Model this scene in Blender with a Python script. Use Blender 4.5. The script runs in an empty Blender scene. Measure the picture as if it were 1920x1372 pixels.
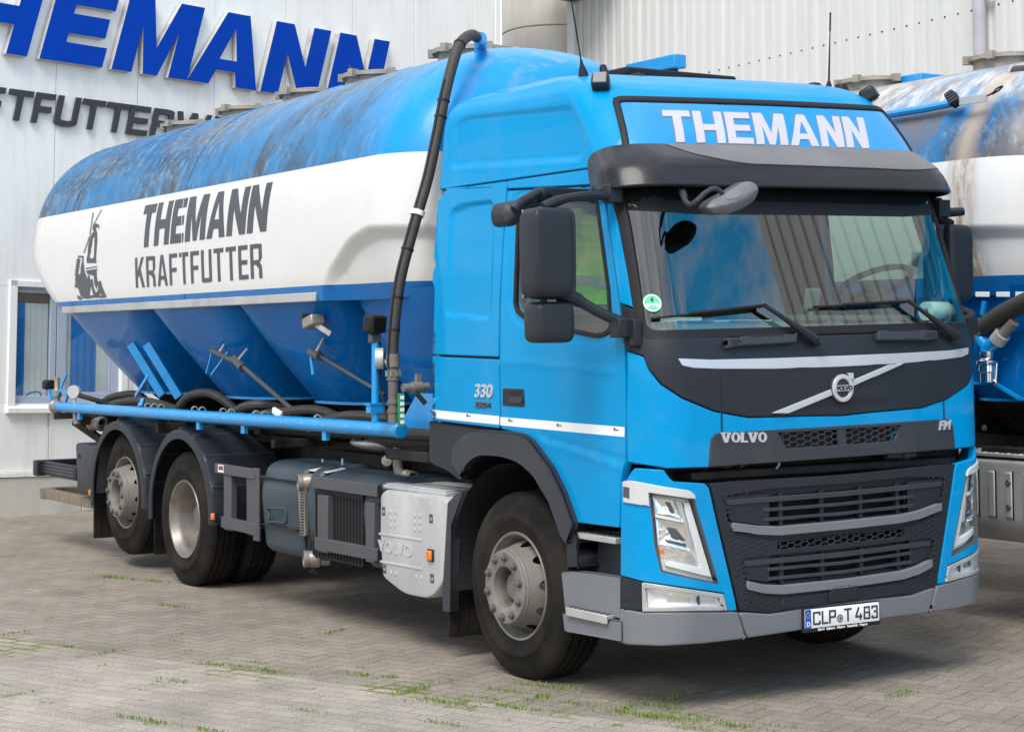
import bpy, bmesh, math, random
import numpy as np
from mathutils import Vector, Matrix
from mathutils.geometry import delaunay_2d_cdt
random.seed(7)
SC = bpy.context.scene
COL = SC.collection
rad = math.radians

# ------------------------------------------------------------------ camera
# solved from the photograph: truck front axle is the origin, +y runs to the truck's tail, +x to its left flank
CAM = np.array([-6.7333, -8.6165, 1.9053])
YAW, PITCH, ROLL, FPX, PPY = .5708, .0431, -.0081, 3391.38, 488.288      # pixels of the 1920 x 1372 photo
_c, _s = math.cos(YAW), math.sin(YAW)
FW = np.array([_s*math.cos(PITCH), _c*math.cos(PITCH), math.sin(PITCH)])
_r = np.array([_c, -_s, 0.]); _u = np.cross(_r, FW)
RT = _r*math.cos(ROLL) + _u*math.sin(ROLL)
UP = -_r*math.sin(ROLL) + _u*math.cos(ROLL)
cd = bpy.data.cameras.new('camera'); cam = bpy.data.objects.new('camera', cd); COL.objects.link(cam)
m = Matrix.Identity(4)
for i in range(3):
    m[i][0], m[i][1], m[i][2], m[i][3] = RT[i], UP[i], -FW[i], CAM[i]
cam.matrix_world = m
cd.sensor_width = 36; cd.lens = FPX*36/1920; cd.shift_y = (PPY-686)/1920; cd.clip_end = 2000; cd.clip_start = .1
SC.camera = cam
SC.view_settings.view_transform = 'Standard'; SC.view_settings.look = 'None'
SC.view_settings.exposure = EXPO = 0.52; SC.view_settings.gamma = 1

# ------------------------------------------------------------------ light
SUN_EL, SUN_AZ = rad(52), (-.80, -.60)          # direction towards the sun on the ground plane
w = bpy.data.worlds.new('World'); SC.world = w; w.use_nodes = True
nt = w.node_tree; nt.nodes.clear()
sky = nt.nodes.new('ShaderNodeTexSky'); sky.sky_type = 'NISHITA'; sky.sun_disc = False
sky.sun_elevation = SUN_EL; sky.sun_rotation = math.atan2(SUN_AZ[0], SUN_AZ[1]); sky.air_density = 1.0; sky.dust_density = .6
tc = nt.nodes.new('ShaderNodeTexCoord')
sep = nt.nodes.new('ShaderNodeSeparateXYZ'); nt.links.new(tc.outputs['Generated'], sep.inputs[0])
def wm(op, a, b=None):
    n = nt.nodes.new('ShaderNodeMath'); n.operation = op
    for i, v in enumerate((a, b)):
        if v is None: continue
        if isinstance(v, (int, float)): n.inputs[i].default_value = v
        else: nt.links.new(v, n.inputs[i])
    return n.outputs[0]
den = wm('ADD', wm('MAXIMUM', sep.outputs[2], 0.0), .18)
cmb = nt.nodes.new('ShaderNodeCombineXYZ')
nt.links.new(wm('DIVIDE', sep.outputs[0], den), cmb.inputs[0]); nt.links.new(wm('DIVIDE', sep.outputs[1], den), cmb.inputs[1])
cmb.inputs[2].default_value = 3.3
noi = nt.nodes.new('ShaderNodeTexNoise'); noi.inputs['Scale'].default_value = 1.1; noi.inputs['Detail'].default_value = 9; noi.inputs['Roughness'].default_value = .62
nt.links.new(cmb.outputs[0], noi.inputs['Vector'])
rmp = nt.nodes.new('ShaderNodeValToRGB'); rmp.color_ramp.elements[0].position = .40; rmp.color_ramp.elements[1].position = .62
# a blue break in the cloud in front of the lorry
dt = nt.nodes.new('ShaderNodeVectorMath'); dt.operation = 'DOT_PRODUCT'; nt.links.new(tc.outputs['Generated'], dt.inputs[0]); dt.inputs[1].default_value = Vector((.40, -.77, .50)).normalized()
brk = nt.nodes.new('ShaderNodeMapRange'); brk.inputs[1].default_value = .90; brk.inputs[2].default_value = .985; brk.inputs[3].default_value = 0; brk.inputs[4].default_value = .095; nt.links.new(dt.outputs['Value'], brk.inputs[0])
no2 = nt.nodes.new('ShaderNodeTexNoise'); no2.inputs['Scale'].default_value = 5.5; no2.inputs['Detail'].default_value = 9; no2.inputs['Roughness'].default_value = .6; no2.inputs['Distortion'].default_value = .6; nt.links.new(cmb.outputs[0], no2.inputs['Vector'])
nt.links.new(wm('SUBTRACT', wm('ADD', noi.outputs[0], wm('MULTIPLY', wm('SUBTRACT', no2.outputs[0], .5), .55)), brk.outputs[0]), rmp.inputs[0])
tin = nt.nodes.new('ShaderNodeMix'); tin.data_type = 'RGBA'; tin.blend_type = 'MULTIPLY'; tin.inputs[0].default_value = 1; nt.links.new(sky.outputs[0], tin.inputs[6]); tin.inputs[7].default_value = (.85, 1.0, 1.08, 1)
bl_ = nt.nodes.new('ShaderNodeMix'); bl_.data_type = 'RGBA'; bl_.inputs[7].default_value = (.4, 5.0, 10.5, 1); nt.links.new(wm('MULTIPLY', brk.outputs[0], 10.5), bl_.inputs[0]); nt.links.new(tin.outputs[2], bl_.inputs[6])
mix = nt.nodes.new('ShaderNodeMix'); mix.data_type = 'RGBA'
nt.links.new(rmp.outputs[0], mix.inputs[0]); nt.links.new(bl_.outputs[2], mix.inputs[6]); mix.inputs[7].default_value = (9.6, 9.5, 9.3, 1)
bg = nt.nodes.new('ShaderNodeBackground'); bg.inputs['Strength'].default_value = .13
nt.links.new(mix.outputs[2], bg.inputs[0])
wo = nt.nodes.new('ShaderNodeOutputWorld'); nt.links.new(bg.outputs[0], wo.inputs[0])
sl = bpy.data.lights.new('sun', 'SUN'); sl.energy = 2.2; sl.angle = rad(28); sl.color = (1, .96, .9)
so = bpy.data.objects.new('sun', sl); COL.objects.link(so)
_d = Vector((SUN_AZ[0]*math.cos(SUN_EL), SUN_AZ[1]*math.cos(SUN_EL), math.sin(SUN_EL)))
so.rotation_euler = _d.to_track_quat('Z', 'Y').to_euler(); so.location = (-20, -20, 30)

# ------------------------------------------------------------------ picture -> place
def ray(x, y): return FW + (x-960)/FPX*RT - (y-PPY)/FPX*UP
def on(ax, val, x, y):
    d = ray(x, y); return CAM + d*((val-CAM[ax])/d[ax])
def S(x, y, X=-1.22): return on(0, X, x, y)         # a point of the flank x = X
def F(x, y, Y=-1.36): return on(1, Y, x, y)         # a point of the front plane
def G(x, y, Z=0.): return on(2, Z, x, y)            # a point of a level plane
def PJ(p):
    v = np.asarray(p, float)-CAM; z = v@FW
    return np.array([960+FPX*(v@RT)/z, PPY-FPX*(v@UP)/z])

# ------------------------------------------------------------------ materials
def mat(name, col, rough=.5, metal=0., coat=0., bump=0., bscale=60., var=0., vscale=3., dirt=0., dcol=(.12,.10,.08), dscale=2.5, dlo=.5, dhi=.75, spec=.5, emit=0., stretch=None, rvar=0.):
    m = bpy.data.materials.new(name); m.use_nodes = True
    t = m.node_tree; b = t.nodes['Principled BSDF']
    b.inputs['Base Color'].default_value = (*col, 1); b.inputs['Roughness'].default_value = rough; b.inputs['Metallic'].default_value = metal
    b.inputs['Coat Weight'].default_value = coat; b.inputs['Coat Roughness'].default_value = .06; b.inputs['Specular IOR Level'].default_value = spec
    N = t.nodes.new; L = t.links.new
    tcn = N('ShaderNodeTexCoord'); vec = tcn.outputs['Object']
    if stretch:
        mp = N('ShaderNodeMapping'); mp.inputs['Scale'].default_value = stretch; L(vec, mp.inputs[0]); vec = mp.outputs[0]
    cur = None
    if var:
        n = N('ShaderNodeTexNoise'); n.inputs['Scale'].default_value = vscale; n.inputs['Detail'].default_value = 6; L(vec, n.inputs['Vector'])
        r = N('ShaderNodeMapRange'); r.inputs[1].default_value = .3; r.inputs[2].default_value = .7; r.inputs[3].default_value = 1-var; r.inputs[4].default_value = 1+var; L(n.outputs[0], r.inputs[0])
        mx = N('ShaderNodeVectorMath'); mx.operation = 'SCALE'; mx.inputs[0].default_value = col; L(r.outputs[0], mx.inputs['Scale']); cur = mx.outputs[0]
    if dirt:
        n = N('ShaderNodeTexNoise'); n.inputs['Scale'].default_value = dscale; n.inputs['Detail'].default_value = 8; n.inputs['Roughness'].default_value = .65; L(vec, n.inputs['Vector'])
        r = N('ShaderNodeMapRange'); r.inputs[1].default_value = dlo; r.inputs[2].default_value = dhi; r.inputs[3].default_value = 0; r.inputs[4].default_value = dirt; L(n.outputs[0], r.inputs[0])
        mx = N('ShaderNodeMix'); mx.data_type = 'RGBA'; L(r.outputs[0], mx.inputs[0])
        if cur: L(cur, mx.inputs[6])
        else: mx.inputs[6].default_value = (*col, 1)
        mx.inputs[7].default_value = (*dcol, 1); cur = mx.outputs[2]
    if cur: L(cur, b.inputs['Base Color'])
    if rvar:
        n = N('ShaderNodeTexNoise'); n.inputs['Scale'].default_value = 4; n.inputs['Detail'].default_value = 5; L(vec, n.inputs['Vector'])
        r = N('ShaderNodeMapRange'); r.inputs[1].default_value = .3; r.inputs[2].default_value = .7; r.inputs[3].default_value = rough; r.inputs[4].default_value = rough+rvar; L(n.outputs[0], r.inputs[0]); L(r.outputs[0], b.inputs['Roughness'])
    if bump:
        n = N('ShaderNodeTexNoise'); n.inputs['Scale'].default_value = bscale; n.inputs['Detail'].default_value = 4; L(vec, n.inputs['Vector'])
        bp = N('ShaderNodeBump'); bp.inputs['Strength'].default_value = bump; bp.inputs['Distance'].default_value = .01; L(n.outputs[0], bp.inputs['Height']); L(bp.outputs[0], b.inputs['Normal'])
    if emit:
        b.inputs['Emission Color'].default_value = (*col, 1); b.inputs['Emission Strength'].default_value = emit
    return m
def glass(name, tint, ior=1.6, gl=(1,1,1)):
    m = bpy.data.materials.new(name); m.use_nodes = True; t = m.node_tree; t.nodes.clear()
    o = t.nodes.new('ShaderNodeOutputMaterial'); mx = t.nodes.new('ShaderNodeMixShader'); tr = t.nodes.new('ShaderNodeBsdfTransparent'); g = t.nodes.new('ShaderNodeBsdfGlossy'); f = t.nodes.new('ShaderNodeFresnel')
    tr.inputs[0].default_value = (*tint, 1); g.inputs['Roughness'].default_value = .0; g.inputs[0].default_value = (*gl, 1); ge = t.nodes.new('ShaderNodeNewGeometry'); mr = t.nodes.new('ShaderNodeMapRange'); mr.inputs[3].default_value = ior; mr.inputs[4].default_value = 1/ior; t.links.new(ge.outputs['Backfacing'], mr.inputs[0]); t.links.new(mr.outputs[0], f.inputs['IOR'])
    t.links.new(f.outputs[0], mx.inputs[0]); t.links.new(tr.outputs[0], mx.inputs[1]); t.links.new(g.outputs[0], mx.inputs[2]); t.links.new(mx.outputs[0], o.inputs[0])
    return m
M = {}
M['cab'] = mat('cab_blue_paint', (.0, .255, .54), .4, spec=.04, coat=.26, var=.03, dirt=.10, dcol=(.30,.36,.42), dlo=.5, dhi=.8)
M['tblue'] = mat('tank_blue_paint', (.0, .125, .40), .3, coat=.32, spec=.05, var=.10, dirt=.25, dcol=(.05,.10,.20), dscale=3.5, dlo=.5, dhi=.85, stretch=(1,1,.4))
M['pipeblue'] = mat('pipe_blue_paint', (.003, .26, .62), .35, coat=.3, var=.08, dirt=.5, dcol=(.25,.28,.3), dscale=14, dlo=.58, dhi=.75)
M['plas'] = mat('dark_plastic', (.017, .020, .026), .42, spec=.3, bump=.06, bscale=350, var=.1)
M['plas2'] = mat('mid_grey_plastic', (.034, .037, .045), .45, spec=.3, bump=.05, bscale=300, var=.1, dirt=.35, dcol=(.075,.07,.062), dlo=.5)
M['bump'] = mat('bumper_grey', (.150, .157, .170), .45, bump=.04, bscale=300, var=.05, dirt=.2, dcol=(.20,.19,.18), dlo=.5)
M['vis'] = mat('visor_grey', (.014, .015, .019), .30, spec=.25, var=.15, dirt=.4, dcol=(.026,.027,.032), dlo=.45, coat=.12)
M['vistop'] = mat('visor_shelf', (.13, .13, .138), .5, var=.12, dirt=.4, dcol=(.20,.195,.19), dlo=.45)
M['rub'] = mat('rubber_seal', (.014, .013, .015), .55, spec=.25, bump=.05)
M['blk'] = mat('black_void', (.008, .008, .009), .7)
M['tyre'] = mat('tyre_rubber', (.010, .009, .008), .8, spec=.15, bump=.15, bscale=90, var=.2, dirt=.75, dcol=(.036,.029,.023), dscale=3, dlo=.35, dhi=.7)
M['rim'] = mat('wheel_steel', (.20, .185, .165), .5, metal=.15, var=.12, dirt=.7, dcol=(.15,.12,.09), dscale=9, dlo=.45, dhi=.75)
M['rimd'] = mat('dirty_wheel_steel', (.26, .24, .22), .42, metal=.5, var=.25, dirt=.8, dcol=(.12,.09,.065), dscale=6, dlo=.4, dhi=.7)
M['silver'] = mat('silver_paint', (.50, .51, .54), .3, metal=.3, var=.04)
M['silvbox'] = mat('grey_painted_box', (.43, .43, .425), .45, bump=.03, var=.06, dirt=.5, dcol=(.20,.18,.15), dlo=.52)
M['alu'] = mat('aluminium', (.48, .475, .46), .38, metal=.4, var=.1, dirt=.5, dcol=(.2,.18,.16))
M['chrome'] = mat('chrome', (.80, .81, .83), .14, metal=1.)
M['frame'] = mat('chassis_dark', (.014, .013, .013), .6, spec=.2, bump=.1, var=.3, dirt=.8, dcol=(.045,.038,.031), dscale=4, dlo=.4, dhi=.7)
M['steel'] = mat('grey_steel_bar', (.062, .064, .071), .45, var=.1, dirt=.6, dcol=(.06,.055,.05), dscale=5)
M['hose'] = mat('black_hose', (.036, .033, .029), .55, bump=.5, bscale=120, dirt=.6, dcol=(.07,.058,.046), dscale=8)
M['pipe'] = mat('dusty_pipe', (.14, .12, .105), .6, bump=.15, var=.3, dirt=.6, dcol=(.045,.038,.032), dscale=7)
M['bronze'] = mat('cast_coupling', (.30, .27, .24), .45, metal=.5, var=.2, dirt=.5, dcol=(.1,.08,.06), dscale=12)
M['ftank'] = mat('tank_cladding', (.036, .054, .068), .42, spec=.3, bump=.04, var=.1, dirt=.55, dcol=(.075,.08,.082), dlo=.45, stretch=(1,1,.35))
M['white'] = mat('white_film', (.78, .78, .77), .4, var=.03)
M['wht'] = mat('clean_white', (.8, .8, .78), .6)
M['lett'] = mat('dark_lettering', (.050, .054, .064), .35, var=.1)
M['amber'] = mat('amber_lens', (.75, .17, .01), .2, coat=.6)
M['red'] = mat('red_lens', (.22, .01, .015), .25, coat=.5)
M['green'] = mat('green_film', (.03, .30, .12), .4)
M['eu'] = mat('plate_blue', (.005, .07, .42), .4)
M['lens'] = glass('lamp_lens', (.97, .98, .98), 1.35)
M['nut'] = mat('wheel_nut_steel', (.115, .11, .105), .4, metal=.4, dirt=.5, dcol=(.07,.055,.045), dscale=30)
M['refl'] = mat('lamp_reflector', (.83, .83, .82), .12, metal=.9, bump=.3, bscale=26)
M['lampw'] = mat('lamp_housing', (.70, .70, .68), .3, coat=.4)
M['wscreen'] = glass('windscreen_glass', (.62, .82, .75), 2.0)
M['sglass'] = glass('side_glass', (.52, .65, .57), 1.6)
M['inter'] = mat('cab_lining', (.13, .135, .125), .8, var=.08)
M['dash'] = mat('dashboard', (.13, .14, .14), .7, bump=.05, bscale=300)
M['hv'] = mat('hi_vis_cloth', (.35, .75, .02), .8, bump=.4, bscale=12, emit=0)
M['hvg'] = mat('reflective_tape', (.35, .38, .42), .35)
M['conc'] = mat('plinth_concrete', (.52, .50, .46), .8, bump=.1, bscale=40, var=.08, dirt=.4, dcol=(.26,.24,.20), dscale=2)
M['sign'] = mat('sign_blue', (.0, .045, .37), .5, spec=.08, var=.04)
M['signside'] = mat('sign_return', (.52, .51, .48), .6, dirt=.7, dcol=(.2,.18,.15), dscale=5)
M['signblk'] = mat('sign_charcoal', (.030, .031, .038), .5)
M['wood'] = mat('grey_wood', (.20, .16, .12), .7, bump=.3, var=.3, stretch=(8,8,1))

# tank: blue crown, white belt, blue foot, with streaks of dirt, wear and a painted sheen
def tank_mat(name, dirty, zhi, zlo):
    m = bpy.data.materials.new(name); m.use_nodes = True; t = m.node_tree; b = t.nodes['Principled BSDF']; N = t.nodes.new; L = t.links.new
    tcn = N('ShaderNodeTexCoord'); sp = N('ShaderNodeSeparateXYZ'); L(tcn.outputs['Object'], sp.inputs[0])
    def mth(op, a, c=None, cl=False):
        n = N('ShaderNodeMath'); n.operation = op; n.use_clamp = cl
        for i, v in enumerate((a, c)):
            if v is None: continue
            if isinstance(v, (int, float)): n.inputs[i].default_value = v
            else: L(v, n.inputs[i])
        return n.outputs[0]
    def noise(scale, det, stretch, rough=.6):
        mp = N('ShaderNodeMapping'); mp.inputs['Scale'].default_value = stretch; L(tcn.outputs['Object'], mp.inputs[0])
        n = N('ShaderNodeTexNoise'); n.inputs['Scale'].default_value = scale; n.inputs['Detail'].default_value = det; n.inputs['Roughness'].default_value = rough; L(mp.outputs[0], n.inputs['Vector']); return n.outputs[0]
    def rng(v, a, c, lo=0., hi=1.):
        r = N('ShaderNodeMapRange'); r.inputs[1].default_value = a; r.inputs[2].default_value = c; r.inputs[3].default_value = lo; r.inputs[4].default_value = hi; L(v, r.inputs[0]); return r.outputs[0]
    def mixc(f, a, c):
        x = N('ShaderNodeMix'); x.data_type = 'RGBA'
        if isinstance(f, float): x.inputs[0].default_value = f
        else: L(f, x.inputs[0])
        for i, v in ((6, a), (7, c)):
            if isinstance(v, tuple): x.inputs[i].default_value = (*v, 1)
            else: L(v, x.inputs[i])
        return x.outputs[2]
    z = sp.outputs[2]; y = sp.outputs[1]
    big = noise(1.5, 6, (1, .55, 1.3)); fine = noise(6, 9, (.8, 1.6, .45), .7); scr = noise(30, 5, (1, .5, .12)); mid = noise(3.2, 8, (.7, 1.2, .5), .68)
    blue = mixc(rng(mid, .4, .66), (.004, .170, .40), (.010, .080, .19))
    blue = mixc(mth('MULTIPLY', rng(big, .43, .58), rng(fine, .38, .58), True), blue, (.050, .062, .080))
    blue = mixc(mth('MULTIPLY', rng(mid, .55, .64), .8), blue, (.042, .043, .048))
    blue = mixc(mth('MULTIPLY', mth('MULTIPLY', rng(fine, .52, .66), rng(z, zhi+.15, zhi+.62), True), .6), blue, (.36, .42, .47))  # whitish sheen painted in towards the ridge, broken into streaks
    blue = mixc(mth('MULTIPLY', mth('MULTIPLY', rng(scr, .48, .64), rng(big, .36, .58), True), .5), blue, (.20, .33, .45))
    if dirty:
        blue = mixc(mth('MULTIPLY', rng(mid, .42, .58), .85), blue, (.15, .125, .11))
        blue = mixc(mth('MULTIPLY', mth('MULTIPLY', rng(z, 3.46, 3.56), rng(fine, .62, .40), True), .85), blue, (.56, .55, .53))
        blue = mixc(rng(fine, .60, .74), blue, (.45, .40, .34))
    else:
        # the front end of the crown goes to a brighter blue
        blue = mixc(rng(y, 2.1, 1.45), blue, mixc(mth('MULTIPLY', rng(fine, .50, .66), rng(z, 3.35, 3.8), True), (.003, .26, .62), (.16, .30, .46)))
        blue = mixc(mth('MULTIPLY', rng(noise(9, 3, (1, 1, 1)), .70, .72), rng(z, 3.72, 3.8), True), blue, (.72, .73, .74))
    wh = mixc(mth('MULTIPLY', rng(big, .5, .75), .18), (.68, .67, .65), (.46, .42, .37))
    wh = mixc(mth('MULTIPLY', mth('MULTIPLY', rng(fine, .52, .72), rng(y, 7.7, 8.5), True), rng(z, zhi-.35, zhi-.05)), wh, (.40, .28, .19))
    wh = mixc(mth('MULTIPLY', rng(z, zlo+.10, zlo+.0), .30), wh, (.50, .43, .33))
    if dirty:
        wh = mixc(mth('MULTIPLY', rng(mth('ABSOLUTE', mth('SUBTRACT', y, 1.68)), .16, .02), rng(fine, .38, .55), True), wh, (.33, .23, .13))
        blue = mixc(mth('MULTIPLY', rng(mth('ABSOLUTE', mth('SUBTRACT', y, 1.68)), .13, .02), .8), blue, (.42, .33, .25))
    lo = mixc(mth('MULTIPLY', rng(mid, .46, .7), .5), (.002, .12, .37), (.015, .08, .20))
    c = mixc(mth('GREATER_THAN', z, zhi), wh, blue)
    c = mixc(mth('LESS_THAN', z, zlo), c, lo)
    L(c, b.inputs['Base Color']); b.inputs['Roughness'].default_value = .30; L(rng(fine, .4, .7, .24, .5), b.inputs['Roughness'])
    b.inputs['Coat Weight'].default_value = .12; b.inputs['Coat Roughness'].default_value = .12; b.inputs['Specular IOR Level'].default_value = .25
    # faint welding waves in the sheet
    bn = N('ShaderNodeTexNoise'); bn.inputs['Scale'].default_value = 1.6; bn.inputs['Detail'].default_value = 1; L(tcn.outputs['Object'], bn.inputs['Vector'])
    bp = N('ShaderNodeBump'); bp.inputs['Strength'].default_value = .25; bp.inputs['Distance'].default_value = .03; L(bn.outputs[0], bp.inputs['Height']); L(bp.outputs[0], b.inputs['Normal'])
    return m
M['tank'] = tank_mat('tank_livery', False, 3.088, 2.275)
M['tank2'] = tank_mat('weathered_tank_livery', True, 3.088, 2.30)

# ------------------------------------------------------------------ things and meshes
def tag(o, label=None, cat=None, group=None, kind=None):
    if label: o['label'] = label
    if cat: o['category'] = cat
    if group: o['group'] = group
    if kind: o['kind'] = kind
    return o
def empty(name, loc=(0,0,0), parent=None):
    o = bpy.data.objects.new(name, None); COL.objects.link(o); o.location = loc; o.parent = parent; o.empty_display_size = .2
    return o
class MB:
    def __init__(s): s.v = []; s.f = []; s.m = []
    def add(s, vs, fs, mi=0):
        b = len(s.v); s.v += [tuple(map(float, v)) for v in vs]
        for f in fs: s.f.append([i+b for i in f]); s.m.append(mi)
        return s
    def box(s, c, d, rot=None, mi=0):
        hx, hy, hz = d[0]/2, d[1]/2, d[2]/2
        vs = [Vector((x, y, z)) for z in (-hz, hz) for y in (-hy, hy) for x in (-hx, hx)]
        if rot is not None: vs = [rot @ v for v in vs]
        c = Vector(c); vs = [v+c for v in vs]
        return s.add(vs, [(0,2,3,1), (4,5,7,6), (0,1,5,4), (2,6,7,3), (0,4,6,2), (1,3,7,5)], mi)
    def bx(s, x0, x1, y0, y1, z0, z1, mi=0): return s.box(((x0+x1)/2, (y0+y1)/2, (z0+z1)/2), (abs(x1-x0), abs(y1-y0), abs(z1-z0)), None, mi)
    def beam(s, a, b, w, h, mi=0, up=(0,0,1)):
        a, b = Vector(a), Vector(b); d = b-a; L = d.length; d.normalize(); up = Vector(up)
        if abs(d.dot(up)) > .95: up = Vector((0,1,0))
        x = d.cross(up).normalized(); z = x.cross(d)
        R = Matrix((x, d, z)).transposed()
        return s.box((a+b)/2, (w, L, h), R, mi)
    def tube(s, pts, r, n=12, mi=0, caps=True, closed=False):
        P = [Vector(p) for p in pts]; k = len(P); rs = r if isinstance(r, (list, tuple)) else [r]*k
        prev = None; base = len(s.v); rings = []
        for i, p in enumerate(P):
            a = P[(i-1) % k] if (i > 0 or closed) else P[0]; c = P[(i+1) % k] if (i < k-1 or closed) else P[-1]
            d = (c-a).normalized()
            if prev is None:
                q = Vector((0,0,1)) if abs(d.z) < .9 else Vector((1,0,0)); x = d.cross(q).normalized()
            else:
                x = (prev - d*prev.dot(d)).normalized()
            y = d.cross(x); prev = x
            rings.append([p + (x*math.cos(2*math.pi*j/n)+y*math.sin(2*math.pi*j/n))*rs[i] for j in range(n)])
        vs = [v for rg in rings for v in rg]; fs = []
        for i in range(k if closed else k-1):
            for j in range(n):
                a, b2 = i*n+j, i*n+(j+1) % n; i2 = (i+1) % k
                fs.append((a, b2, i2*n+(j+1) % n, i2*n+j))
        if caps and not closed: fs += [tuple(range(n-1, -1, -1)), tuple((k-1)*n+j for j in range(n))]
        return s.add(vs, fs, mi)
    def cyl(s, a, b, r, r2=None, n=24, mi=0): return s.tube([a, b], [r, r if r2 is None else r2], n, mi)
    def lathe(s, prof, o=(0,0,0), ax=(1,0,0), n=48, mi=0, closed=False):
        # prof: (radius, along) pairs about the axis ax through o
        ax = Vector(ax).normalized(); q = Vector((0,0,1)) if abs(ax.z) < .9 else Vector((0,1,0)); x = ax.cross(q).normalized(); y = ax.cross(x); o = Vector(o)
        vs = [o + ax*h + (x*math.cos(2*math.pi*j/n)+y*math.sin(2*math.pi*j/n))*r for (r, h) in prof for j in range(n)]
        fs = []; k = len(prof)
        for i in range(k if closed else k-1):
            i2 = (i+1) % k
            for j in range(n): fs.append((i*n+j, i*n+(j+1) % n, i2*n+(j+1) % n, i2*n+j))
        return s.add(vs, fs, mi)
    def grid(s, rows, mi=0, closed=False):
        k = len(rows[0]); vs = [p for r in rows for p in r]; fs = []
        for i in range(len(rows)-1):
            for j in range(k if closed else k-1): fs.append((i*k+j, i*k+(j+1) % k, (i+1)*k+(j+1) % k, (i+1)*k+j))
        return s.add(vs, fs, mi)
    def prism(s, poly, d, mi=0):
        # polygon of 3-D points swept by the vector d
        n = len(poly); P = [Vector(p) for p in poly]; d = Vector(d)
        return s.add(P+[p+d for p in P], [tuple(range(n)), tuple(range(2*n-1, n-1, -1))]+[(i, i+n, (i+1) % n+n, (i+1) % n) for i in range(n)], mi)
    def ellip(s, c, r, n=16, rot=None, mi=0, e=1.0):
        rows = []
        sg = lambda v: math.copysign(abs(v)**e, v)
        for i in range(n+1):
            t = -math.pi/2+math.pi*i/n
            row = []
            for j in range(2*n):
                p = 2*math.pi*j/(2*n); v = Vector((r[0]*sg(math.cos(t))*sg(math.cos(p)), r[1]*sg(math.cos(t))*sg(math.sin(p)), r[2]*sg(math.sin(t))))
                if rot is not None: v = rot @ v
                row.append(v+Vector(c))
            rows.append(row)
        return s.grid(rows, mi, closed=True)
def link(name, me, mats, parent=None, sharp=35, bev=0., seg=2):
    for mm in (mats if isinstance(mats, (list, tuple)) else [mats]): me.materials.append(M[mm] if isinstance(mm, str) else mm)
    o = bpy.data.objects.new(name, me); COL.objects.link(o); o.parent = parent
    if sharp:
        me.shade_smooth(); me.set_sharp_from_angle(angle=rad(sharp))
    if bev:
        bm_ = o.modifiers.new('bevel', 'BEVEL'); bm_.width = bev; bm_.segments = seg; bm_.limit_method = 'ANGLE'; bm_.angle_limit = rad(40); bm_.harden_normals = False
    return o
def obj(name, mb, mats, parent=None, sharp=35, bev=0., weld=False, seg=2):
    me = bpy.data.meshes.new(name); me.from_pydata(mb.v, [], mb.f)
    for p, i in zip(me.polygons, mb.m): p.material_index = i
    b = bmesh.new(); b.from_mesh(me)
    if weld: bmesh.ops.remove_doubles(b, verts=b.verts, dist=1e-5)
    bmesh.ops.recalc_face_normals(b, faces=b.faces); b.to_mesh(me); b.free()
    return link(name, me, mats, parent, sharp, bev, seg)
def rnd(poly, r, n=5):
    # polygon with rounded corners; r a number or one per corner
    out = []; k = len(poly)
    for i in range(k):
        rr = r[i] if isinstance(r, (list, tuple)) else r
        p = np.array(poly[i], float); a = np.array(poly[i-1], float)-p; c = np.array(poly[(i+1) % k], float)-p
        la, lc = np.linalg.norm(a), np.linalg.norm(c); rr = min(rr, la*.48, lc*.48)
        if rr <= 0: out.append(p); continue
        a, c = p+a/la*rr, p+c/lc*rr
        for j in range(n+1):
            t = j/n; out.append((1-t)**2*a+2*t*(1-t)*p+t*t*c)
    return [tuple(q) for q in out]
def dense(poly, d, closed=True):
    out = []; k = len(poly)
    for i in range(k if closed else k-1):
        a = np.array(poly[i], float); b = np.array(poly[(i+1) % k], float); n = max(1, int(np.linalg.norm(b-a)/d+.5))
        for j in range(n): out.append(tuple(a+(b-a)*j/n))
    if not closed: out.append(tuple(poly[-1]))
    return out
def smooth(pts, n=6):
    # Catmull-Rom through points
    P = [Vector(p) for p in pts]; out = []
    for i in range(len(P)-1):
        a, b, c, d = P[max(i-1, 0)], P[i], P[i+1], P[min(i+2, len(P)-1)]
        for j in range(n):
            t = j/n; out.append(.5*((2*b)+(c-a)*t+(2*a-5*b+4*c-d)*t*t+(3*b-a-3*c+d)*t**3))
    out.append(P[-1]); return out
def area2(p): return .5*sum(p[i-1][0]*p[i][1]-p[i][0]*p[i-1][1] for i in range(len(p)))
def inset(poly, b):
    # shrink (b > 0) a closed contour
    s = 1 if area2(poly) > 0 else -1; k = len(poly); out = []
    for i in range(k):
        p = np.array(poly[i]); e1 = p-np.array(poly[i-1]); e2 = np.array(poly[(i+1) % k])-p
        n1 = np.array([-e1[1], e1[0]])/(np.linalg.norm(e1)+1e-12)*s; n2 = np.array([-e2[1], e2[0]])/(np.linalg.norm(e2)+1e-12)*s
        n = n1+n2; l = np.linalg.norm(n)
        if l < .3: n = n1; q = 1
        else: n /= l; q = min(1/max(n@n1, .5), 2)
        out.append(tuple(p+n*b*q))
    return out
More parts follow.
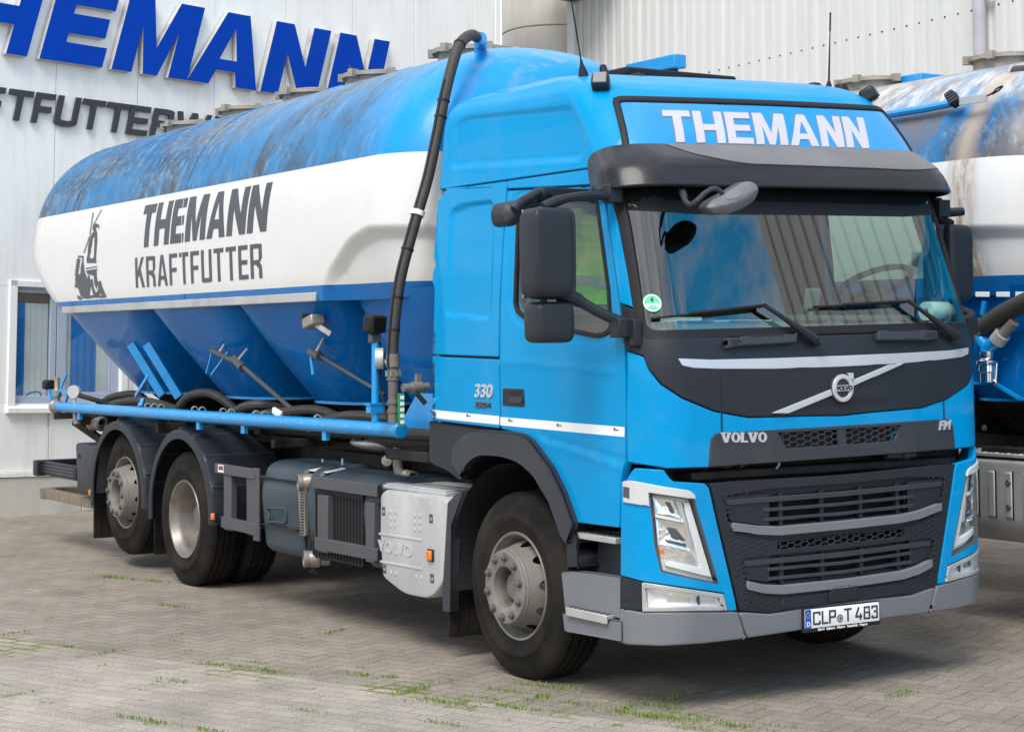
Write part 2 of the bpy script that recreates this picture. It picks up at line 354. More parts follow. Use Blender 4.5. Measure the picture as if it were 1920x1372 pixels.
def sheet(name, outer, holes, fn, mats, parent, t=.02, bev=.004, step=.08, ds=.05, sharp=35, vstep=None, smooth_n=True):
    """A panel: contour and holes in a surface's own coordinates (u, v); fn(u, v, d) -> point d metres above that surface."""
    bm = bmesh.new(); vs = []; eds = []; loops = []
    for k, c in enumerate([outer]+list(holes)):
        c = inset(dense(c, ds), bev if k == 0 else -bev); b0 = len(vs); vs += [Vector((float(p[0]), float(p[1]))) for p in c]
        eds += [(b0+i, b0+(i+1) % len(c)) for i in range(len(c))]; loops.append(np.array(c, float))
    ov, _, of, *_r = delaunay_2d_cdt(vs, eds, [], 0, 1e-7)
    cen = np.array([[sum(ov[i][0] for i in f)/len(f), sum(ov[i][1] for i in f)/len(f)] for f in of]); keep = np.zeros(len(of), bool)
    for k, L_ in enumerate(loops):
        q = np.zeros(len(of), int); A_, B_ = L_, np.roll(L_, -1, 0)
        for a, b in zip(A_, B_):
            if a[1] != b[1]: q += ((a[1] <= cen[:, 1]) != (b[1] <= cen[:, 1])) & (a[0]+(cen[:, 1]-a[1])/(b[1]-a[1])*(b[0]-a[0]) > cen[:, 0])
        if k == 0: keep = q % 2 == 1
        else: keep &= q % 2 == 0
    bv = [bm.verts.new((p[0], p[1], 0)) for p in ov]
    for f, ok in zip(of, keep):
        if ok: bm.faces.new([bv[i] for i in f])
    for v in bv:
        if not v.link_faces: bm.verts.remove(v)
    for ax, st in ((0, step), (1, vstep or step)):
        if not st: continue
        lo = min(v.co[ax] for v in bm.verts); hi = max(v.co[ax] for v in bm.verts)
        q = math.ceil(lo/st)*st; act = bm.faces[:]
        while q < hi:
            co = Vector((0,0,0)); no = Vector((0,0,0)); co[ax] = q; no[ax] = 1
            act = [f for f in act if max(v.co[ax] for v in f.verts) > q]
            cut = [f for f in act if min(v.co[ax] for v in f.verts) < q]
            if cut:
                cs = set(cut); ed = {e for f in cut for e in f.edges}; ve = {v for f in cut for v in f.verts}
                r = bmesh.ops.bisect_plane(bm, geom=list(ve)+list(ed)+cut, plane_co=co, plane_no=no, dist=1e-6)
                act = [f for f in act if f not in cs]+[g for g in r['geom'] if isinstance(g, bmesh.types.BMFace)]
            q += st
    bmesh.ops.remove_doubles(bm, verts=bm.verts, dist=1e-6)
    depth = {}; onrm = {}
    if t:
        bd = [e for e in bm.edges if len(e.link_faces) == 1]
        nor = {}
        for e in bd:
            f = e.link_faces[0]; a, b = e.verts[0].co, e.verts[1].co; n = Vector((b.y-a.y, a.x-b.x, 0))
            if n.length < 1e-9: continue
            n.normalize()
            if n.dot((a+b)/2-f.calc_center_median()) < 0: n = -n
            for v in e.verts: nor[v] = nor.get(v, Vector((0,0,0)))+n
        base = {v: (v.co.copy(), (nor[v].normalized() if v in nor and nor[v].length > 1e-6 else Vector((0,0,0)))) for e in bd for v in e.verts}
        cur = bd; src = {v: v for v in base}
        for (o, d) in (((.62*bev, -.25*bev), (bev, -bev), (bev, -t)) if bev else ((0, -t),)):
            r = bmesh.ops.extrude_edge_only(bm, edges=cur)
            nv = [g for g in r['geom'] if isinstance(g, bmesh.types.BMVert)]; ne = [g for g in r['geom'] if isinstance(g, bmesh.types.BMEdge)]
            # each new vertex sits on its source: find it through the connecting edge
            ns = {}
            old = set(src)
            for v in nv:
                for e in v.link_edges:
                    w_ = e.other_vert(v)
                    if w_ in old: ns[v] = src[w_]; break
            for v, b0 in ns.items():
                p, n = base[b0]; v.co = (p.x+n.x*o, p.y+n.y*o, 0); depth[v] = d; onrm[v] = n
            src = ns; nvs = set(nv); cur = [e for e in ne if e.verts[0] in nvs and e.verts[1] in nvs]
    vl = list(bm.verts); U = np.array([v.co.x for v in vl]); V = np.array([v.co.y for v in vl]); D = np.array([depth.get(v, 0.) for v in vl])
    nrm = None
    if getattr(fn, 'vec', False):
        Q = fn(U, V, D)
        if smooth_n:
            e = .003; Z0 = np.zeros(len(vl))
            tu = fn(U+e, V, Z0)-fn(U-e, V, Z0); tv = fn(U, V+e, Z0)-fn(U, V-e, Z0); nn = np.cross(tu, tv); nn /= np.linalg.norm(nn, axis=1)[:, None]+1e-12
            tu /= np.linalg.norm(tu, axis=1)[:, None]+1e-12; tv2 = np.cross(nn, tu)
            outw = np.zeros((len(vl), 3))
            for i, v in enumerate(vl):
                if v in onrm: outw[i] = tu[i]*onrm[v].x+tv2[i]*onrm[v].y
            wgt = np.where(D > -1e-9, 0., np.where(D > -.6*bev, .35, np.where(D > -1.01*bev, .8, 1.)))[:, None]
            nrm = nn*(1-wgt)+outw*wgt; nrm /= np.linalg.norm(nrm, axis=1)[:, None]+1e-12
    else: Q = [fn(float(a), float(b), float(c)) for a, b, c in zip(U, V, D)]
    for v, q in zip(vl, Q): v.co = Vector(q)
    if nrm is None: bmesh.ops.recalc_face_normals(bm, faces=bm.faces)
    else:
        # wind every face along its analytic normal
        bm.verts.index_update(); bm.normal_update(); fl = [f for f in bm.faces if f.normal.dot(Vector(nrm[[v.index for v in f.verts]].sum(0))) < 0]
        if fl: bmesh.ops.reverse_faces(bm, faces=fl)
    me = bpy.data.meshes.new(name); bm.to_mesh(me); bm.free()
    o = link(name, me, mats, parent, sharp if nrm is None else 0)
    if nrm is not None:
        me.shade_smooth(); me.normals_split_custom_set_from_vertices([tuple(n) for n in nrm])
    return o
def planefn(o, a, b, n):
    o, a, b, n = (np.array(q, float) for q in (o, a, b, n))
    def f(u, v, d): return o+np.multiply.outer(u, a)+np.multiply.outer(v, b)+np.multiply.outer(d, n)
    f.vec = True
    return f
def cubic(xs, ys):
    # smooth interpolation through a table (monotone slopes)
    xs, ys = np.array(xs, float), np.array(ys, float); h = np.diff(xs); d = np.diff(ys)/h
    mm = np.zeros(len(xs)); mm[0], mm[-1] = d[0], d[-1]
    for i in range(1, len(xs)-1): mm[i] = 0 if d[i-1]*d[i] <= 0 else 3*(h[i-1]+h[i])/((2*h[i]+h[i-1])/d[i-1]+(h[i]+2*h[i-1])/d[i])
    def f(x):
        x = np.clip(x, xs[0], xs[-1]); i = np.clip(np.searchsorted(xs, x, 'right')-1, 0, len(h)-1); t = (x-xs[i])/h[i]
        return (2*t**3-3*t*t+1)*ys[i]+(t**3-2*t*t+t)*h[i]*mm[i]+(-2*t**3+3*t*t)*ys[i+1]+(t**3-t*t)*h[i]*mm[i+1]
    return f
# ------------------------------------------------------------------ lettering
def glyph(c, w, s, h, q=.22):
    """Contours of a block capital: cap height 1, width w, stem s, bar h."""
    o = lambda *p: list(p); k = q
    def rr(x0, y0, x1, y1, r, n=5): return rnd([(x0,y0), (x1,y0), (x1,y1), (x0,y1)], r, n)
    if c == 'T': return [o((0,1), (w,1), (w,1-h), ((w+s)/2,1-h), ((w+s)/2,0), ((w-s)/2,0), ((w-s)/2,1-h), (0,1-h))]
    if c == 'H': m_ = .5+h*.45; return [o((0,0), (s,0), (s,m_-h), (w-s,m_-h), (w-s,0), (w,0), (w,1), (w-s,1), (w-s,m_), (s,m_), (s,1), (0,1))]
    if c == 'E': m_ = .5+h*.5; return [o((0,0), (w,0), (w,h), (s,h), (s,m_-h), (w*.93,m_-h), (w*.93,m_), (s,m_), (s,1-h), (w*.98,1-h), (w*.98,1), (0,1))]
    if c == 'F': m_ = .5+h*.35; return [o((0,0), (s,0), (s,m_-h), (w*.9,m_-h), (w*.9,m_), (s,m_), (s,1-h), (w,1-h), (w,1), (0,1))]
    if c == 'L': return [o((0,0), (w,0), (w,h), (s,h), (s,1), (0,1))]
    if c == 'M': return [o((0,0), (s,0), (s,.62), (w/2-s*.36,0), (w/2+s*.36,0), (w-s,.62), (w-s,0), (w,0), (w,1), (w-s*1.25,1), (w/2,.36), (s*1.25,1), (0,1))]
    if c == 'N': return [o((0,0), (s,0), (s,.58), (w-s*1.02,0), (w,0), (w,1), (w-s,1), (w-s,.42), (s*1.02,1), (0,1))]
    if c == 'A': e = s*.55; return [o((0,0), (s*1.02,0), (w*.5*.36+s*.62,.2), (w-w*.5*.36-s*.62,.2), (w-s*1.02,0), (w,0), (w/2+e,1), (w/2-e,1)), o((w/2-w*.5*.62+s*.62,.2+h*.95), (w/2+w*.5*.62-s*.62,.2+h*.95), (w/2,.80))]
    if c == 'K': return [o((0,0), (s,0), (s,.30), (s+(w-s)*.22,.44), (w-s*1.12,0), (w,0), (s+(w-s)*.46,.62), (w*.97,1), (w*.97-s*1.1,1), (s,.52), (s,1), (0,1))]
    if c == 'V': return [o((w/2-s*.5,0), (w/2+s*.5,0), (w,1), (w-s*1.05,1), (w/2,.28), (s*1.05,1), (0,1))]
    if c == 'W': return [o((w*.26-s*.5,0), (w*.26+s*.45,0), (w/2,.66), (w*.74-s*.45,0), (w*.74+s*.5,0), (w,1), (w-s,1), (w*.74,.34), (w/2+s*.5,1), (w/2-s*.5,1), (w*.26,.34), (s,1), (0,1))]
    if c == 'U': return [rnd([(0,0), (w,0), (w,1), (w-s,1), (w-s,h), (s,h), (s,1), (0,1)], [.34*min(1,w*2), .34*min(1,w*2), 0, 0, .2*w, .2*w, 0, 0], 6)]
    if c == 'R': return [rnd([(0,0), (s,0), (s,.40), (w*.48,.40), (w-s*1.1,.28), (w-s*1.06,0), (w,0), (w*.96,.36), (w*.80,.47), (w,.58), (w,1), (0,1)], [0,0,0,.1*w,.1*w,0,0,.1*w,.05*w,.2*w,.42*w,0], 5), rnd([(s,.40+h), (w-s,.40+h), (w-s,1-h), (s,1-h)], [0,.16*w,.16*w,0], 5)]
    if c == 'P': return [rnd([(0,0), (s,0), (s,.40), (w,.40), (w,1), (0,1)], [0,0,0,.4*w,.4*w,0], 5), rnd([(s,.40+h), (w-s,.40+h), (w-s,1-h), (s,1-h)], [0,.18*w,.18*w,0], 5)]
    if c == 'O' or c == '0': return [rr(0,0,w,1,.5*w), rr(s,h,w-s,1-h,.5*w-s)]
    if c == 'D': return [rnd([(0,0), (w,0), (w,1), (0,1)], [0,.5*w,.5*w,0], 6), rnd([(s,h), (w-s,h), (w-s,1-h), (s,1-h)], [0,.36*w,.36*w,0], 6)]
    if c == 'C': return [rnd([(0,0), (w,0), (w,.30), (w-s,.30), (w-s,h), (s,h), (s,1-h), (w-s,1-h), (w-s,.70), (w,.70), (w,1), (0,1)], [.45*w,.45*w,0,0,.2*w,.25*w,.25*w,.2*w,0,0,.45*w,.45*w], 5)]
    if c == '8': return [rnd([(0,0), (w,0), (w,.5), (w*.9,.53), (w*.95,.56), (w*.95,1), (w*.05,1), (w*.05,.56), (w*.1,.53), (0,.5)], [.45*w,.45*w,.3*w,0,.2*w,.4*w,.4*w,.2*w,0,.3*w], 5), rr(s,h,w-s,.5-h*.3,.3*w), rr(s*1.1,.5+h*.6,w-s*1.1,1-h,.3*w)]
    if c == '4': return [o((w*.62,0), (w*.62+s,0), (w*.62+s,.2), (w,.2), (w,.2+h), (w*.62+s,.2+h), (w*.62+s,.5), (w*.62,.5), (w*.62,.2+h), (s*1.2,.2+h), (w*.62,1), (w*.62-s*1.0,1), (0,.2+h), (0,.2), (w*.62,.2))]
    if c == '3': return [rnd([(0,0), (w,0), (w,.5), (w*.85,.54), (w,.58), (w,1), (0,1), (0,.74), (s,.74), (s,1-h), (w-s,1-h), (w-s,.54+h*.5), (w*.35,.54+h*.5), (w*.35,.54-h*.5), (w-s,.54-h*.5), (w-s,h), (s,h), (s,.27), (0,.27)], [.45*w,.45*w,.2*w,0,.2*w,.42*w,.42*w,0,0,.2*w,.2*w,.15*w,0,0,.15*w,.2*w,.2*w,0,0], 5)]
    return []
def letters(name, text, spec, fn, mats, parent, t=.004, step=None, bev=0., ds=.05, label=None):
    """One mesh per letter; spec gives (x, width, stem, bar) for each; fn(u, v, d) places them."""
    out = []
    for c, (x, w_, s_, h_) in zip(text, spec):
        if c == ' ': continue
        gl = glyph(c, w_, s_, h_)
        gl = [[(p[0]+x, p[1]) for p in g] for g in gl]
        out.append(sheet(name, gl[0], gl[1:], fn, mats, parent, t=t, bev=bev, step=step, ds=ds))
    return out
def font_text(name, text, size, o, ax, up, mats, parent, depth=.002, off=0., shear=0., align='CENTER', spacing=1.0, xs=1.0):
    cu = bpy.data.curves.new(name, 'FONT'); cu.body = text; cu.size = size; cu.extrude = depth; cu.offset = off; cu.shear = shear; cu.align_x = align; cu.align_y = 'CENTER'; cu.space_character = spacing
    to = bpy.data.objects.new(name, cu); COL.objects.link(to)
    dg = bpy.context.evaluated_depsgraph_get(); me = bpy.data.meshes.new_from_object(to.evaluated_get(dg)); me.name = name
    bpy.data.objects.remove(to); bpy.data.curves.remove(cu)
    ax = Vector(ax).normalized(); up = Vector(up); up = (up-ax*up.dot(ax)).normalized(); n = ax.cross(up); o = Vector(o)
    for v in me.vertices: v.co = o+ax*v.co.x*xs+up*v.co.y+n*v.co.z
    me.materials.clear()
    return link(name, me, mats, parent, 30)
# ================================================================== ground
def ground_mat():
    m = bpy.data.materials.new('block_paving'); m.use_nodes = True; t = m.node_tree; b = t.nodes['Principled BSDF']; N = t.nodes.new; L = t.links.new
    def mth(op, a, c=None, cl=False, e=None):
        n = N('ShaderNodeMath'); n.operation = op; n.use_clamp = cl
        for i, v in enumerate((a, c, e)):
            if v is None: continue
            if isinstance(v, (int, float)): n.inputs[i].default_value = v
            else: L(v, n.inputs[i])
        return n.outputs[0]
    def rng(v, a, c, lo=0., hi=1.):
        r = N('ShaderNodeMapRange'); r.inputs[1].default_value = a; r.inputs[2].default_value = c; r.inputs[3].default_value = lo; r.inputs[4].default_value = hi; L(v, r.inputs[0]); return r.outputs[0]
    def mixc(f, a, c):
        x = N('ShaderNodeMix'); x.data_type = 'RGBA'; L(f, x.inputs[0])
        for i, v in ((6, a), (7, c)):
            if isinstance(v, tuple): x.inputs[i].default_value = (*v, 1)
            else: L(v, x.inputs[i])
        return x.outputs[2]
    def mixf(f, a, c): return mth('ADD', mth('MULTIPLY', a, mth('SUBTRACT', 1., f)), mth('MULTIPLY', c, f))
    tcn = N('ShaderNodeTexCoord'); P = tcn.outputs['Object']
    def noise(s, d=4, r=.6, vec=None):
        n = N('ShaderNodeTexNoise'); n.inputs['Scale'].default_value = s; n.inputs['Detail'].default_value = d; n.inputs['Roughness'].default_value = r; L(vec or P, n.inputs['Vector']); return n.outputs[0]
    # coordinates along (a) and across (c) the kerb line that splits the yard
    sp = N('ShaderNodeSeparateXYZ'); L(P, sp.inputs[0]); X, Y = sp.outputs[0], sp.outputs[1]
    dx, dy = .383, -.924
    wob = mth('ADD', mth('MULTIPLY', mth('SUBTRACT', noise(1.2, 2), .5), .09), mth('MULTIPLY', mth('SUBTRACT', noise(7, 2), .5), .018))
    a = mth('ADD', mth('ADD', mth('MULTIPLY', mth('ADD', X, 3.164), dx), mth('MULTIPLY', mth('ADD', Y, -3.11), dy)), wob)
    c = mth('ADD', mth('ADD', mth('MULTIPLY', mth('ADD', X, 3.164), dy), mth('MULTIPLY', mth('ADD', Y, -3.11), -dx)), wob)   # > 0 towards the camera
    near = mth('GREATER_THAN', c, 0.)
    # herringbone of 2:1 blocks, 45 degrees to the line
    S_ = 1/.105; k = .7071
    hx = mth('MULTIPLY', a, S_); hy = mth('MULTIPLY', c, S_)
    ix, iy = mth('FLOOR', hx), mth('FLOOR', hy); fx, fy = mth('SUBTRACT', hx, ix), mth('SUBTRACT', hy, iy)
    mm = mth('FLOORED_MODULO', mth('SUBTRACT', ix, iy), 4.)
    eq = lambda q: mth('COMPARE', mm, float(q), False, .1)
    e0, e1, e2, e3 = eq(0), eq(1), eq(2), eq(3)
    d = mth('MINIMUM', mth('MINIMUM', mth('ADD', fx, mth('MULTIPLY', e1, 9.)), mth('ADD', mth('SUBTRACT', 1., fx), mth('MULTIPLY', e0, 9.))),
            mth('MINIMUM', mth('ADD', fy, mth('MULTIPLY', e2, 9.)), mth('ADD', mth('SUBTRACT', 1., fy), mth('MULTIPLY', e3, 9.))))
    idx, idy = mth('SUBTRACT', ix, e1), mth('SUBTRACT', iy, e2)
    # stretcher courses on the near side
    row = mth('FLOOR', mth('MULTIPLY', c, 1/.105)); fr = mth('SUBTRACT', mth('MULTIPLY', c, 1/.105), row)
    ax_ = mth('ADD', mth('MULTIPLY', a, 1/.21), mth('MULTIPLY', mth('FLOORED_MODULO', row, 2.), .5)); colm = mth('FLOOR', ax_); fc = mth('SUBTRACT', ax_, colm)
    d2 = mth('MINIMUM', mth('MINIMUM', fr, mth('SUBTRACT', 1., fr)), mth('MULTIPLY', mth('MINIMUM', fc, mth('SUBTRACT', 1., fc)), 2.))
    # the kerb line itself: one course of long blocks
    dist = mixf(near, d, d2)
    dist = mth('MINIMUM', dist, mth('MULTIPLY', mth('ABSOLUTE', c), 7.))
    gi = N('ShaderNodeCombineXYZ'); L(mixf(near, idx, colm), gi.inputs[0]); L(mixf(near, idy, row), gi.inputs[1]); L(near, gi.inputs[2])
    wn = N('ShaderNodeTexWhiteNoise'); wn.noise_dimensions = '3D'; L(gi.outputs[0], wn.inputs['Vector']); tint = wn.outputs[0]
    edge = mth('ADD', dist, mth('MULTIPLY', mth('SUBTRACT', noise(45, 3), .5), .22))
    joint = rng(edge, .085, .02)
    grit = noise(150, 3, .7); grit2 = noise(60, 5, .7); big = noise(.55, 5); patch = noise(2.2, 4); mossn = noise(1.3, 6, .7); mossf = noise(8, 4, .7)
    base = mixc(near, (.258, .222, .180), (.318, .278, .231))
    def scale(col, f):
        v = N('ShaderNodeVectorMath'); v.operation = 'SCALE'; L(col, v.inputs[0]); L(f, v.inputs['Scale']); return v.outputs[0]
    base = scale(base, mth('MULTIPLY', rng(tint, 0, 1, .90, 1.10), mth('MULTIPLY', rng(big, .3, .7, .84, 1.16), rng(patch, .3, .7, .92, 1.08))))
    base = scale(base, rng(grit2, .3, .7, .60, 1.40))
    base = mixc(mth('MULTIPLY', rng(grit, .54, .68), mixf(near, .4, .95)), base, (.60, .56, .50))
    base = mixc(mth('MULTIPLY', rng(grit, .44, .32), .65), base, (.07, .06, .05))
    base = mixc(mth('MULTIPLY', rng(noise(.9, 7, .7), .6, .72), .30), base, (.075, .066, .058))
    jc = mixc(near, (.08, .066, .050), (.15, .128, .10))
    stain = mth('MULTIPLY', rng(noise(.75, 6, .65), .52, .70), .38)
    base = mixc(stain, base, (.085, .072, .060))
    col = mixc(mth('MULTIPLY', joint, mth('MULTIPLY', mixf(near, .52, .48), rng(noise(3.1, 4), .3, .65, .35, 1.15)), True), base, jc)
    # moss: thick along the line, thin streaks in other joints
    ln = rng(mth('ABSOLUTE', mth('SUBTRACT', c, .02)), .50, .0)
    mf = mth('ADD', mth('ADD', mossn, mth('MULTIPLY', mossf, .30)), mth('MULTIPLY', ln, .13))
    mo = mth('MULTIPLY', rng(mf, .77, .85), rng(edge, .20, .08), True)
    thick = mth('MULTIPLY', rng(mf, .89, .93), rng(edge, .5, .3), True)
    mo = mth('MAXIMUM', mo, thick)
    col = mixc(mo, col, mixc(noise(25, 3), (.10, .125, .018), (.19, .18, .04)))
    L(col, b.inputs['Base Color']); b.inputs['Roughness'].default_value = .88; b.inputs['Specular IOR Level'].default_value = .3
    h = mth('ADD', mth('ADD', mth('MULTIPLY', rng(dist, 0, .12), .004), mth('MULTIPLY', grit2, .004)), mth('MULTIPLY', grit, .003))
    bp = N('ShaderNodeBump'); bp.inputs['Strength'].default_value = .8; bp.inputs['Distance'].default_value = 1.; L(h, bp.inputs['Height']); L(bp.outputs[0], b.inputs['Normal'])
    return m
M['pave'] = ground_mat()
g = MB(); g.add([(-300,-300,0), (300,-300,0), (300,300,0), (-300,300,0)], [(0,1,2,3)])
tag(obj('paved_yard', g, 'pave', sharp=0), kind='structure')

# grass in the joints
def grass_mat():
    m = bpy.data.materials.new('grass_blades'); m.use_nodes = True; t = m.node_tree; b = t.nodes['Principled BSDF']
    n = t.nodes.new('ShaderNodeTexNoise'); n.inputs['Scale'].default_value = 40
    c = t.nodes.new('ShaderNodeTexCoord'); t.links.new(c.outputs['Object'], n.inputs['Vector'])
    r = t.nodes.new('ShaderNodeValToRGB'); r.color_ramp.elements[0].position = .35; r.color_ramp.elements[0].color = (.07, .165, .014, 1); r.color_ramp.elements[1].position = .7; r.color_ramp.elements[1].color = (.22, .26, .045, 1)
    t.links.new(n.outputs[0], r.inputs[0]); t.links.new(r.outputs[0], b.inputs['Base Color']); b.inputs['Roughness'].default_value = .6
    return m
M['grass'] = grass_mat()
gr = MB(); R = random.Random(5)
TUFTS = [(215,1083,1.6),(288,1090,1.1),(325,1137,1.0),(98,1098,.5),(90,1165,.4),(625,1185,1.0),(568,1196,.6),(202,1223,.8),(130,1213,.8),(30,1186,.8),(55,1188,.6),(515,1260,1.1),(395,1246,.9),(440,1249,.8),(672,1265,1.0),(732,1269,.8),(475,1241,.7),(778,1294,1.4),(845,1274,.6),(910,1309,.8),(946,1295,1.0),(815,1312,.9),(835,1319,1.1),(865,1315,.7),(768,1313,.6),(1030,1288,1.4),(1010,1309,1.2),(1068,1318,.9),(1170,1330,1.2),(1205,1342,1.6),(1252,1346,1.4),(1272,1305,1.1),(1243,1326,1.2),(1305,1342,.9),(1372,1361,1.2),(1235,1310,.8),(1425,1308,.7),(1690,1302,1.0),(268,1351,1.2),(292,1355,.7),(390,1370,.9),(325,1277,.8),(295,1284,.6),(30,1303,.8),(830,1357,.9),(570,1333,.8),(155,958,.8),(172,957,.8),(140,961,.5),(1045,1335,.7),(985,1330,.9),(960,1326,1.0),(1300,1366,1.0),(1465,1362,.8),(1330,1350,.8),(1120,1322,.7)]
SP = [(np.array([G(px, py)[0], G(px, py)[1], 0.]), k) for px, py, k in TUFTS]
_ra = np.array([.383, -.924, 0]); _rc = np.array([-.924, -.383, 0]); _r0 = np.array([-3.164, 3.11, 0])
for i in range(170):         # small sprigs strung along the courses
    a_ = R.uniform(-6, 7); c_ = round(abs(R.gauss(0, 1.0))*R.choice((1, 1, -1))/.105)*.105; q = _r0+_ra*a_+_rc*c_
    if (abs(q[0]) < 1.2 and q[1] > -1.0) or q[1] > 9: continue
    SP.append((q, R.uniform(.28, .55)))
for (o, k) in SP:
    dr = np.array([.383, -.924, 0]) if R.random() < .75 else np.array([.924, .383, 0])
    k *= 1.05 if k > .6 else .8
    for _ in range(int(55*k*k)+10):
        q = o + dr*R.gauss(0, .075*k) + np.array([R.gauss(0, .014*k+.006), R.gauss(0, .014*k+.006), 0])
        an = R.uniform(0, 6.28); ln = R.uniform(.008, .024)*min(k, 1.25); le = R.uniform(.2, .8); wd = R.uniform(.0015, .003)
        dv = np.array([math.cos(an), math.sin(an), 0]); pv = np.array([-dv[1], dv[0], 0])
        p1 = q+dv*ln*.4*le+np.array([0, 0, ln*.75]); p2 = q+dv*ln*le+np.array([0, 0, ln*.95])
        gr.add([q-pv*wd, q+pv*wd, p1+pv*wd*.8, p1-pv*wd*.8, p2], [(0,1,2,3), (3,2,4)])
tag(obj('grass_tufts', gr, 'grass', sharp=0), kind='stuff')

# ================================================================== feed mill wall on the left
tt = (765-PPY)/FPX
UB = UP+tt*FW; UB /= np.linalg.norm(UB)                      # the buildings stand plumb, the yard falls a little towards the camera
D1 = ray(4500, 762); D1 = D1-UB*(D1@UB); D1 /= np.linalg.norm(D1)
A1 = G(0, 970); N1 = np.cross(D1, UB)
def basis(o, x, y, z):
    mt = Matrix.Identity(4)
    for i in range(3): mt[i][0], mt[i][1], mt[i][2], mt[i][3] = x[i], y[i], z[i], o[i]
    return mt
mill = empty('mill_building'); mill.matrix_world = basis(A1, D1, -N1, UB)
tag(mill, 'pale metal clad mill building with a grey framed window, behind the tanker', 'building')
def panel_mat(name, col, per, dep):
    m = mat(name, col, .42, var=.035, vscale=1.2, dirt=.4, dcol=(.40,.39,.36), dscale=1.6, dlo=.5, dhi=.8, stretch=(3.5,3.5,.5)); t = m.node_tree; b = t.nodes['Principled BSDF']
    tcn = t.nodes.new('ShaderNodeTexCoord'); wv = t.nodes.new('ShaderNodeTexWave'); wv.wave_type = 'BANDS'; wv.bands_direction = 'X'; wv.inputs['Scale'].default_value = per; wv.inputs['Distortion'].default_value = 0
    t.links.new(tcn.outputs['Object'], wv.inputs['Vector'])
    nz = t.nodes.new('ShaderNodeTexNoise'); nz.inputs['Scale'].default_value = 38; t.links.new(tcn.outputs['Object'], nz.inputs['Vector'])
    ad = t.nodes.new('ShaderNodeMath'); ad.operation = 'MULTIPLY_ADD'; ad.inputs[1].default_value = 1.2; t.links.new(nz.outputs[0], ad.inputs[0]); t.links.new(wv.outputs[0], ad.inputs[2])
    bp = t.nodes.new('ShaderNodeBump'); bp.inputs['Strength'].default_value = .13; bp.inputs['Distance'].default_value = dep; t.links.new(ad.outputs[0], bp.inputs['Height']); t.links.new(bp.outputs[0], b.inputs['Normal'])
    return m
M['panel'] = panel_mat('wall_panel_sheet', (.79, .79, .775), 11.5, .006)
WX0, WX1, WZ0, WZ1 = .14, 1.475, 1.24, 2.53                  # window opening
wl = MB()
seams = [-4.79, -3.717, -2.644, -1.571, -.498, .575, 1.648, 2.721, 3.794, 4.867, 5.94, 7.013, 7.417]
for x0, x1 in zip(seams[:-1], seams[1:]):
    a, b_ = x0+.003, x1-.003
    parts = [(a, b_, .488, 9.5)]
    if b_ > WX0 and a < WX1:
        l, r = max(a, WX0), min(b_, WX1)
        parts = [(a, b_, .488, WZ0), (a, b_, WZ1, 9.5)]
        if l > a: parts.append((a, l, WZ0, WZ1))
        if r < b_: parts.append((r, b_, WZ0, WZ1))
    for (p, q, r, s) in parts: wl.bx(p, q, 0, .10, r, s)
obj('wall_panels', wl, 'panel', mill, bev=.006)
b2 = MB(); b2.bx(-4.79, 7.40, .11, 12, 2.7, 9.45); b2.bx(-4.79, 7.40, .115, .13, .5, 1.2); b2.bx(7.30, 7.40, .115, 12, -.6, 2.7); b2.bx(-4.79, -4.6, .115, 12, -.6, 2.7); obj('building_core', b2, 'panel', mill)
pl = MB()
for x0, x1 in ((-4.79, -1.6), (-1.59, .98), (.99, 3.6), (3.61, 7.41)): pl.bx(x0, x1, -.035, .1, -.8, .430)
obj('plinth', pl, 'conc', mill, bev=.008)
tr = MB(); tr.bx(-4.79, 7.42, -.05, .1, .434, .486); tr.bx(7.418, 7.50, -.02, .3, .487, 9.5)
obj('trim_strip', tr, 'panel', mill, bev=.004)
# window
wf = empty('window', (0, 0, 0), mill)
M['wframe'] = mat('window_frame_grey', (.36, .41, .50), .4)
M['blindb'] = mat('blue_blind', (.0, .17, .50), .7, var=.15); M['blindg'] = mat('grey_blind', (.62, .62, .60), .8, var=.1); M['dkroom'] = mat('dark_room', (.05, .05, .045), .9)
M['valance'] = mat('brown_valance', (.16, .11, .075), .8)
f = MB()
for (p, q, r, s) in ((WX0, WX1, WZ0, 1.325), (WX0, WX1, 2.47, WZ1), (WX0, .165, 1.325, 2.47), (.585, .66, 1.325, 2.47), (.672, .79, 1.325, 2.47), (1.385, WX1, 1.325, 2.47)): f.bx(p, q, .035, .09, r, s)
for (p, q, r, s) in ((.79, 1.385, 1.325, 1.37), (.79, .81, 1.37, 2.47), (1.355, 1.385, 1.37, 2.47)): f.bx(p, q, .045, .085, r, s)
obj('frame', f, 'wframe', wf, bev=.005)
tm = MB()
for (p, q, r, s) in ((.045, .138, 1.13, 2.60), (.05, 1.60, WZ1+.002, 2.60), (1.478, 1.56, 1.13, WZ1)): tm.bx(p, q, -.03, .03, r, s)
obj('window_trim', tm, 'panel', wf, bev=.005)
si = MB(); si.prism([(.03, .03, 1.238), (.03, -.07, 1.19), (.03, -.07, 1.135), (.03, .03, 1.135)], (1.56, 0, 0)); obj('sill', si, 'panel', wf, bev=.004)
gl = MB(); gl.bx(.165, .585, .06, .066, 1.325, 2.47); gl.bx(.81, 1.355, .06, .066, 1.37, 2.47)
M['wglass'] = glass('window_glass', (.93, .96, .97), 1.45); obj('pane', gl, 'wglass', wf)
rm = MB(); rm.bx(.1, 1.52, .50, .52, 1.2, 2.6); rm.bx(.1, .12, .1, .5, 1.2, 2.6); rm.bx(1.5, 1.52, .1, .5, 1.2, 2.6); rm.bx(.1, 1.52, .1, .5, 1.2, 1.236); rm.bx(.1, 1.52, .1, .5, 2.56, 2.6); obj('window_reveal', rm, 'dkroom', wf)
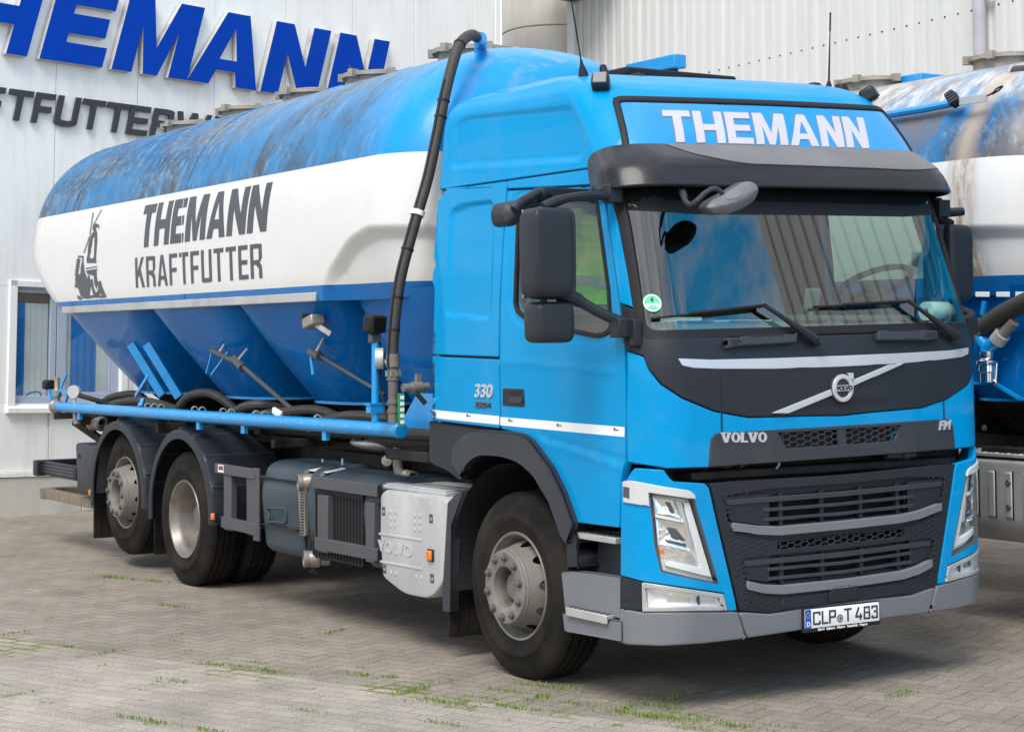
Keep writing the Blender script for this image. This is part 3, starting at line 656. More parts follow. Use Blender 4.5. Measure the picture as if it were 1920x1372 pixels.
bb = MB(); bb.bx(.165, .285, .068, .072, 1.27, 2.36); bb.bx(.87, 1.19, .068, .072, 1.27, 2.47); obj('blue_blind', bb, 'blindb', wf)
bg_ = MB()
for k in range(4): bg_.bx(.288+k*.072, .357+k*.072,   .074, .078, 1.27, 2.36)
bg_.bx(.79, .868,   .074, .078, 1.27, 2.47); bg_.bx(1.192, 1.36,   .074, .078, 1.27, 2.47); obj('grey_blind', bg_, 'blindg', wf)
va = MB(); va.bx(.165, .585, .068, .074, 2.365, 2.47); obj('valance', va, 'valance', wf)
hb = MB(); hb.tube(smooth([(.30, .09, 1.255), (.33, .09, 1.34), (.44, .09, 1.37), (.50, .09, 1.35), (.53, .09, 1.255)], 5), .02, 8); hb.bx(.29, .54, .08, .10, 1.24, 1.275)
bk = obj('carry_crate', hb, 'blindb'); bk.matrix_world = basis(A1, D1, -N1, UB)
tag(bk, 'blue plastic crate handle showing on the inside window sill', 'crate')
# the big channel letters
s1 = empty('wall_sign'); s1.matrix_world = basis(A1, D1, -N1, UB)
tag(s1, 'large blue channel letters on the pale mill wall', 'sign')
def sfn(b0, cap, sh, off):
    return lambda u, v, d: np.array([u+v*cap*sh, -off-d, b0+v*cap])
for nm, off, ma, ins in (('letter_return', .100, 'signside', 0.), ('letter_face', .104, 'sign', 0.)):
    spec = [(-1.62, .78, .26, .24), (-.755, .90, .255, .24), (.30, .80, .27, .255), (1.224, 1.033, .265, .24), (2.257, 1.011, .30, .16), (3.33, .86, .27, .24), (4.34, .83, .26, .24)]
    letters(nm, 'THEMANN', spec, sfn(5.095, .915, .268, off), ma, s1, t=.004 if ma == 'sign' else .088, ds=.3)
s2 = empty('wall_sign'); s2.matrix_world = basis(A1, D1, -N1, UB)
tag(s2, 'smaller flat charcoal lettering on the mill wall under the blue letters', 'sign')
x = [(-1.37, .29), (-1.03, .28), (-.71, .30), (-.375, .242), (-.085, .296), (.245, .242), (.526, .285), (.84, .296), (1.16, .296), (1.465, .28), (1.79, .28), (2.114, .485), (2.65, .28), (2.97, .28), (3.29, .29)]
letters('letter', 'KRAFTFUTTERWERK', [(a, w_, .068, .19) for a, w_ in x], sfn(4.372, .35, .2, .05), 'signblk', s2, t=.03, ds=.3)
# roof fascia and gutter box where the mill meets the hall
cb = MB(); p = [(7.52, 6.62), (7.70, 6.62), (8.25, 7.25), (8.6, 7.6), (8.6, 8.2), (7.52, 8.2)]
cb.prism([(a, .9, c) for a, c in p], (0, 1.2, 0)); cg = obj('conveyor_gallery', cb, 'vis', bev=.01); cg.matrix_world = basis(A1, D1, -N1, UB)
tag(cg, 'dark grey overhead conveyor housing between the mill and the corrugated hall', 'conveyor')

# ================================================================== silo in the gap
so_ = CAM+ray(1044, 300)*28.5; so_ = so_-UB*(so_[2]-UB[2]*0)/UB[2]
sil = empty('storage_silo'); sil.matrix_world = basis(so_, D1, -N1, UB)
tag(sil, 'beige sheet metal silo rising behind the gap between the two buildings', 'silo')
M['silo'] = mat('silo_sheet', (.74, .70, .64), .5, var=.06, dirt=.3, dcol=(.36,.33,.28), dscale=1, stretch=(3,3,.5))
sb = MB()
zs = [-.5, 1.35, 3.2, 5.05, 6.68, 8.5, 10.3]
for z0, z1 in zip(zs[:-1], zs[1:]): sb.lathe([(.86, z0+.012), (.872, z0+.02), (.872, z1-.012), (.86, z1-.004)], (0,0,0), (0,0,1), 64)
obj('shell', sb, 'silo', sil)
sv = MB()
for z0, z1, ph in ((5.05, 6.68, .45), (6.68, 8.5, -.1), (6.68, 8.5, 1.2), (3.2, 5.05, 0.)):
    a = -math.pi/2+ph; sv.bx(.874*math.cos(a)-.006, .874*math.cos(a)+.006, .874*math.sin(a)-.006, .874*math.sin(a)+.004, z0+.02, z1-.02)
obj('seam_strip', sv, 'rub', sil)

# ================================================================== corrugated hall on the right
D2 = ray(-1354, 775); D2 = D2-UB*(D2@UB); D2 /= np.linalg.norm(D2); N2 = np.cross(D2, UB)
H0 = CAM+ray(1317, 139)*24.7
hall = empty('corrugated_hall'); hall.matrix_world = basis(H0, D2, -N2, UB)
tag(hall, 'tall grey corrugated metal hall standing behind both tankers', 'building')
M['corr'] = mat('corrugated_sheet', (.60, .595, .575), .5, var=.05, vscale=1.5, dirt=.25, dcol=(.38,.37,.35), dscale=1.2, stretch=(4,4,.4))
P2 = .2006
def corr(x0, x1, z0, z1, y=0., dep=.035):
    rows = []; k0, k1 = math.floor(x0/P2), math.ceil(x1/P2); pr = []
    for k in range(k0, k1): pr += [(k*P2, y), (k*P2+.105, y), (k*P2+.128, y-dep), (k*P2+.178, y-dep)]
    mb = MB(); mb.grid([[(a, b_, z0) for a, b_ in pr], [(a, b_, z1) for a, b_ in pr]]); return mb
obj('cladding', corr(-14.0, 2.98, -7, 6), 'corr', hall, sharp=20)
wc_ = MB(); pr = []  # unseen stretch of hall, added with wider ribs for the windscreen reflection
for k in range(17): x_ = -22.3+k*.5; pr += [(x_, 0), (x_+.30, 0), (x_+.34, -.07), (x_+.46, -.07)]
wc_.grid([[(a, b_, -7) for a, b_ in pr], [(a, b_, 6.6) for a, b_ in pr]]); obj('wide_cladding', wc_, 'corr', hall, sharp=20)
hc = MB(); hc.bx(-22.28, 2.95, -14, -.08, -7, 5.95); hc.bx(2.93, 3.06, -.3, .06, -7, 6); obj('corner_flashing', hc, 'panel', hall)
sc0 = None
for k in range(-40, 13):
    s_ = MB(); s_.cyl((k*P2+.052, -.001, 0), (k*P2+.052, .006, 0), .013, n=8)
    if sc0 is None: s_ = MB(); s_.cyl((0, -.001, 0), (0, .006, 0), .012, n=8); sc0 = obj('screw', s_, 'rub', hall); sc0.location = (k*P2+.052, 0, 0)
    else: c_ = sc0.copy(); COL.objects.link(c_); c_.parent = hall; c_.location = (k*P2+.052, 0, 0)
dp = MB(); dp.tube([(-4.98, .12, -7), (-4.98, .12, 5.5)], .075, 20); M['zinc'] = mat('zinc_pipe', (.40, .395, .42), .5, var=.12, dirt=.3, dcol=(.26,.25,.25)); obj('downpipe', dp, 'zinc', hall)
br = MB(); br.lathe([(.078, -.02), (.086, -.02), (.086, .02), (.078, .02)], (-4.98, .12, .10), (0,0,1), 20); br.bx(-5.12, -5.05, .02, .14, .08, .12); obj('pipe_bracket', br, 'alu', hall)
ea = MB(); ea.bx(1.6, 3.3, .02, 1.3, 1.98, 2.10); ea.bx(2.72, 2.98, .02, .5, 1.55, 1.98); obj('canopy', ea, 'vis', hall)
# ================================================================== the tanker: cab
truck = empty('tanker_truck')
tag(truck, 'blue and white silo tanker lorry parked in front, cab towards the camera', 'truck')
_xs = cubic([.2, 1.8, 2.0, 2.28, 2.51, 2.84, 3.0, 3.17, 3.3, 3.36, 3.41, 3.45, 3.47], [1.222, 1.221, 1.216, 1.204, 1.186, 1.152, 1.135, 1.118, 1.094, 1.06, .99, .84, .62])
_y0 = cubic([.2, .40, .62, 1.0, 1.45, 1.75, 1.83, 1.965, 2.3, 2.72, 2.95, 3.10, 3.225, 3.31, 3.37, 3.42, 3.455, 3.47], [-1.35, -1.378, -1.385, -1.385, -1.382, -1.378, -1.368, -1.332, -1.235, -1.105, -.985, -.875, -.765, -.665, -.55, -.36, -.1, .1])
_yb = cubic([.2, 3.2, 3.36, 3.44, 3.47], [.925, .925, .90, .82, .7])
_k = cubic([.2, 1.5, 1.8, 2.72, 3.2, 3.5], [.012, .013, .017, .022, .034, .034])
def cab0(u, z):
    u = np.asarray(u, float); z = np.broadcast_to(np.asarray(z, float), u.shape) if np.ndim(z) < np.ndim(u) else np.asarray(z, float)
    a = np.abs(u); XS = _xs(z); y0 = _y0(z); yb = _yb(z); xc = XS-.24; ye = y0+.035*(xc/.9)**2+.26
    RB = .045; L = yb-RB-ye; A = RB*math.pi/2
    x1 = a*xc/.98; y1 = y0+.035*(x1/.9)**2
    t = np.clip((a-.98)/.38, 0, 1)*math.pi/2; x2 = xc+.24*np.sin(t); sl = .0778*xc/.9; y2 = ye-.26+sl*.24*np.sin(t)+(.26-sl*.24)*(1-np.cos(t))
    y3 = ye+a-1.36
    t = np.clip((a-1.36-L)/A, 0, 1)*math.pi/2; x4 = XS-RB+RB*np.cos(t); y4 = yb-RB+RB*np.sin(t)
    x5 = np.maximum(XS-RB-(a-1.36-L-A), 0)
    x = np.where(a < .98, x1, np.where(a < 1.36, x2, np.where(a-1.36 < L, XS, np.where(a-1.36-L < A, x4, x5))))
    y = np.where(a < .98, y1, np.where(a < 1.36, y2, np.where(a-1.36 < L, y3, np.where(a-1.36-L < A, y4, yb))))
    x = np.copysign(x, u)
    return np.stack([x, y, z+_k(z)*x], -1)
def cab(u, z, d=0.):
    p = cab0(u, z)
    if np.ndim(d) == 0 and d == 0: return p
    e = .004; u = np.asarray(u, float); z = np.asarray(z, float)
    n = np.cross(cab0(u+e, z)-cab0(u-e, z), cab0(u, np.minimum(z+e, 3.47))-cab0(u, z-e)); n = n/(np.linalg.norm(n, axis=-1)[..., None]+1e-12)
    n = np.where((np.abs(u) > 3.25)[..., None], np.array([0, 1., 0]), n)
    return p+n*np.asarray(d, float)[..., None]
# unprojection onto the cab skin
_gu = np.arange(-3.2, 1.5, .05); _gz = np.arange(.22, 3.46, .05)
_gp = np.array([[PJ(q) for q in cab0(np.full(len(_gz), a), _gz)] for a in _gu])
for _i, _a in enumerate(_gu):
    for _j, _b in enumerate(_gz):
        if abs(_a)-1.36 > _yb(_b)-.045-(_y0(_b)+.035*((_xs(_b)-.24)/.9)**2+.26)+.04: _gp[_i, _j] = 1e9      # the back wall is out of sight
def cuv(x, y, u0=None):
    t = np.array([x, y], float)
    q = ((_gp-t)**2).sum(2)
    if u0 is not None: q[np.abs(_gu-u0) > .6] = 1e12
    i, j = np.unravel_index(q.argmin(), q.shape); v = np.array([_gu[i], _gz[j]])
    for _ in range(14):
        r = PJ(cab0(*v))-t
        if abs(r).max() < .05: break
        e = 1e-4; J = np.array([(PJ(cab0(v[0]+e, v[1]))-t-r)/e, (PJ(cab0(v[0], v[1]+e))-t-r)/e]).T
        try: st = np.linalg.solve(J, -r)
        except np.linalg.LinAlgError: break
        v = v+np.clip(st, -.15, .15); v[1] = min(max(v[1], .21), 3.465)
    return (float(v[0]), float(v[1]))
def cpoly(px, d=22, r=0):
    if r: px = rnd(px, r)
    return [cuv(*p) for p in dense(px, d)]
def mir(c): return [(-u, z) for u, z in reversed(c)]
def cabfn(off, disp=None):
    def f(u, v, d): return cab(u, v, off+np.asarray(d)+(disp(u, v) if disp else 0))
    f.vec = True
    return f
def vec(f): f.vec = True; return f
def both(name, px, ma, off=0., holes=(), t=.025, bev=.006, step=.07, r=0, disp=None, label=None, uv=False, parent=truck, sub=False):
    """the same panel on the right flank (traced) and, mirrored, on the left"""
    c = px if uv else cpoly(px, r=r); hs = [h if uv else cpoly(h) for h in holes]
    a = sheet(name, c, hs, cabfn(off, disp), ma, parent, t=t, bev=bev, step=step)
    b_ = sheet(name, mir(c), [mir(h) for h in hs], cabfn(off, (lambda u, v: disp(-u, v)) if disp else None), ma, parent, t=t, bev=bev, step=step)
    return a, b_
def _segd(A_, B_, u, v):
    E_ = B_-A_; EE = (E_**2).sum(1)+1e-12
    q = np.stack([np.atleast_1d(u), np.atleast_1d(v)], -1); out = np.empty(len(q))
    for k in range(0, len(q), 4000):
        w_ = q[k:k+4000, None, :]-A_[None]; t = np.clip((w_*E_).sum(-1)/EE, 0, 1); out[k:k+4000] = np.sqrt(((w_-E_*t[..., None])**2).sum(-1).min(1))
    return out
def sdf(poly):
    P = np.array(poly, float); A_, B_ = P, np.roll(P, -1, 0)
    def f(u, v):
        d = _segd(A_, B_, u, v); uu, vv = np.atleast_1d(u).astype(float), np.atleast_1d(v).astype(float); ins = np.zeros(len(uu), int)
        for a, b in zip(A_, B_):
            if a[1] == b[1]: continue
            ins += (((a[1] <= vv) != (b[1] <= vv)) & (a[0]+(vv-a[1])/(b[1]-a[1])*(b[0]-a[0]) > uu))
        r = np.where(ins % 2 == 1, d, -d)
        return r if np.ndim(u) else float(r[0])
    return f
def press(poly, dep, wd):
    f = sdf(poly)
    def g(u, v):
        t = np.clip(f(u, v)/wd+.5, 0, 1); return dep*t*t*(3-2*t)
    return g
def groove(line, dep, wd, lo=0.):
    P = np.array(line)
    def g(u, v):
        r = dep*np.maximum(0, 1-_segd(P[:-1], P[1:], u, v)/wd)
        return r if np.ndim(u) else float(r[0])
    return g

# --- upper cab with the high roof
ZS = 2.845
U_SIDE = 1.36
rows = []
zs_ = [ZS, ZS+.006]+list(np.linspace(ZS+.03, 3.2, 16))+list(np.linspace(3.22, 3.36, 11))+[3.375, 3.39, 3.405, 3.42, 3.435, 3.448, 3.458, 3.466, 3.47]
us = sorted(set([-u for u in list(np.linspace(0, .98, 14))+list(np.linspace(.99, 1.36, 14))+list(np.arange(1.40, 3.2, .022))+[3.3, 3.5, 3.8, 4.1, 4.5]]+list(np.linspace(0, .98, 14))+list(np.linspace(.99, 1.36, 14))+list(np.arange(1.40, 3.2, .022))+[3.3, 3.5, 3.8, 4.1, 4.5]))
rp = cpoly(rnd([(843,313), (856,222), (1080,199), (1093,210), (1089,298)], [12,26,22,22,10]), 12)
pr = press(rp, -.016, .03)
UU = np.array(us)
for z in zs_:
    d = np.full(len(us), -.006 if z == ZS else 0.); au = -np.abs(UU)
    if z < 3.33: d = d+np.where((au > -3.1) & (au < -1.36), pr(au, np.full(len(us), z)), 0)
    rows.append(list(cab(UU, np.full(len(us), z), d)))
rc = MB(); rc.grid(rows); n = len(us)
top = rows[-1]; cen = np.array([0, .35, 3.475+0]); rc.add(top+[cen], [(i, i+1, n) for i in range(n-1)]+[(n-1, 0, n)])
roof = obj('cab_roof', rc, 'cab', truck, sharp=40, weld=True)

# --- doors and rear flank panels
win = cpoly(rnd([(972,372), (1108,369), (1118,372), (1122,399), (1141,543), (1146,622), (1122,634), (1073,624), (990,604), (966,586), (962,566), (967,427)], [14,10,10,0,0,22,18,0,24,26,0,0]), 14)
door_px = [(951,358), (1103,350), (1118,350), (1131,366), (1139,427), (1145,469), (1160,568), (1170.5,652), (1172.5,780), (1170.5,866), (1163,900), (1160,989), (1072,978), (1053,920), (1030,871), (1004,834), (982,813), (940,804), (937,672), (938,568), (942,481)]
door_uv = cpoly(door_px)
crease = [cuv(*p) for p in ((938,676), (1040,686), (1150,699))]; swage = [cuv(*p) for p in ((1008,816), (1020,832), (1085,850), (1163,880))]; swage2 = [cuv(*p) for p in ((1010,815), (1090,838), (1169,862))]
wring = inset(win, -.05)
gc, gs, gs2, gw = groove(crease, .003, .04), groove(swage, .0028, .035), groove(swage2, -.003, .03), press(wring, -.008, .035)
dl, dr = both('door', door_uv, 'cab', holes=[win], uv=True, step=.02, disp=lambda u, v: gc(u, v)+gs(u, v)+gs2(u, v)+gw(u, v), t=.05)
for d_, sg in ((dl, 1), (dr, -1)):
    q = win if sg > 0 else mir(win)
    sheet('window_seal', inset(q, -.004), [inset(q, .022)], cabfn(.001), 'rub', d_, t=.02, bev=.006, step=0)
    sheet('window', inset(q, .018), [], cabfn(-.012), 'sglass', d_, t=0, bev=0, step=.1)
    # handle recess with its grip and lock
    hp = cpoly([(943,728), (983,729), (984.5,763), (943,760)], 12, r=3); hp = hp if sg > 0 else mir(hp)
    h_ = sheet('door_handle', hp, [], cabfn(.004), 'plas', d_, t=.02, bev=.003, step=.05)
    gp = cpoly([(957,732), (980,733), (980,742), (957,741)], 12); gp = gp if sg > 0 else mir(gp)
    sheet('handle_pocket', gp, [], cabfn(.0045), 'blk', d_, t=.004, bev=.001, step=0)
    gp = cpoly([(957,744), (981,745), (981,756), (957,755)], 12); gp = gp if sg > 0 else mir(gp)
    sheet('handle_grip', gp, [], cabfn(.014), 'plas2', d_, t=.014, bev=.003, step=0)
pu = cpoly(rnd([(836,590), (845,392), (918,376), (925,388), (918,596)], [10,16,14,14,12]), 12); pu2 = press(pu, -.018, .03)
rf = cpoly([(950,349), (949,358), (941,481), (936,568), (934.5,669), (803,664), (807,520), (812,450), (821,357)]); rf = [(u, min(z, ZS-.007)) for u, z in rf]; i_ = max(range(len(rf)), key=lambda i: rf[i][1]); fa, fb = rf[0], cuv(821,357); rf = [(fb[0]+.004, ZS-.007), (fa[0], ZS-.007)]+rf
both('rear_flank_panel', rf, 'cab', step=.022, disp=pu2, t=.03, uv=True)
both('locker_flap', [(803,668), (934.5,674), (936.5,803), (803,787)], 'cab', t=.03, step=.08)
ap = [(1136,360), (1149,352), (1160,431), (1175,506), (1189,570), (1188,578), (1162,567), (1148,469), (1142,427)]
both('windscreen_pillar', ap, 'cab', t=.03, step=.05)
uf = [cuv(*p) for p in ((1149,352), (1136,360), (1119,346), (1104,346), (952,353.5))]; uf = uf+[(uf[-1][0], ZS-.007), (-1.12, ZS-.007)]
both('upper_frame', uf, 'cab', t=.03, step=.06, uv=True)
# white film strip along the flank
def strip_part(p, par):
    q = cpoly(p)
    for sg, pp in ((1, q), (-1, mir(q))): sheet('white_strip', pp, [], cabfn(.0015), 'white', par if par is truck else (par[0] if sg > 0 else par[1]), t=.002, bev=0, step=.08)
strip_part([(803.5,767.5), (936,780), (936,796), (803.5,782.5)], truck)
strip_part([(938.5,781.5), (1170.7,800.5), (1171,819), (938.5,797)], (dl, dr))

# --- windscreen, seal, cowl and the dark front
zb0, zb1, zt0, zt1 = 1.915, 1.962, 2.74, 2.715
def aw(z): return 1.122+(2.713-z)*.046
def uw(x, z):   # u for a half width x at height z
    lo, hi = 0., 2.2
    for _ in range(40):
        md = (lo+hi)/2
        if cab0(md, z)[0] < x: lo = md
        else: hi = md
    return lo
gls = [(-uw(1.157, zb1), zb1), (uw(1.157, zb1), zb1)]+[(uw(aw(z), z), z) for z in (2.1, 2.3, 2.5)]+[(uw(1.122, 2.78), 2.78), (-uw(1.122, 2.78), 2.78)]+[(-uw(aw(z), z), z) for z in (2.5, 2.3, 2.1)]
gls = rnd(gls, [.07,.07,0,0,0,.05,.05,0,0,0], 6)
seal = [(-uw(1.190, zb0), zb0), (uw(1.190, zb0), zb0)]+[(uw(aw(z)+.032, z), z) for z in (2.1, 2.3, 2.5)]+[(uw(1.150, 2.82), 2.82), (-uw(1.150, 2.82), 2.82)]+[(-uw(aw(z)+.032, z), z) for z in (2.5, 2.3, 2.1)]
seal = rnd(seal, [.08,.08,0,0,0,.03,.03,0,0,0], 6)
sheet('windscreen_seal', seal, [gls], cabfn(.004), 'rub', truck, t=.02, bev=.006, step=.1)
wg = MB(); rows_ = []
def wrow(z):
    ue = uw(aw(z)+.014, z); return cab(np.linspace(-ue, ue, 81), np.full(81, z), np.full(81, -.006))
wa_, wb_ = wrow(1.945), wrow(2.80)
for q in np.linspace(0, 1, 24): rows_.append(list(wa_+(wb_-wa_)*q))      # a ruled sheet: straight from foot to head
wg.grid(rows_); wsc = obj('windscreen', wg, 'wscreen', truck, sharp=0); wsc.data.shade_smooth()
hd = [(-uw(1.13, 2.63), 2.60), (-.8, 2.575), (.8, 2.575), (uw(1.13, 2.63), 2.60), (uw(1.12, 2.79), 2.79), (-uw(1.12, 2.79), 2.79)]
sheet('screen_top_band', hd, [], cabfn(-.02), 'blk', wsc, t=.003, bev=0, step=.08)  # black sheet behind the top edge of the glass
dk_l = [(1163,570), (1188,581), (1196,610), (1206,624), (1230,630), (1400,632), (1570,628)]
low_l = [(1575,778), (1514,778.5), (1404,781.5), (1340,770), (1280,745), (1240,719), (1217,692), (1207,667), (1172,654)]
h1 = [cuv(*p) for p in dense(low_l, 18, False)]; h2 = [cuv(*p) for p in dense(dk_l, 18, False)]
h1[0] = (0., h1[0][1]); h2[-1] = (0., h2[-1][1]); h2 = [(max(min(u, 0), -3), min(z, 1.925) if u > -1.2 else z) for u, z in h2]
front = h1+h2+[(-u, z) for u, z in reversed(h2)][1:]+[(-u, z) for u, z in reversed(h1)][:-1]
dkp = sheet('front_dark_panel', front, [], cabfn(.003), 'plas', truck, t=.025, bev=.005, step=.06)
# fine joints of the flap in the dark panel
for x_ in (-.80, .80):
    u_ = uw(abs(x_), 1.6)*(1 if x_ > 0 else -1)
    sheet('panel_gap', [(u_-.004, 1.42+.0), (u_+.004, 1.42), (u_+.004, 1.745), (u_-.004, 1.745)], [], cabfn(.0045), 'blk', dkp, t=.002, bev=0, step=0)
gap = [(-1.06, 1.765), (-.5, 1.773), (.5, 1.773), (1.06, 1.765)]
# silver strip
st_l = [(1273,672), (1290,675), (1575,672)]; 
s_t = [cuv(*p) for p in ((1271,672), (1330,674.5), (1450,671.5), (1575,667))]; s_b = [cuv(*p) for p in ((1575,687.5), (1450,691.5), (1345,691.5), (1300,690), (1279,685.5))]
s_t[-1] = (0, s_t[-1][1]); s_b[0] = (0, s_b[0][1])
hs_ = s_t+s_b[1:]; full = s_t+[(-u, z) for u, z in reversed(s_t)][1:]+[(-u, z) for u, z in reversed(s_b)]+s_b[1:]
sheet('silver_strip', full, [], cabfn(.007), 'silver', truck, t=.012, bev=.003, step=.06)
# blue lower front
bl = [cuv(*p) for p in dense([(1174,658), (1206,669), (1215,693), (1238,721), (1279,747), (1340,772), (1404,783.5), (1514,780.5), (1575,780)], 16, False)]
bb_ = [cuv(*p) for p in dense([(1575,857), (1328,876), (1251,878), (1176,866), (1174,780)], 18, False)]
bl[-1] = (0, bl[-1][1]); bb_[0] = (0, bb_[0][1])
full = bl+[(-u, z) for u, z in reversed(bl)][1:]+[(-u, z) for u, z in reversed(bb_)]+bb_[1:]
blue_front = full
# name panel with its honeycomb vents
def sym(l, rdd=0):
    c = [cuv(*p) for p in l]; c = c+[(-u, z) for u, z in reversed(c)]
    return rnd(c, rdd, 5) if rdd else c
npn = sym([(1328,875), (1333,812)]); vent = sym([(1472,842), (1459,812)]); vent = [(min(max(u, -.56), .31), z) for u, z in vent]
vz0, vz1 = vent[0][1]+.004, vent[1][1]; vu0, vu1 = vent[1][0], -vent[1][0]; 
vent = [(vu0+.05, vz0), (vu1-.05, vz0), (vu1, vz1), (vu0, vz1)]
name_p = sheet('name_panel', rnd(npn, [.01,.05,.05,.01], 5), [vent], cabfn(.009), 'plas2', truck, t=.03, bev=.006, step=.08)
sheet('front_blue_panel', blue_front, [vent], cabfn(0), 'cab', truck, t=.03, bev=.008, step=.06)
def hexmesh(name, poly, fn, r, w_, ma, parent, sx=1.5, t=.008):
    """honeycomb lattice clipped to a contour"""
    f = sdf(poly); us_ = [p[0] for p in poly]; vs_ = [p[1] for p in poly]
    b_ = MB(); dx = r*sx*1.5; dy = r*math.sqrt(3); i = 0; x = min(us_)-dx; seen = set()
    while x < max(us_)+dx:
        y = min(vs_)-dy+(dy/2 if i % 2 else 0)
        while y < max(vs_)+dy:
            for k in range(3):
                a1, a2 = rad(60*k), rad(60*k+60)
                p, q = (x+r*sx*math.cos(a1), y+r*math.sin(a1)), (x+r*sx*math.cos(a2), y+r*math.sin(a2))
                if f(*p) > -.004 or f(*q) > -.004:
                    if f((p[0]+q[0])/2, (p[1]+q[1])/2) > -.002:
                        d_ = np.array(q)-np.array(p); n_ = np.array([-d_[1], d_[0]])/np.linalg.norm(d_)*w_/2
                        c4 = [np.array(p)-n_, np.array(p)+n_, np.array(q)+n_, np.array(q)-n_]
                        b_.add([fn(*c, 0) for c in c4]+[fn(*c, -t) for c in c4], [(0,1,2,3), (0,1,5,4), (1,2,6,5), (2,3,7,6), (3,0,4,7)])
            y += dy
        x += dx; i += 1
    return obj(name, b_, ma, parent, sharp=0)
hexmesh('vent_mesh', vent, cabfn(.006), .018, .005, 'plas2', name_p, 1.8)
bk_ = [(vu0-.02, vz0-.02), (vu1+.02, vz0-.02), (vu1+.02, vz1+.01), (vu0-.02, vz1+.01)]; sheet('vent_back', bk_, [], cabfn(-.035), 'blk', name_p, t=0, bev=0, step=.1)
pc = [(-.03, vz0-.004), (.03, vz0-.004), (.03, vz1+.004), (-.03, vz1+.004)]; sheet('vent_divider', pc, [], cabfn(.006), 'plas2', name_p, t=.02, bev=.002, step=0)
ln_ = MB()
# lettering on the front
def ctext(name, txt, size, px, ma, parent, off=.012, bold=0., sh=0., xs=1., dep=.003, tilt=None):
    u, z = cuv(*px); p = cab(u, z, off); e = .02; a = cab(u+e, z, off)-cab(u-e, z, off); b_ = cab(u, z+e, off)-cab(u, z-e, off)
    return font_text(name, txt, size, p, a, b_, ma, parent, dep, bold, sh, 'CENTER', 1.0, xs)
def circ(c, r, n=40, k=1.): return [(c[0]+r*k*math.cos(2*math.pi*i/n), c[1]+r*math.sin(2*math.pi*i/n)) for i in range(n)]
def slab_name(px0, px1, hgt, off):
    """slab-serif capitals between two traced points of the panel"""
    a, b_ = np.array(cuv(*px0)), np.array(cuv(*px1)); L_ = np.linalg.norm(b_-a); nm = empty('front_name', (0,0,0), name_p); sc = hgt
    def fn_(o):
        def f(u, v, d):
            q = a[None]+np.multiply.outer(np.atleast_1d(u), (b_-a)/L_)+np.multiply.outer(np.atleast_1d(v), np.array([0, sc])); return cab(q[:, 0], q[:, 1], off+o+np.asarray(d))
        f.vec = True; return f
    wd = [1.10, 1.0, .80, 1.10, 1.0]; g_ = L_/(sum(wd)+.16); x_ = 0
    for ch, w0 in zip('VOLVO', wd):
        w_ = w0*g_*.98
        if ch == 'O': t_ = [circ((x_+w_/2, .5), .5, 36, w_), circ((x_+w_/2, .5), .5*.70, 36, w_*.62)]
        else: t_ = [[(p[0]+x_, p[1]) for p in gq] for gq in glyph(ch, w_, .33*g_, .17)]
        sheet('name_letter', t_[0], t_[1:], fn_(0), 'silver', nm, t=.006, bev=0, step=0, ds=.02)
        bars_ = {'V': [(-.02, .46), (.62, 1.02)], 'L': [(-.06, .50)]}.get(ch, [])
        for s0, s1 in bars_: sheet('name_serif', [(x_+s0*w_, .86), (x_+s1*w_, .86), (x_+s1*w_, 1), (x_+s0*w_, 1)], [], fn_(.0006), 'silver', nm, t=.006, bev=0, step=0, ds=.05)
        x_ += w0*g_+.04*g_
slab_name((1350,829.5), (1436,828.5), .052, .013)
ctext('front_model', 'FM', .068, (1767,797.5), 'silver', name_p, .013, .003, .25, 1.15)
# diagonal bar and round emblem
pa, pb = cuv(1447,773.5), cuv(1689,683)
em = empty('emblem', (0,0,0), truck)
def strip_quad(p4): return [cuv(*p) for p in p4]
sheet('emblem_bar', strip_quad([(1444,774.5), (1475,775), (1692,682), (1664,684)]), [], cabfn(.016), 'silver', em, t=.014, bev=.004, step=.06)
ec = cuv(1575,727.5)
sheet('emblem_back', circ(ec, .079), [], cabfn(.018), 'plas2', em, t=.02, bev=.004, step=0)
sheet('emblem_ring', circ(ec, .074), [circ(ec, .050)], cabfn(.03), 'silver', em, t=.014, bev=.005, step=0)
sheet('emblem_band', [(ec[0]-.064, ec[1]-.016), (ec[0]+.064, ec[1]-.016), (ec[0]+.064, ec[1]+.016), (ec[0]-.064, ec[1]+.016)], [], cabfn(.034), 'silver', em, t=.01, bev=.002, step=0)
c_ = (ec[0]+.060, ec[1]+.064)
sheet('emblem_arrow', [(c_[0]-.03, c_[1]+.016), (c_[0]+.014, c_[1]+.016), (c_[0]+.014, c_[1]-.03), (c_[0]+.001, c_[1]-.016), (c_[0]-.018, c_[1]-.028), (c_[0]-.028, c_[1]-.014), (c_[0]-.014, c_[1]+.003)], [], cabfn(.03), 'silver', em, t=.012, bev=.002, step=0)
p = cab(ec[0], ec[1], .0355); font_text('emblem_text', 'VOLVO', .031, p, (1, 0, .012), (0, 0, 1), 'signblk', em, .001, .002, 0, 'CENTER', 1.0, 1.12)
# slot under the emblem
sl_ = [cuv(*p) for p in ((1518,764), (1660,752), (1658,741), (1612,745), (1540,756))]
sheet('air_slot', sl_, [], cabfn(.0045), 'blk', dkp, t=.003, bev=0, step=0)
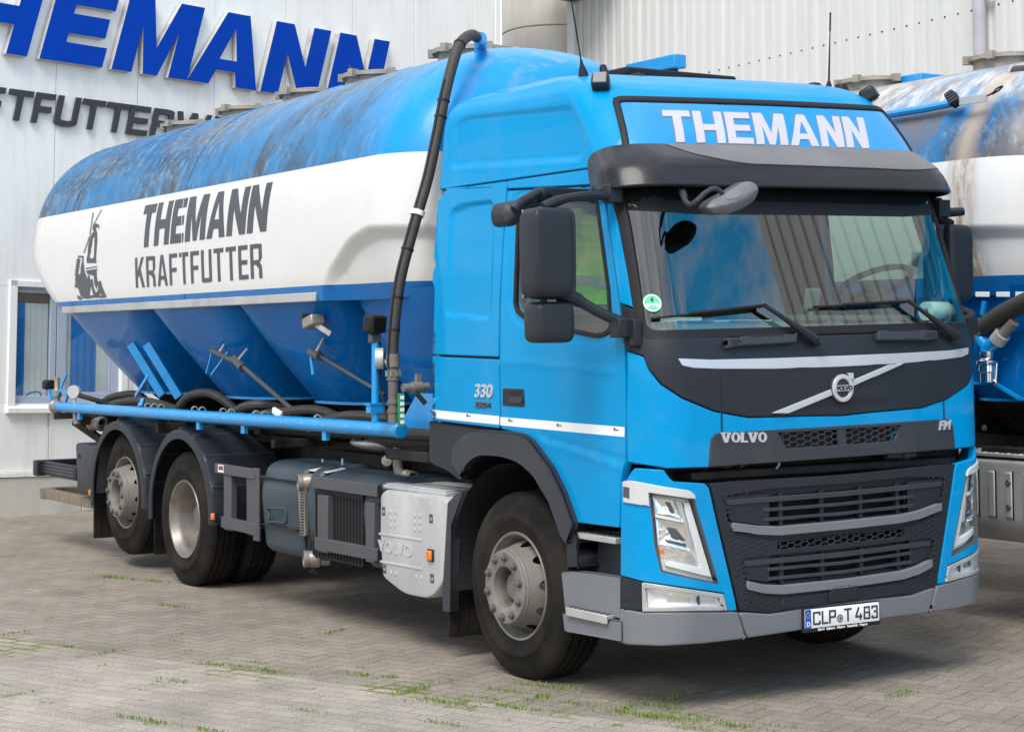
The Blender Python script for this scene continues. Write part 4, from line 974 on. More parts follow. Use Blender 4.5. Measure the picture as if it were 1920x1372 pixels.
# grab handles on the cowl
for px in ([(1353,638), (1381,636), (1382,652), (1355,656)], [(1381,634), (1488,628), (1486,645), (1440,648), (1381,651)], [(1637,623), (1727,622), (1727,640), (1690,640), (1640,641)], [(1725,622), (1749,623), (1749,638), (1725,641)]):
    sheet('grab_handle', cpoly(px, 20, r=3), [], cabfn(.040), 'plas2', truck, t=.038, bev=.008, step=0)
for px in ([(1363,641), (1378,640), (1378,650), (1365,652)], [(1727,627), (1744,626), (1744,634), (1727,636)]):
    sheet('handle_latch', cpoly(px, 20, r=1.5), [], cabfn(.042), 'blk', truck, t=.003, bev=0, step=0)
for px in ([(1400,632.5), (1462,629.5), (1462,632.5), (1400,636)], [(1655,622), (1710,620.5), (1710,623), (1655,625)]):
    sheet('handle_slot', cpoly(px, 20), [], cabfn(.0415), 'blk', truck, t=.003, bev=0, step=0)

# --- roof sign
so_l = [(-uw(1.066, 2.90), 2.90), (-uw(1.062, 2.943), 2.943), (-uw(1.03, 3.08), 3.08), (-uw(.998, 3.205), 3.205), (-uw(.985, 3.228), 3.228), (-uw(.95, 3.238), 3.238), (0, 3.240)]
outer = so_l+[(-u, z) for u, z in reversed(so_l)][1:]
inner = inset(outer, .036)
sign = sheet('roof_sign', inner, [], cabfn(.012), None or 'cab', truck, t=.02, bev=.003, step=.06)
M['signface'] = mat('roof_sign_face', (.006, .24, .56), .3, coat=.3, var=.05, vscale=9); sign.data.materials.clear(); sign.data.materials.append(M['signface'])
sheet('roof_sign_frame', outer, [inset(outer, .034)], cabfn(.022), 'rub', sign, t=.03, bev=.01, step=.06)
tl, bl2, br2, tr2 = cuv(1237,209), cuv(1251,271), cuv(1625,281), cuv(1616,223)
W_ = br2[0]-bl2[0]
tl2 = cuv(1237,209); bl2 = cuv(1247,271); br2 = cuv(1628,283); tr2 = cuv(1616,223)
def sgn(off):
    def f(u, v, d):
        a = np.asarray(u)/W_; u_ = (bl2[0]*(1-a)+br2[0]*a)*(1-v)+(tl2[0]*(1-a)+tr2[0]*a)*v; z_ = (bl2[1]*(1-a)+br2[1]*a)*(1-v)+(tl2[1]*(1-a)+tr2[1]*a)*v
        return cab(u_, z_, off+np.asarray(d))
    f.vec = True
    return f
ws_ = [50, 55, 50, 64, 60, 51, 51]; q_ = W_/398; ws_ = [a*q_ for a in ws_]; gp_ = (W_-sum(ws_))/6; x = 0; spec = []
for w_ in ws_: spec.append((x, w_, 17.5*q_, .235)); x += w_+gp_
letters('roof_sign_edging', 'THEMANN', spec, sgn(.0135), 'bump', sign, t=.002, ds=.03, step=.06)  # wider grey letters that edge the pale ones
for o_ in [o for o in bpy.data.objects if o.name.startswith('roof_sign_edging')]: o_.scale = (1, 1, 1)
M['letw'] = mat('sign_letter_film', (.47, .46, .52), .35, var=.03)
letters('roof_sign_letter', 'THEMANN', [(a+.005, b_-.010, c-.010, d-.045) for a, b_, c, d in spec], vec(lambda u, v, d: sgn(.0165)(u, .025+.95*v, d)), 'letw', sign, t=.003, ds=.03, step=.06)

# --- sun visor
_vo = cubic([2.64, 2.70, 2.78, 2.80, 2.88, 2.95], [.128, .125, .116, .108, .062, .018])
VU = 1.41; VR = 1.33
def visfn(extra=0.):
    def f(u, v, d):
        t = np.clip((np.where(np.asarray(u) < 0, VU, VR)-np.abs(u))/.22, 0, 1); t = t*t*(3-2*t)
        z = 2.80+(v-2.80)*(.84+.16*t)
        return cab(u, z, (_vo(v)*(.22+.78*t))+d+extra)
    f.vec = True
    return f
vu = VU
vo = rnd([(-vu, 2.672), (-1.2, 2.672), (1.1, 2.672), (VR, 2.672), (VR, 2.94), (1.10, 2.955), (-1.10, 2.955), (-vu, 2.94)], [.045,0,0,.045,.10,0,0,.10], 6)
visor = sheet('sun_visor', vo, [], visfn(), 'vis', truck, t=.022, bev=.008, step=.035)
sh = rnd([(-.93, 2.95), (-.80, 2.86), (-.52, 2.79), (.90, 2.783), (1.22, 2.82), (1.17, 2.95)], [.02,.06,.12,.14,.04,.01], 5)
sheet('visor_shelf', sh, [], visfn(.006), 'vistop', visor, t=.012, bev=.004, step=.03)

M['browgrey'] = mat('lamp_brow_grey', (.52, .52, .52), .35, coat=.3)
# --- bumper corners with the lamps
crn = [(1190,877.5), (1244,881), (1256,897), (1264,903), (1321,906), (1329,914), (1344,981), (1368,1082), (1382,1144), (1364,1145), (1356,1111), (1204,1089), (1164,1078), (1165.5,905), (1176,898), (1184,884)]
hl = [(1217,924), (1300,936), (1346,1094), (1240,1071), (1234,1046), (1228,1020), (1224,975)]
cr = both('bumper_corner', crn, 'cab', t=.04, step=.05, off=.004, holes=[hl])
for k, sg in ((0, 1), (1, -1)):
    mm = (lambda c: c) if sg > 0 else mir
    H = mm(cpoly(rnd(hl, [3,5,4,5,4,3,3]), 14)); par = empty('headlight', (0,0,0), truck)
    sheet('lamp_rim', inset(H, -.005), [inset(H, .004)], cabfn(.004), 'steel', par, t=.06, bev=.003, step=0)
    sheet('lamp_pod', inset(H, -.002), [], cabfn(-.040), 'lampw', par, t=0, bev=0, step=.04)
    # inner bowls and light guide, each a shape of its own in the pod
    P1 = mm(cpoly([(1222,932), (1262,937), (1280,973), (1231,963)], 12)); P2_ = mm(cpoly([(1228,971), (1285,981), (1300,1035), (1233,1020)], 12))
    for q in (P1, P2_):
        bowl = vec(lambda u, v, d, f=sdf(q): cab(u, v, -.014-.024*np.clip(f(u, v)/.06, 0, 1)**.5+d))
        sheet('reflector', q, [], bowl, 'refl', par, t=0, bev=0, step=.012)
    sheet('light_guide', mm(cpoly([(1283,941), (1297,943), (1339,1083), (1246,1061), (1244,1050), (1318,1064)], 12, r=2)), [], cabfn(-.018), 'lampw', par, t=.02, bev=.004, step=0)
    sheet('lamp_shroud', mm(cpoly([(1266,937), (1281,940), (1306,1030), (1297,1034), (1286,980), (1281,973)], 12)), [], cabfn(-.026), 'silver', par, t=.02, bev=.003, step=0)
    sheet('lamp_divider', mm(cpoly([(1226,964), (1284,974), (1286,981), (1227,970)], 12)), [], cabfn(-.018), 'lampw', par, t=.03, bev=.002, step=0)
    sheet('lamp_base', mm(cpoly([(1231,1021), (1304,1036), (1318,1062), (1236,1046)], 12)), [], cabfn(-.035), 'refl', par, t=.02, bev=.002, step=.012)
    sheet('indicator_bulb', mm(cpoly([(1234,1029), (1245,1030), (1246,1040), (1235,1039)], 8, r=4)), [], cabfn(-.024), 'amber', par, t=.01, bev=.003, step=0)
    for cx, cy, rr in ((1236,998,5), (1252,1000,4)):
        c0 = mm(cpoly([(cx+rr*.8*math.cos(a), cy+rr*1.2*math.sin(a)) for a in np.linspace(0, 6.28, 13)[:-1]], 8))
        sheet('bulb', c0, [], cabfn(-.022), 'chrome', par, t=.02, bev=.003, step=0)
    for tri in ([(1262,938), (1278,972), (1258,962), (1246,940)], [(1250,990), (1270,993), (1292,1016), (1262,1010)], [(1246,1012), (1290,1020), (1293,1028), (1254,1022)]):
        sheet('lamp_shade', mm(cpoly(tri, 8)), [], cabfn(-.026), 'steel', par, t=.004, bev=.001, step=0)
    sheet('lamp_lens', inset(H, .002), [], cabfn(-.004), 'lens', par, t=0, bev=0, step=.05)
    brow = mm(cpoly(rnd([(1171,902), (1186,900.5), (1240,911), (1292,919), (1301,927), (1302,936), (1217,923), (1219,949), (1172,941)], [2,4,0,6,3,1,1,2,3]), 14))
    sheet('lamp_brow', brow, [], cabfn(.016), 'browgrey', par, t=.018, bev=.005, step=.06)
    sheet('marker_lamp', mm(cpoly([(1173,911), (1184,913), (1184,935), (1173,931)], 10)), [], cabfn(.018), 'steel', par, t=.004, bev=.002, step=0)
    fo = mm(cpoly(rnd([(1204,1091), (1355,1113), (1363,1144), (1205,1146)], 3), 16)); fp = empty('fog_lamp', (0,0,0), truck)
    sheet('fog_rim', fo, [inset(fo, .022)], cabfn(.008), 'alu', fp, t=.04, bev=.004, step=.06)
    fbowl = vec(lambda u, v, d, f=sdf(inset(fo, .02)): cab(u, v, -.012-.03*np.clip(f(u, v)/.03, 0, 1)**.7+d))
    sheet('fog_pod', inset(fo, .018), [], fbowl, 'lampw', fp, t=0, bev=0, step=.015)
    sheet('fog_reflector', mm(cpoly([(1252,1103), (1300,1111), (1302,1138), (1250,1138)], 10, r=4)), [], cabfn(-.034), 'refl', fp, t=.01, bev=.002, step=.02)
    sheet('fog_blade', mm(cpoly([(1312,1113), (1316,1114), (1318,1138), (1314,1138)], 10)), [], cabfn(-.022), 'steel', fp, t=.01, bev=.001, step=0)
    sheet('fog_lens', inset(fo, .014), [], cabfn(.002), 'lens', fp, t=0, bev=0, step=.06)
    sheet('corner_block', mm(cpoly([(1165,1080), (1203,1091), (1203,1145), (1165,1139)], 16)), [], cabfn(.003), 'plas', truck, t=.04, bev=.004, step=.05)
    sheet('block_hole', mm(cpoly([(1174+5*math.cos(a), 1123+6.5*math.sin(a)) for a in np.linspace(0, 6.28, 15)[:-1]], 8)), [], cabfn(.004), 'blk', truck, t=.002, bev=0, step=0)
    bc = mm(cpoly(rnd([(1164,1140), (1204,1147), (1383,1146), (1391,1170), (1399,1197), (1320,1206), (1240,1211), (1173,1208), (1154,1200), (1152,1186), (1160,1178)], [2,0,0,0,4,0,0,8,6,3,2]), 16))
    sheet('bumper_end', bc, [], cabfn(.006), 'bump', truck, t=.09, bev=.012, step=.05)
bm_l = [(1401,1196), (1393,1170), (1385,1146), (1442,1150), (1470,1146), (1508,1139)]
ml = [cuv(*p) for p in bm_l]; zc0 = cuv(1507,1180)[1]; ml = [(0, ml[0][1]+.012)]+ml+[(0, ml[-1][1]+.006)]
ml[0] = (0, zc0+.005)
mid = ml+[(-u, z) for u, z in reversed(ml)][1:-1]
sheet('bumper_middle', mid, [], cabfn(.006), 'bump', truck, t=.09, bev=.012, step=.06)

# --- radiator grille
gl_l = [(1442,1148), (1386,1144), (1372,1082), (1348,981), (1333,914), (1328,907), (1381,902), (1560,892)]
gg = [cuv(*p) for p in dense(gl_l, 20, False)]; gg[-1] = (0, gg[-1][1]); gg.insert(0, (0, gg[0][1]+.02))
# the two openings, as seen on the right half, mirrored
up_l = [(1445,940), (1445,996)]; lo_l = [(1445,1052), (1445,1105)]
zu1, zu0 = cuv(1445,930)[1], cuv(1445,986)[1]; zl1, zl0 = cuv(1445,1048)[1], cuv(1445,1094)[1]; uo = -cuv(1442,960)[0]
open1 = [(-uo, zu0), (uo, zu0), (uo, zu1), (-uo, zu1)]; open2 = [(-uo, zl0), (uo, zl0), (uo, zl1), (-uo, zl1)]
zh0, zh1 = cuv(1450,1034)[1]+.004, cuv(1450,1017)[1]+.004; openh = [(-uo+.05, zh0+.005), (uo-.05, zh0+.005), (uo-.05, zh1-.003), (-uo+.05, zh1-.003)]
gfull = gg+[(-u, z) for u, z in reversed(gg)][1:-1]
groups_ = []
for l in ([(1575,907), (1444,916), (1366,928), (1356,935), (1366,984), (1384,1002), (1440,1011), (1462,1012), (1575,1002)], [(1580,1028), (1444,1041), (1398,1046), (1388,1053), (1400,1095), (1416,1109), (1440,1116), (1470,1117), (1580,1106)]):
    q = [cuv(*p) for p in l]; q[0] = (0, q[0][1]); q[-1] = (0, q[-1][1]); groups_.append(q+[(-u, z) for u, z in reversed(q)][1:-1])
grl = sheet('grille', gfull, [groups_[0], groups_[1], openh], cabfn(.004), 'plas', truck, t=.05, bev=.0035, step=.08)
for q, op in zip(groups_, (open1, open2)): sheet('grille_floor', inset(q, -.012), [op], cabfn(-.030), 'plas', grl, t=.02, bev=0, step=.1)
# embossed honeycomb on the solid border and open honeycomb between the two intakes
def ring_l(px): return [cuv(*p) for p in px]
for mmf in (lambda c: c, mir):
    hexmesh('honeycomb_relief', mmf(ring_l([(1352,925), (1440,921), (1362,928), (1374,985), (1396,1005), (1442,1014), (1442,1038), (1392,1045), (1404,1094), (1420,1112), (1460,1126), (1440,1140), (1392,1132), (1384,1090), (1366,1010)])), cabfn(.0072), .016, .004, 'plas2', grl, 1.9, .005); tag(COL.objects[-1], kind='stuff')
    for pxl, o_ in (([(1357,935), (1364,930), (1444,926), (1444,986), (1430,985), (1371,977)], -.004), ([(1389,1046), (1396,1042), (1444,1036), (1444,1092), (1430,1090), (1398,1085)], -.004)):
        sheet('grille_cheek', mmf(cpoly(pxl, 14, r=2)), [], cabfn(o_), 'plas', grl, t=.012, bev=.004, step=0)
hexmesh('honeycomb_mesh', openh, cabfn(.002), .017, .005, 'plas2', grl, 1.8)
bkz = [(-uo-.05, zl0-.05), (uo+.05, zl0-.05), (uo+.05, zu1+.03), (-uo-.05, zu1+.03)]; sheet('grille_back', bkz, [], cabfn(-.16), 'blk', grl, t=0, bev=0, step=.15)
def bar(name, l, w_, off, ma, th=.02, rdd=0):
    """a slat along a traced line of the right half, mirrored to the left"""
    c = [cuv(*p) for p in l]; c[-1] = (0, c[-1][1])
    top = c+[(-u, z) for u, z in reversed(c)][1:]
    bot = [(u, z-w_) for u, z in reversed(top)]
    return sheet(name, top+bot, [], cabfn(off), ma, grl, t=th, bev=.004, step=.1)
for l in ([(1362,937), (1444,931), (1575,921)], [(1432,953), (1575,942)], [(1432,971), (1575,960)], [(1396,1052), (1444,1047), (1580,1034)], [(1439,1064), (1580,1052)], [(1440,1082), (1580,1069)]):
    bar('slat', l, .028 if l[0][0] < 1400 else .018, .004 if l[0][0] < 1400 else .002, 'plas2', .035)
for l in ([(1371,978.5), (1420,985), (1458,986.5), (1575,976)], [(1398,1087.5), (1430,1095), (1466,1096.5), (1580,1085)]):
    bar('grille_lip', l, .046, .020, 'bump', .05)
    bar('under_lip', [(x+2, y+17) for x, y in l], .026, -.004, 'plas', .03)  # dark plastic bar below each lip
for x_ in (-.42, -.14, .14, .42):
    for a, b_ in ((zu0, zu1), (zl0, zl1)): sheet('upright', [(x_-.013, a-.01), (x_+.013, a-.01), (x_+.013, b_+.01), (x_-.013, b_+.01)], [], cabfn(-.008), 'plas', grl, t=.04, bev=.003, step=0)
fin = MB()
for i in range(95):
    x_ = -uo+i*2*uo/94
    for a, b_ in ((zu0, zu1), (zl0, zl1)): fin.add([cab(x_-.003, a, -.07), cab(x_+.003, a, -.07), cab(x_+.003, b_, -.07), cab(x_-.003, b_, -.07)], [(0,1,2,3)])
tag(obj('radiator_fins', fin, 'frame', grl, sharp=0), kind='stuff')
# tow cover
tc_ = [cuv(*p) for p in ((1548,1128), (1602,1122), (1604,1098), (1600,1093), (1560,1097), (1554,1103))]
sheet('tow_cover', tc_, [], cabfn(.02), 'plas', grl, t=.02, bev=.004, step=0)
lowp = [cuv(*p) for p in ((1462,1142), (1466,1122), (1555,1108), (1580,1106))]; lowp[-1] = (0, lowp[-1][1]); lowp = [(0, cuv(1560,1132)[1])]+lowp
sheet('lower_skirt', lowp+[(-u, z) for u, z in reversed(lowp)][1:-1], [], cabfn(.011), 'plas', grl, t=.02, bev=.005, step=.08)
c0 = cpoly([(1411+5*math.cos(a), 1126+6*math.sin(a)) for a in np.linspace(0, 6.28, 15)[:-1]], 8)
for q in (c0, mir(c0)): sheet('tow_hole', q, [], cabfn(.0085), 'blk', grl, t=.002, bev=0, step=0)
# dark gap over the grille: crossbeam, washer bottle and latch
gv = MB(); gv.bx(-1.12, 1.12, -1.16, -1.12, .95, 1.32); obj('front_bulkhead', gv, 'blk', truck)
cbm = MB(); cbm.bx(-.95, .95, -1.30, -1.17, 1.17, 1.215); obj('cross_beam', cbm, 'frame', truck, bev=.01)
lt = MB(); lt.tube([(-.82, -1.26, 1.245), (-.56, -1.26, 1.245)], .016, 10); lt.lathe([(.0, 0), (.024, 0), (.024, .05), (0, .05)], (-.73, -1.26, 1.245), (1,0,0), 12); lt.lathe([(.0, 0), (.028, 0), (.028, .03), (0, .03)], (-.62, -1.26, 1.245), (1,0,0), 12); hk = MB(); hk.tube(smooth([(-.40, -1.31, 1.26), (-.385, -1.32, 1.235), (-.40, -1.31, 1.21)], 4), .006, 6, 0); obj('latch_hook', hk, 'alu', truck)
obj('cab_latch', lt, 'steel', truck); lt = MB()
lt.tube([(.44, -1.26, 1.24), (.66, -1.26, 1.24)], .02, 10); lt.lathe([(.0, 0), (.03, 0), (.03, .05), (0, .05)], (.56, -1.26, 1.24), (1,0,0), 12)
obj('cab_latch', lt, 'steel', truck)
# --- number plate
pz = .0; pt = empty('number_plate', (0,0,0), truck)
q = [F(1507,1141,-1.402), F(1650.5,1124,-1.402), F(1651,1170,-1.402), F(1508,1187,-1.402)]
o_ = np.array(q[3]); ax_ = np.array(q[2])-o_; up_ = np.array(q[0])-o_; Lx, Lz = np.linalg.norm(ax_), np.linalg.norm(up_)
pf = planefn(o_, ax_/Lx, up_/Lz, (0, -1, 0))
def rect(x0, y0, x1, y1): return [(x0, y0), (x1, y0), (x1, y1), (x0, y1)]
sheet('plate_holder', rnd(rect(0, 0, Lx, Lz), .008), [], lambda u, v, d: pf(u, v, d-.002), 'blk', pt, t=.018, bev=.004, step=0)
y0_, y1_ = .022, Lz-.006
sheet('plate_white', rnd(rect(.007, y0_, Lx-.007, y1_), .008), [], lambda u, v, d: pf(u, v, d), 'white', pt, t=.003, bev=.001, step=0)
sheet('plate_band', rnd(rect(.008, y0_+.001, .050, y1_-.001), .006), [], lambda u, v, d: pf(u, v, d+.001), 'eu', pt, t=.001, bev=0, step=0)
hh = y1_-y0_; ch = hh*.70; yb_ = y0_+hh*.15
def plf(d0=.0016): return lambda u, v, d: pf(u, yb_+v*ch, d0+d)
sp_ = [('C', .060, .052), ('L', .120, .044), ('P', .170, .048), ('T', .275, .052), ('4', .352, .050), ('8', .410, .048), ('3', .466, .046)]
sp_ = [(c, x*Lx/.53, w_*Lx/.53) for c, x, w_ in sp_]
letters('plate_letter', ''.join(c for c, _, _ in sp_), [(x, w_, .0115, .145) for _, x, w_ in sp_], plf(), 'signblk', pt, t=.001, ds=.02)
font_text('plate_country', 'D', .034, pf(.029, y0_+.022, .0022), ax_, up_, 'white', pt, .0005, .001)
sts = MB()
for i in range(12):
    a = 2*math.pi*i/12; c = (.029+.013*math.cos(a), y1_-.030+.013*math.sin(a)); sts.add([pf(c[0]+.0026*math.cos(b_), c[1]+.0026*math.sin(b_), .0016) for b_ in np.linspace(0, 6.28, 6)[:-1]], [(0,1,2,3,4)])
M['yel'] = mat('plate_stars', (.6, .45, .02), .5); obj('plate_stars', sts, 'yel', pt, sharp=0)
for r_, ma, dd in ((.021, 'steel', .002), (.015, 'silver', .0026), (.008, 'red', .0032)):
    sheet('plate_seal', circ((.246*Lx/.53, yb_+ch*.30), r_, 20), [], lambda u, v, d, dd=dd: pf(u, v, dd+d), ma, pt, t=.001, bev=0, step=0)
font_text('plate_dealer', 'Garrel   Uphusen   Münster   Osnabrück   Meppen', .0175, pf(Lx/2, .0115, -.0005), ax_, up_, 'white', pt, .0006, .0006, 0, 'CENTER', 1.0, .98)
M['seat'] = mat('seat_cloth', (.085, .09, .085), .9, bump=.1, bscale=200)
# ================================================================== cab: inside, mirrors, wipers, roof fittings
inn = empty('cab_interior', (0,0,0), truck)
lin = MB()
usi = [u for u in us if abs(u) > 0]
for lo, hi in ((1.27, 1.90),):
    rr_ = []
    for z in np.linspace(lo, hi, 6): rr_.append(list(cab(np.linspace(-4.3, 4.3, 120), np.full(120, z), np.full(120, -.06))))
    lin.grid(rr_)
rr_ = []
for z in np.linspace(2.83, 3.38, 9): rr_.append(list(cab(np.linspace(-4.3, 4.3, 120), np.full(120, z), np.full(120, -.06))))
lin.grid(rr_)
lin.bx(-1.16, 1.16, -1.05, .88, 1.28, 1.32); lin.bx(-1.08, 1.08, -.96, .86, 2.80, 2.83)
lin.bx(-1.14, 1.14, .86, .89, 1.3, 2.84)
obj('lining', lin, 'inter', inn)
sd = [(-1.42, 1.88), (-1.36, 2.3), (-1.34, 2.86), (-3.3, 2.86), (-3.3, 1.88)]
for mmf in (lambda c: c, mir):
    sheet('side_lining', mmf(sd), [mmf(inset(win, -.012))], cabfn(-.055), 'inter', inn, t=0, bev=0, step=.15)
da = MB()
prof = [(-1.24, 1.955), (-1.12, 1.985), (-.92, 1.985), (-.80, 1.955), (-.74, 1.86), (-.80, 1.5), (-1.24, 1.5)]
da.prism([(-1.10, y, z) for y, z in prof], (2.2, 0, 0)); da.bx(.12, .98, -.95, -.72, 1.96, 2.025)
obj('dashboard', da, 'dash', inn, bev=.02)
vt = MB()
for x_ in (-.8, -.45, .0, .35, .8): vt.bx(x_-.11, x_+.11, -1.17, -1.135, 1.984, 1.9905)
obj('air_vents', vt, 'blk', inn)
q = Vector(F(1522, 562, -1.06)); m_ = MB(); m_.box(q, (.10, .03, .13), Matrix.Rotation(rad(12), 3, 'X')); m_.bx(q.x-.015, q.x+.015, q.y, q.y+.03, 1.985, q.z); obj('device_cradle', m_, 'bump', inn, bev=.01)
m_ = MB(); m_.bx(-.55, -.25, -1.12, -.92, 1.987, 1.995); m_.bx(-.9, -.7, -1.08, -.98, 1.987, 2.01); obj('dash_tray', m_, 'lampw', inn)
for sg in (-1, 1):
    m_ = MB(); rows_ = []
    for z in np.linspace(1.95, 2.80, 8): rows_.append([(sg*(1.09-.10*max(0, z-2.3)+.018*math.sin(i*1.3)), -.02+i*.025, z) for i in range(14)])
    m_.grid(rows_); obj('curtain', m_, 'seat', inn)
sw = empty('steering_wheel', (0,0,0), inn); sw = inn
wc = Vector(F(1640, 532, -.60)); ax3 = Vector((0, .42, .9)).normalized(); e1 = Vector((1,0,0)); e2 = ax3.cross(e1)
st = MB(); st.tube([wc+e1*.225*math.cos(a)+e2*.225*math.sin(a) for a in np.linspace(0, 6.283, 41)[:-1]], .018, 10, closed=True)
st.tube([wc-ax3*.03, wc-ax3*.5], .05, 10); st.ellip(wc-ax3*.02, (.075, .06, .035)); st.beam(wc-e1*.22, wc+e1*.22, .04, .015); st.beam(wc, wc+e2*.21, .015, .04, up=(1,0,0))
obj('steering_wheel', st, 'dash', inn)
for x_ in (.62, -.62):
    se = MB(); Rr = Matrix.Rotation(rad(-12), 3, 'X')
    se.box((x_, .20, 1.78), (.50, .52, .16)); se.box((x_, .44, 2.10), (.48, .14, .72), Rr); se.box((x_, .535, 2.55), (.28, .11, .22), Rr); se.bx(x_-.2, x_+.2, 0, .4, 1.32, 1.7)
    obj('seat', se, 'seat', inn, bev=.045, seg=3)
# things lying or hanging in the cab
c_ = Vector(F(1760, 580, -1.02)); rl = MB(); r_ = .056; c_.z = 1.985+r_+.004
rl.lathe([(.018, -.12), (r_, -.12), (r_+.001, -.11), (r_+.001, .11), (r_, .12), (.018, .12)], c_, (1, .12, 0), 28, closed=True)
tag(obj('paper_roll', rl, 'wht'), 'roll of white paper towel lying on the dashboard behind the windscreen', 'paper roll')
def hv(u, v, d):
    if d > -.9: d = max(d, -.03)
    else: d = -.03
    q = S(1040+u, 395+v, -.80); return np.array([q[0]+.03*math.sin(u*.16+v*.02)+.02*math.sin(v*.07+u*.05)+d, q[1], q[2]])
ves = empty('safety_vest', (-.80, .0, 1.9))
tag(ves, 'yellow green high visibility jacket hanging behind the passenger door window', 'jacket')
def par_at(o, p): o.parent = p; o.matrix_parent_inverse = Matrix.Translation(-Vector(p.location)); return o
par_at(sheet('jacket_body', rnd([(0,2), (55,-6), (88,14), (108,60), (118,175), (-10,180), (-16,60)], 10), [], hv, 'hv', None, t=.03, bev=1., step=5, ds=6), ves)
par_at(sheet('reflective_band', [(-14,112), (20,113), (70,124), (113,132), (114,148), (70,140), (20,128), (-14,128)], [], lambda u, v, d: hv(u, v, d-.012), 'hvg', None, t=.003, bev=0, step=5, ds=6), ves)
# round badge on the glass
bc_ = cuv(1223, 568); bd = empty('windscreen_badge', (0,0,0), truck)
M['badge'] = mat('badge_green', (.10, .52, .30), .5)
sheet('badge_disc', circ(bc_, .047, 30), [], cabfn(.0012), 'badge', bd, t=.0008, bev=0, step=0)
sheet('badge_rim', circ(bc_, .043, 30), [circ(bc_, .038, 30)], cabfn(.0022), 'wht', bd, t=.0006, bev=0, step=0)
sheet('badge_field', [(bc_[0]-.030, bc_[1]-.020), (bc_[0]+.030, bc_[1]-.020), (bc_[0]+.030, bc_[1]-.003), (bc_[0]-.030, bc_[1]-.003)], [], cabfn(.0022), 'wht', bd, t=.0006, bev=0, step=0)
p = cab(bc_[0], bc_[1]+.016, .0022); a = cab(bc_[0]+.01, bc_[1], 0)-cab(bc_[0]-.01, bc_[1], 0); b_ = cab(bc_[0], bc_[1]+.01, 0)-cab(bc_[0], bc_[1]-.01, 0); font_text('badge_text', '4', .036, p, a, b_, 'signblk', bd, .0003, .001)

# wipers
def wiper(bl_, el, piv):
    wp = empty('wiper', (0,0,0), truck); A_, B_, C_ = cuv(*bl_), cuv(*el), cuv(*piv)
    def ln(p, q, o1, o2, k=10): return [cab(p[0]+(q[0]-p[0])*i/k, p[1]+(q[1]-p[1])*i/k, o1+(o2-o1)*i/k) for i in range(k+1)]
    b1 = MB(); pts = ln(A_, B_, .014, .014); b1.tube(pts, .008, 6); pts2 = ln((A_[0]+(B_[0]-A_[0])*.3, A_[1]+(B_[1]-A_[1])*.3), B_, .03, .034); b1.tube(pts2, .010, 6); obj('wiper_blade', b1, 'rub', wp)
    b2_ = MB(); b2_.tube(ln(B_, C_, .042, .045, 8), [.012, .012, .013, .014, .017, .020, .024, .027, .026], 8); b2_.tube([cab(C_[0], C_[1], -.005), cab(C_[0], C_[1], .075)], .022, 10); obj('wiper_arm', b2_, 'plas', wp)
wiper((1220,598), (1424,576), (1524,644)); wiper((1522,577), (1693,568), (1782,634))

# front kerb mirror on its bent arm
km = empty('front_mirror', (0,0,0), truck); Yk = -1.42
am = MB(); am.tube(smooth([F(1279,360,-1.18), F(1283,374,-1.30), F(1294,384,-1.38), F(1307,376,Yk), F(1322,362,Yk), F(1337,354,Yk), F(1350,358,Yk), F(1356,366,Yk)], 5), .013, 10); am.cyl(F(1278,355,-1.12), F(1284,373,-1.28), .022, .017); obj('mirror_arm', am, 'plas2', km)
hou = [(1321,391), (1331,377), (1360,361), (1396,340), (1410,341), (1419,350), (1420,361), (1411,379), (1390,392), (1366,402), (1338,402)]
def kf(px, Y, fy=-1):
    pts = [F(p[0], p[1], Y) for p in px]; c = np.mean(pts, 0); return [(p[0], p[2]) for p in pts], c
pl2, c = kf(rnd(hou, 6), Yk)
def domef(f, Y, h): return vec(lambda u, v, d: np.stack([u+0*d, Y-h*np.clip(f(u, v)/.05, 0, 1)**.5-d, v+0*d], -1))
dome = domef(sdf(pl2), Yk, .05)
sheet('mirror_shell', pl2, [], dome, 'vistop', km, t=.06, bev=.004, step=.012)
lid, _ = kf(rnd([(1352,370), (1366,359), (1380,358), (1383,364), (1372,373), (1356,376)], 4), Yk)
sheet('mirror_cap', lid, [], lambda u, v, d: dome(np.array([u]), np.array([v]), np.array([0.]))[0]+np.array([0, -.003-d, 0]), 'bump', km, t=.002, bev=.001, step=.02)

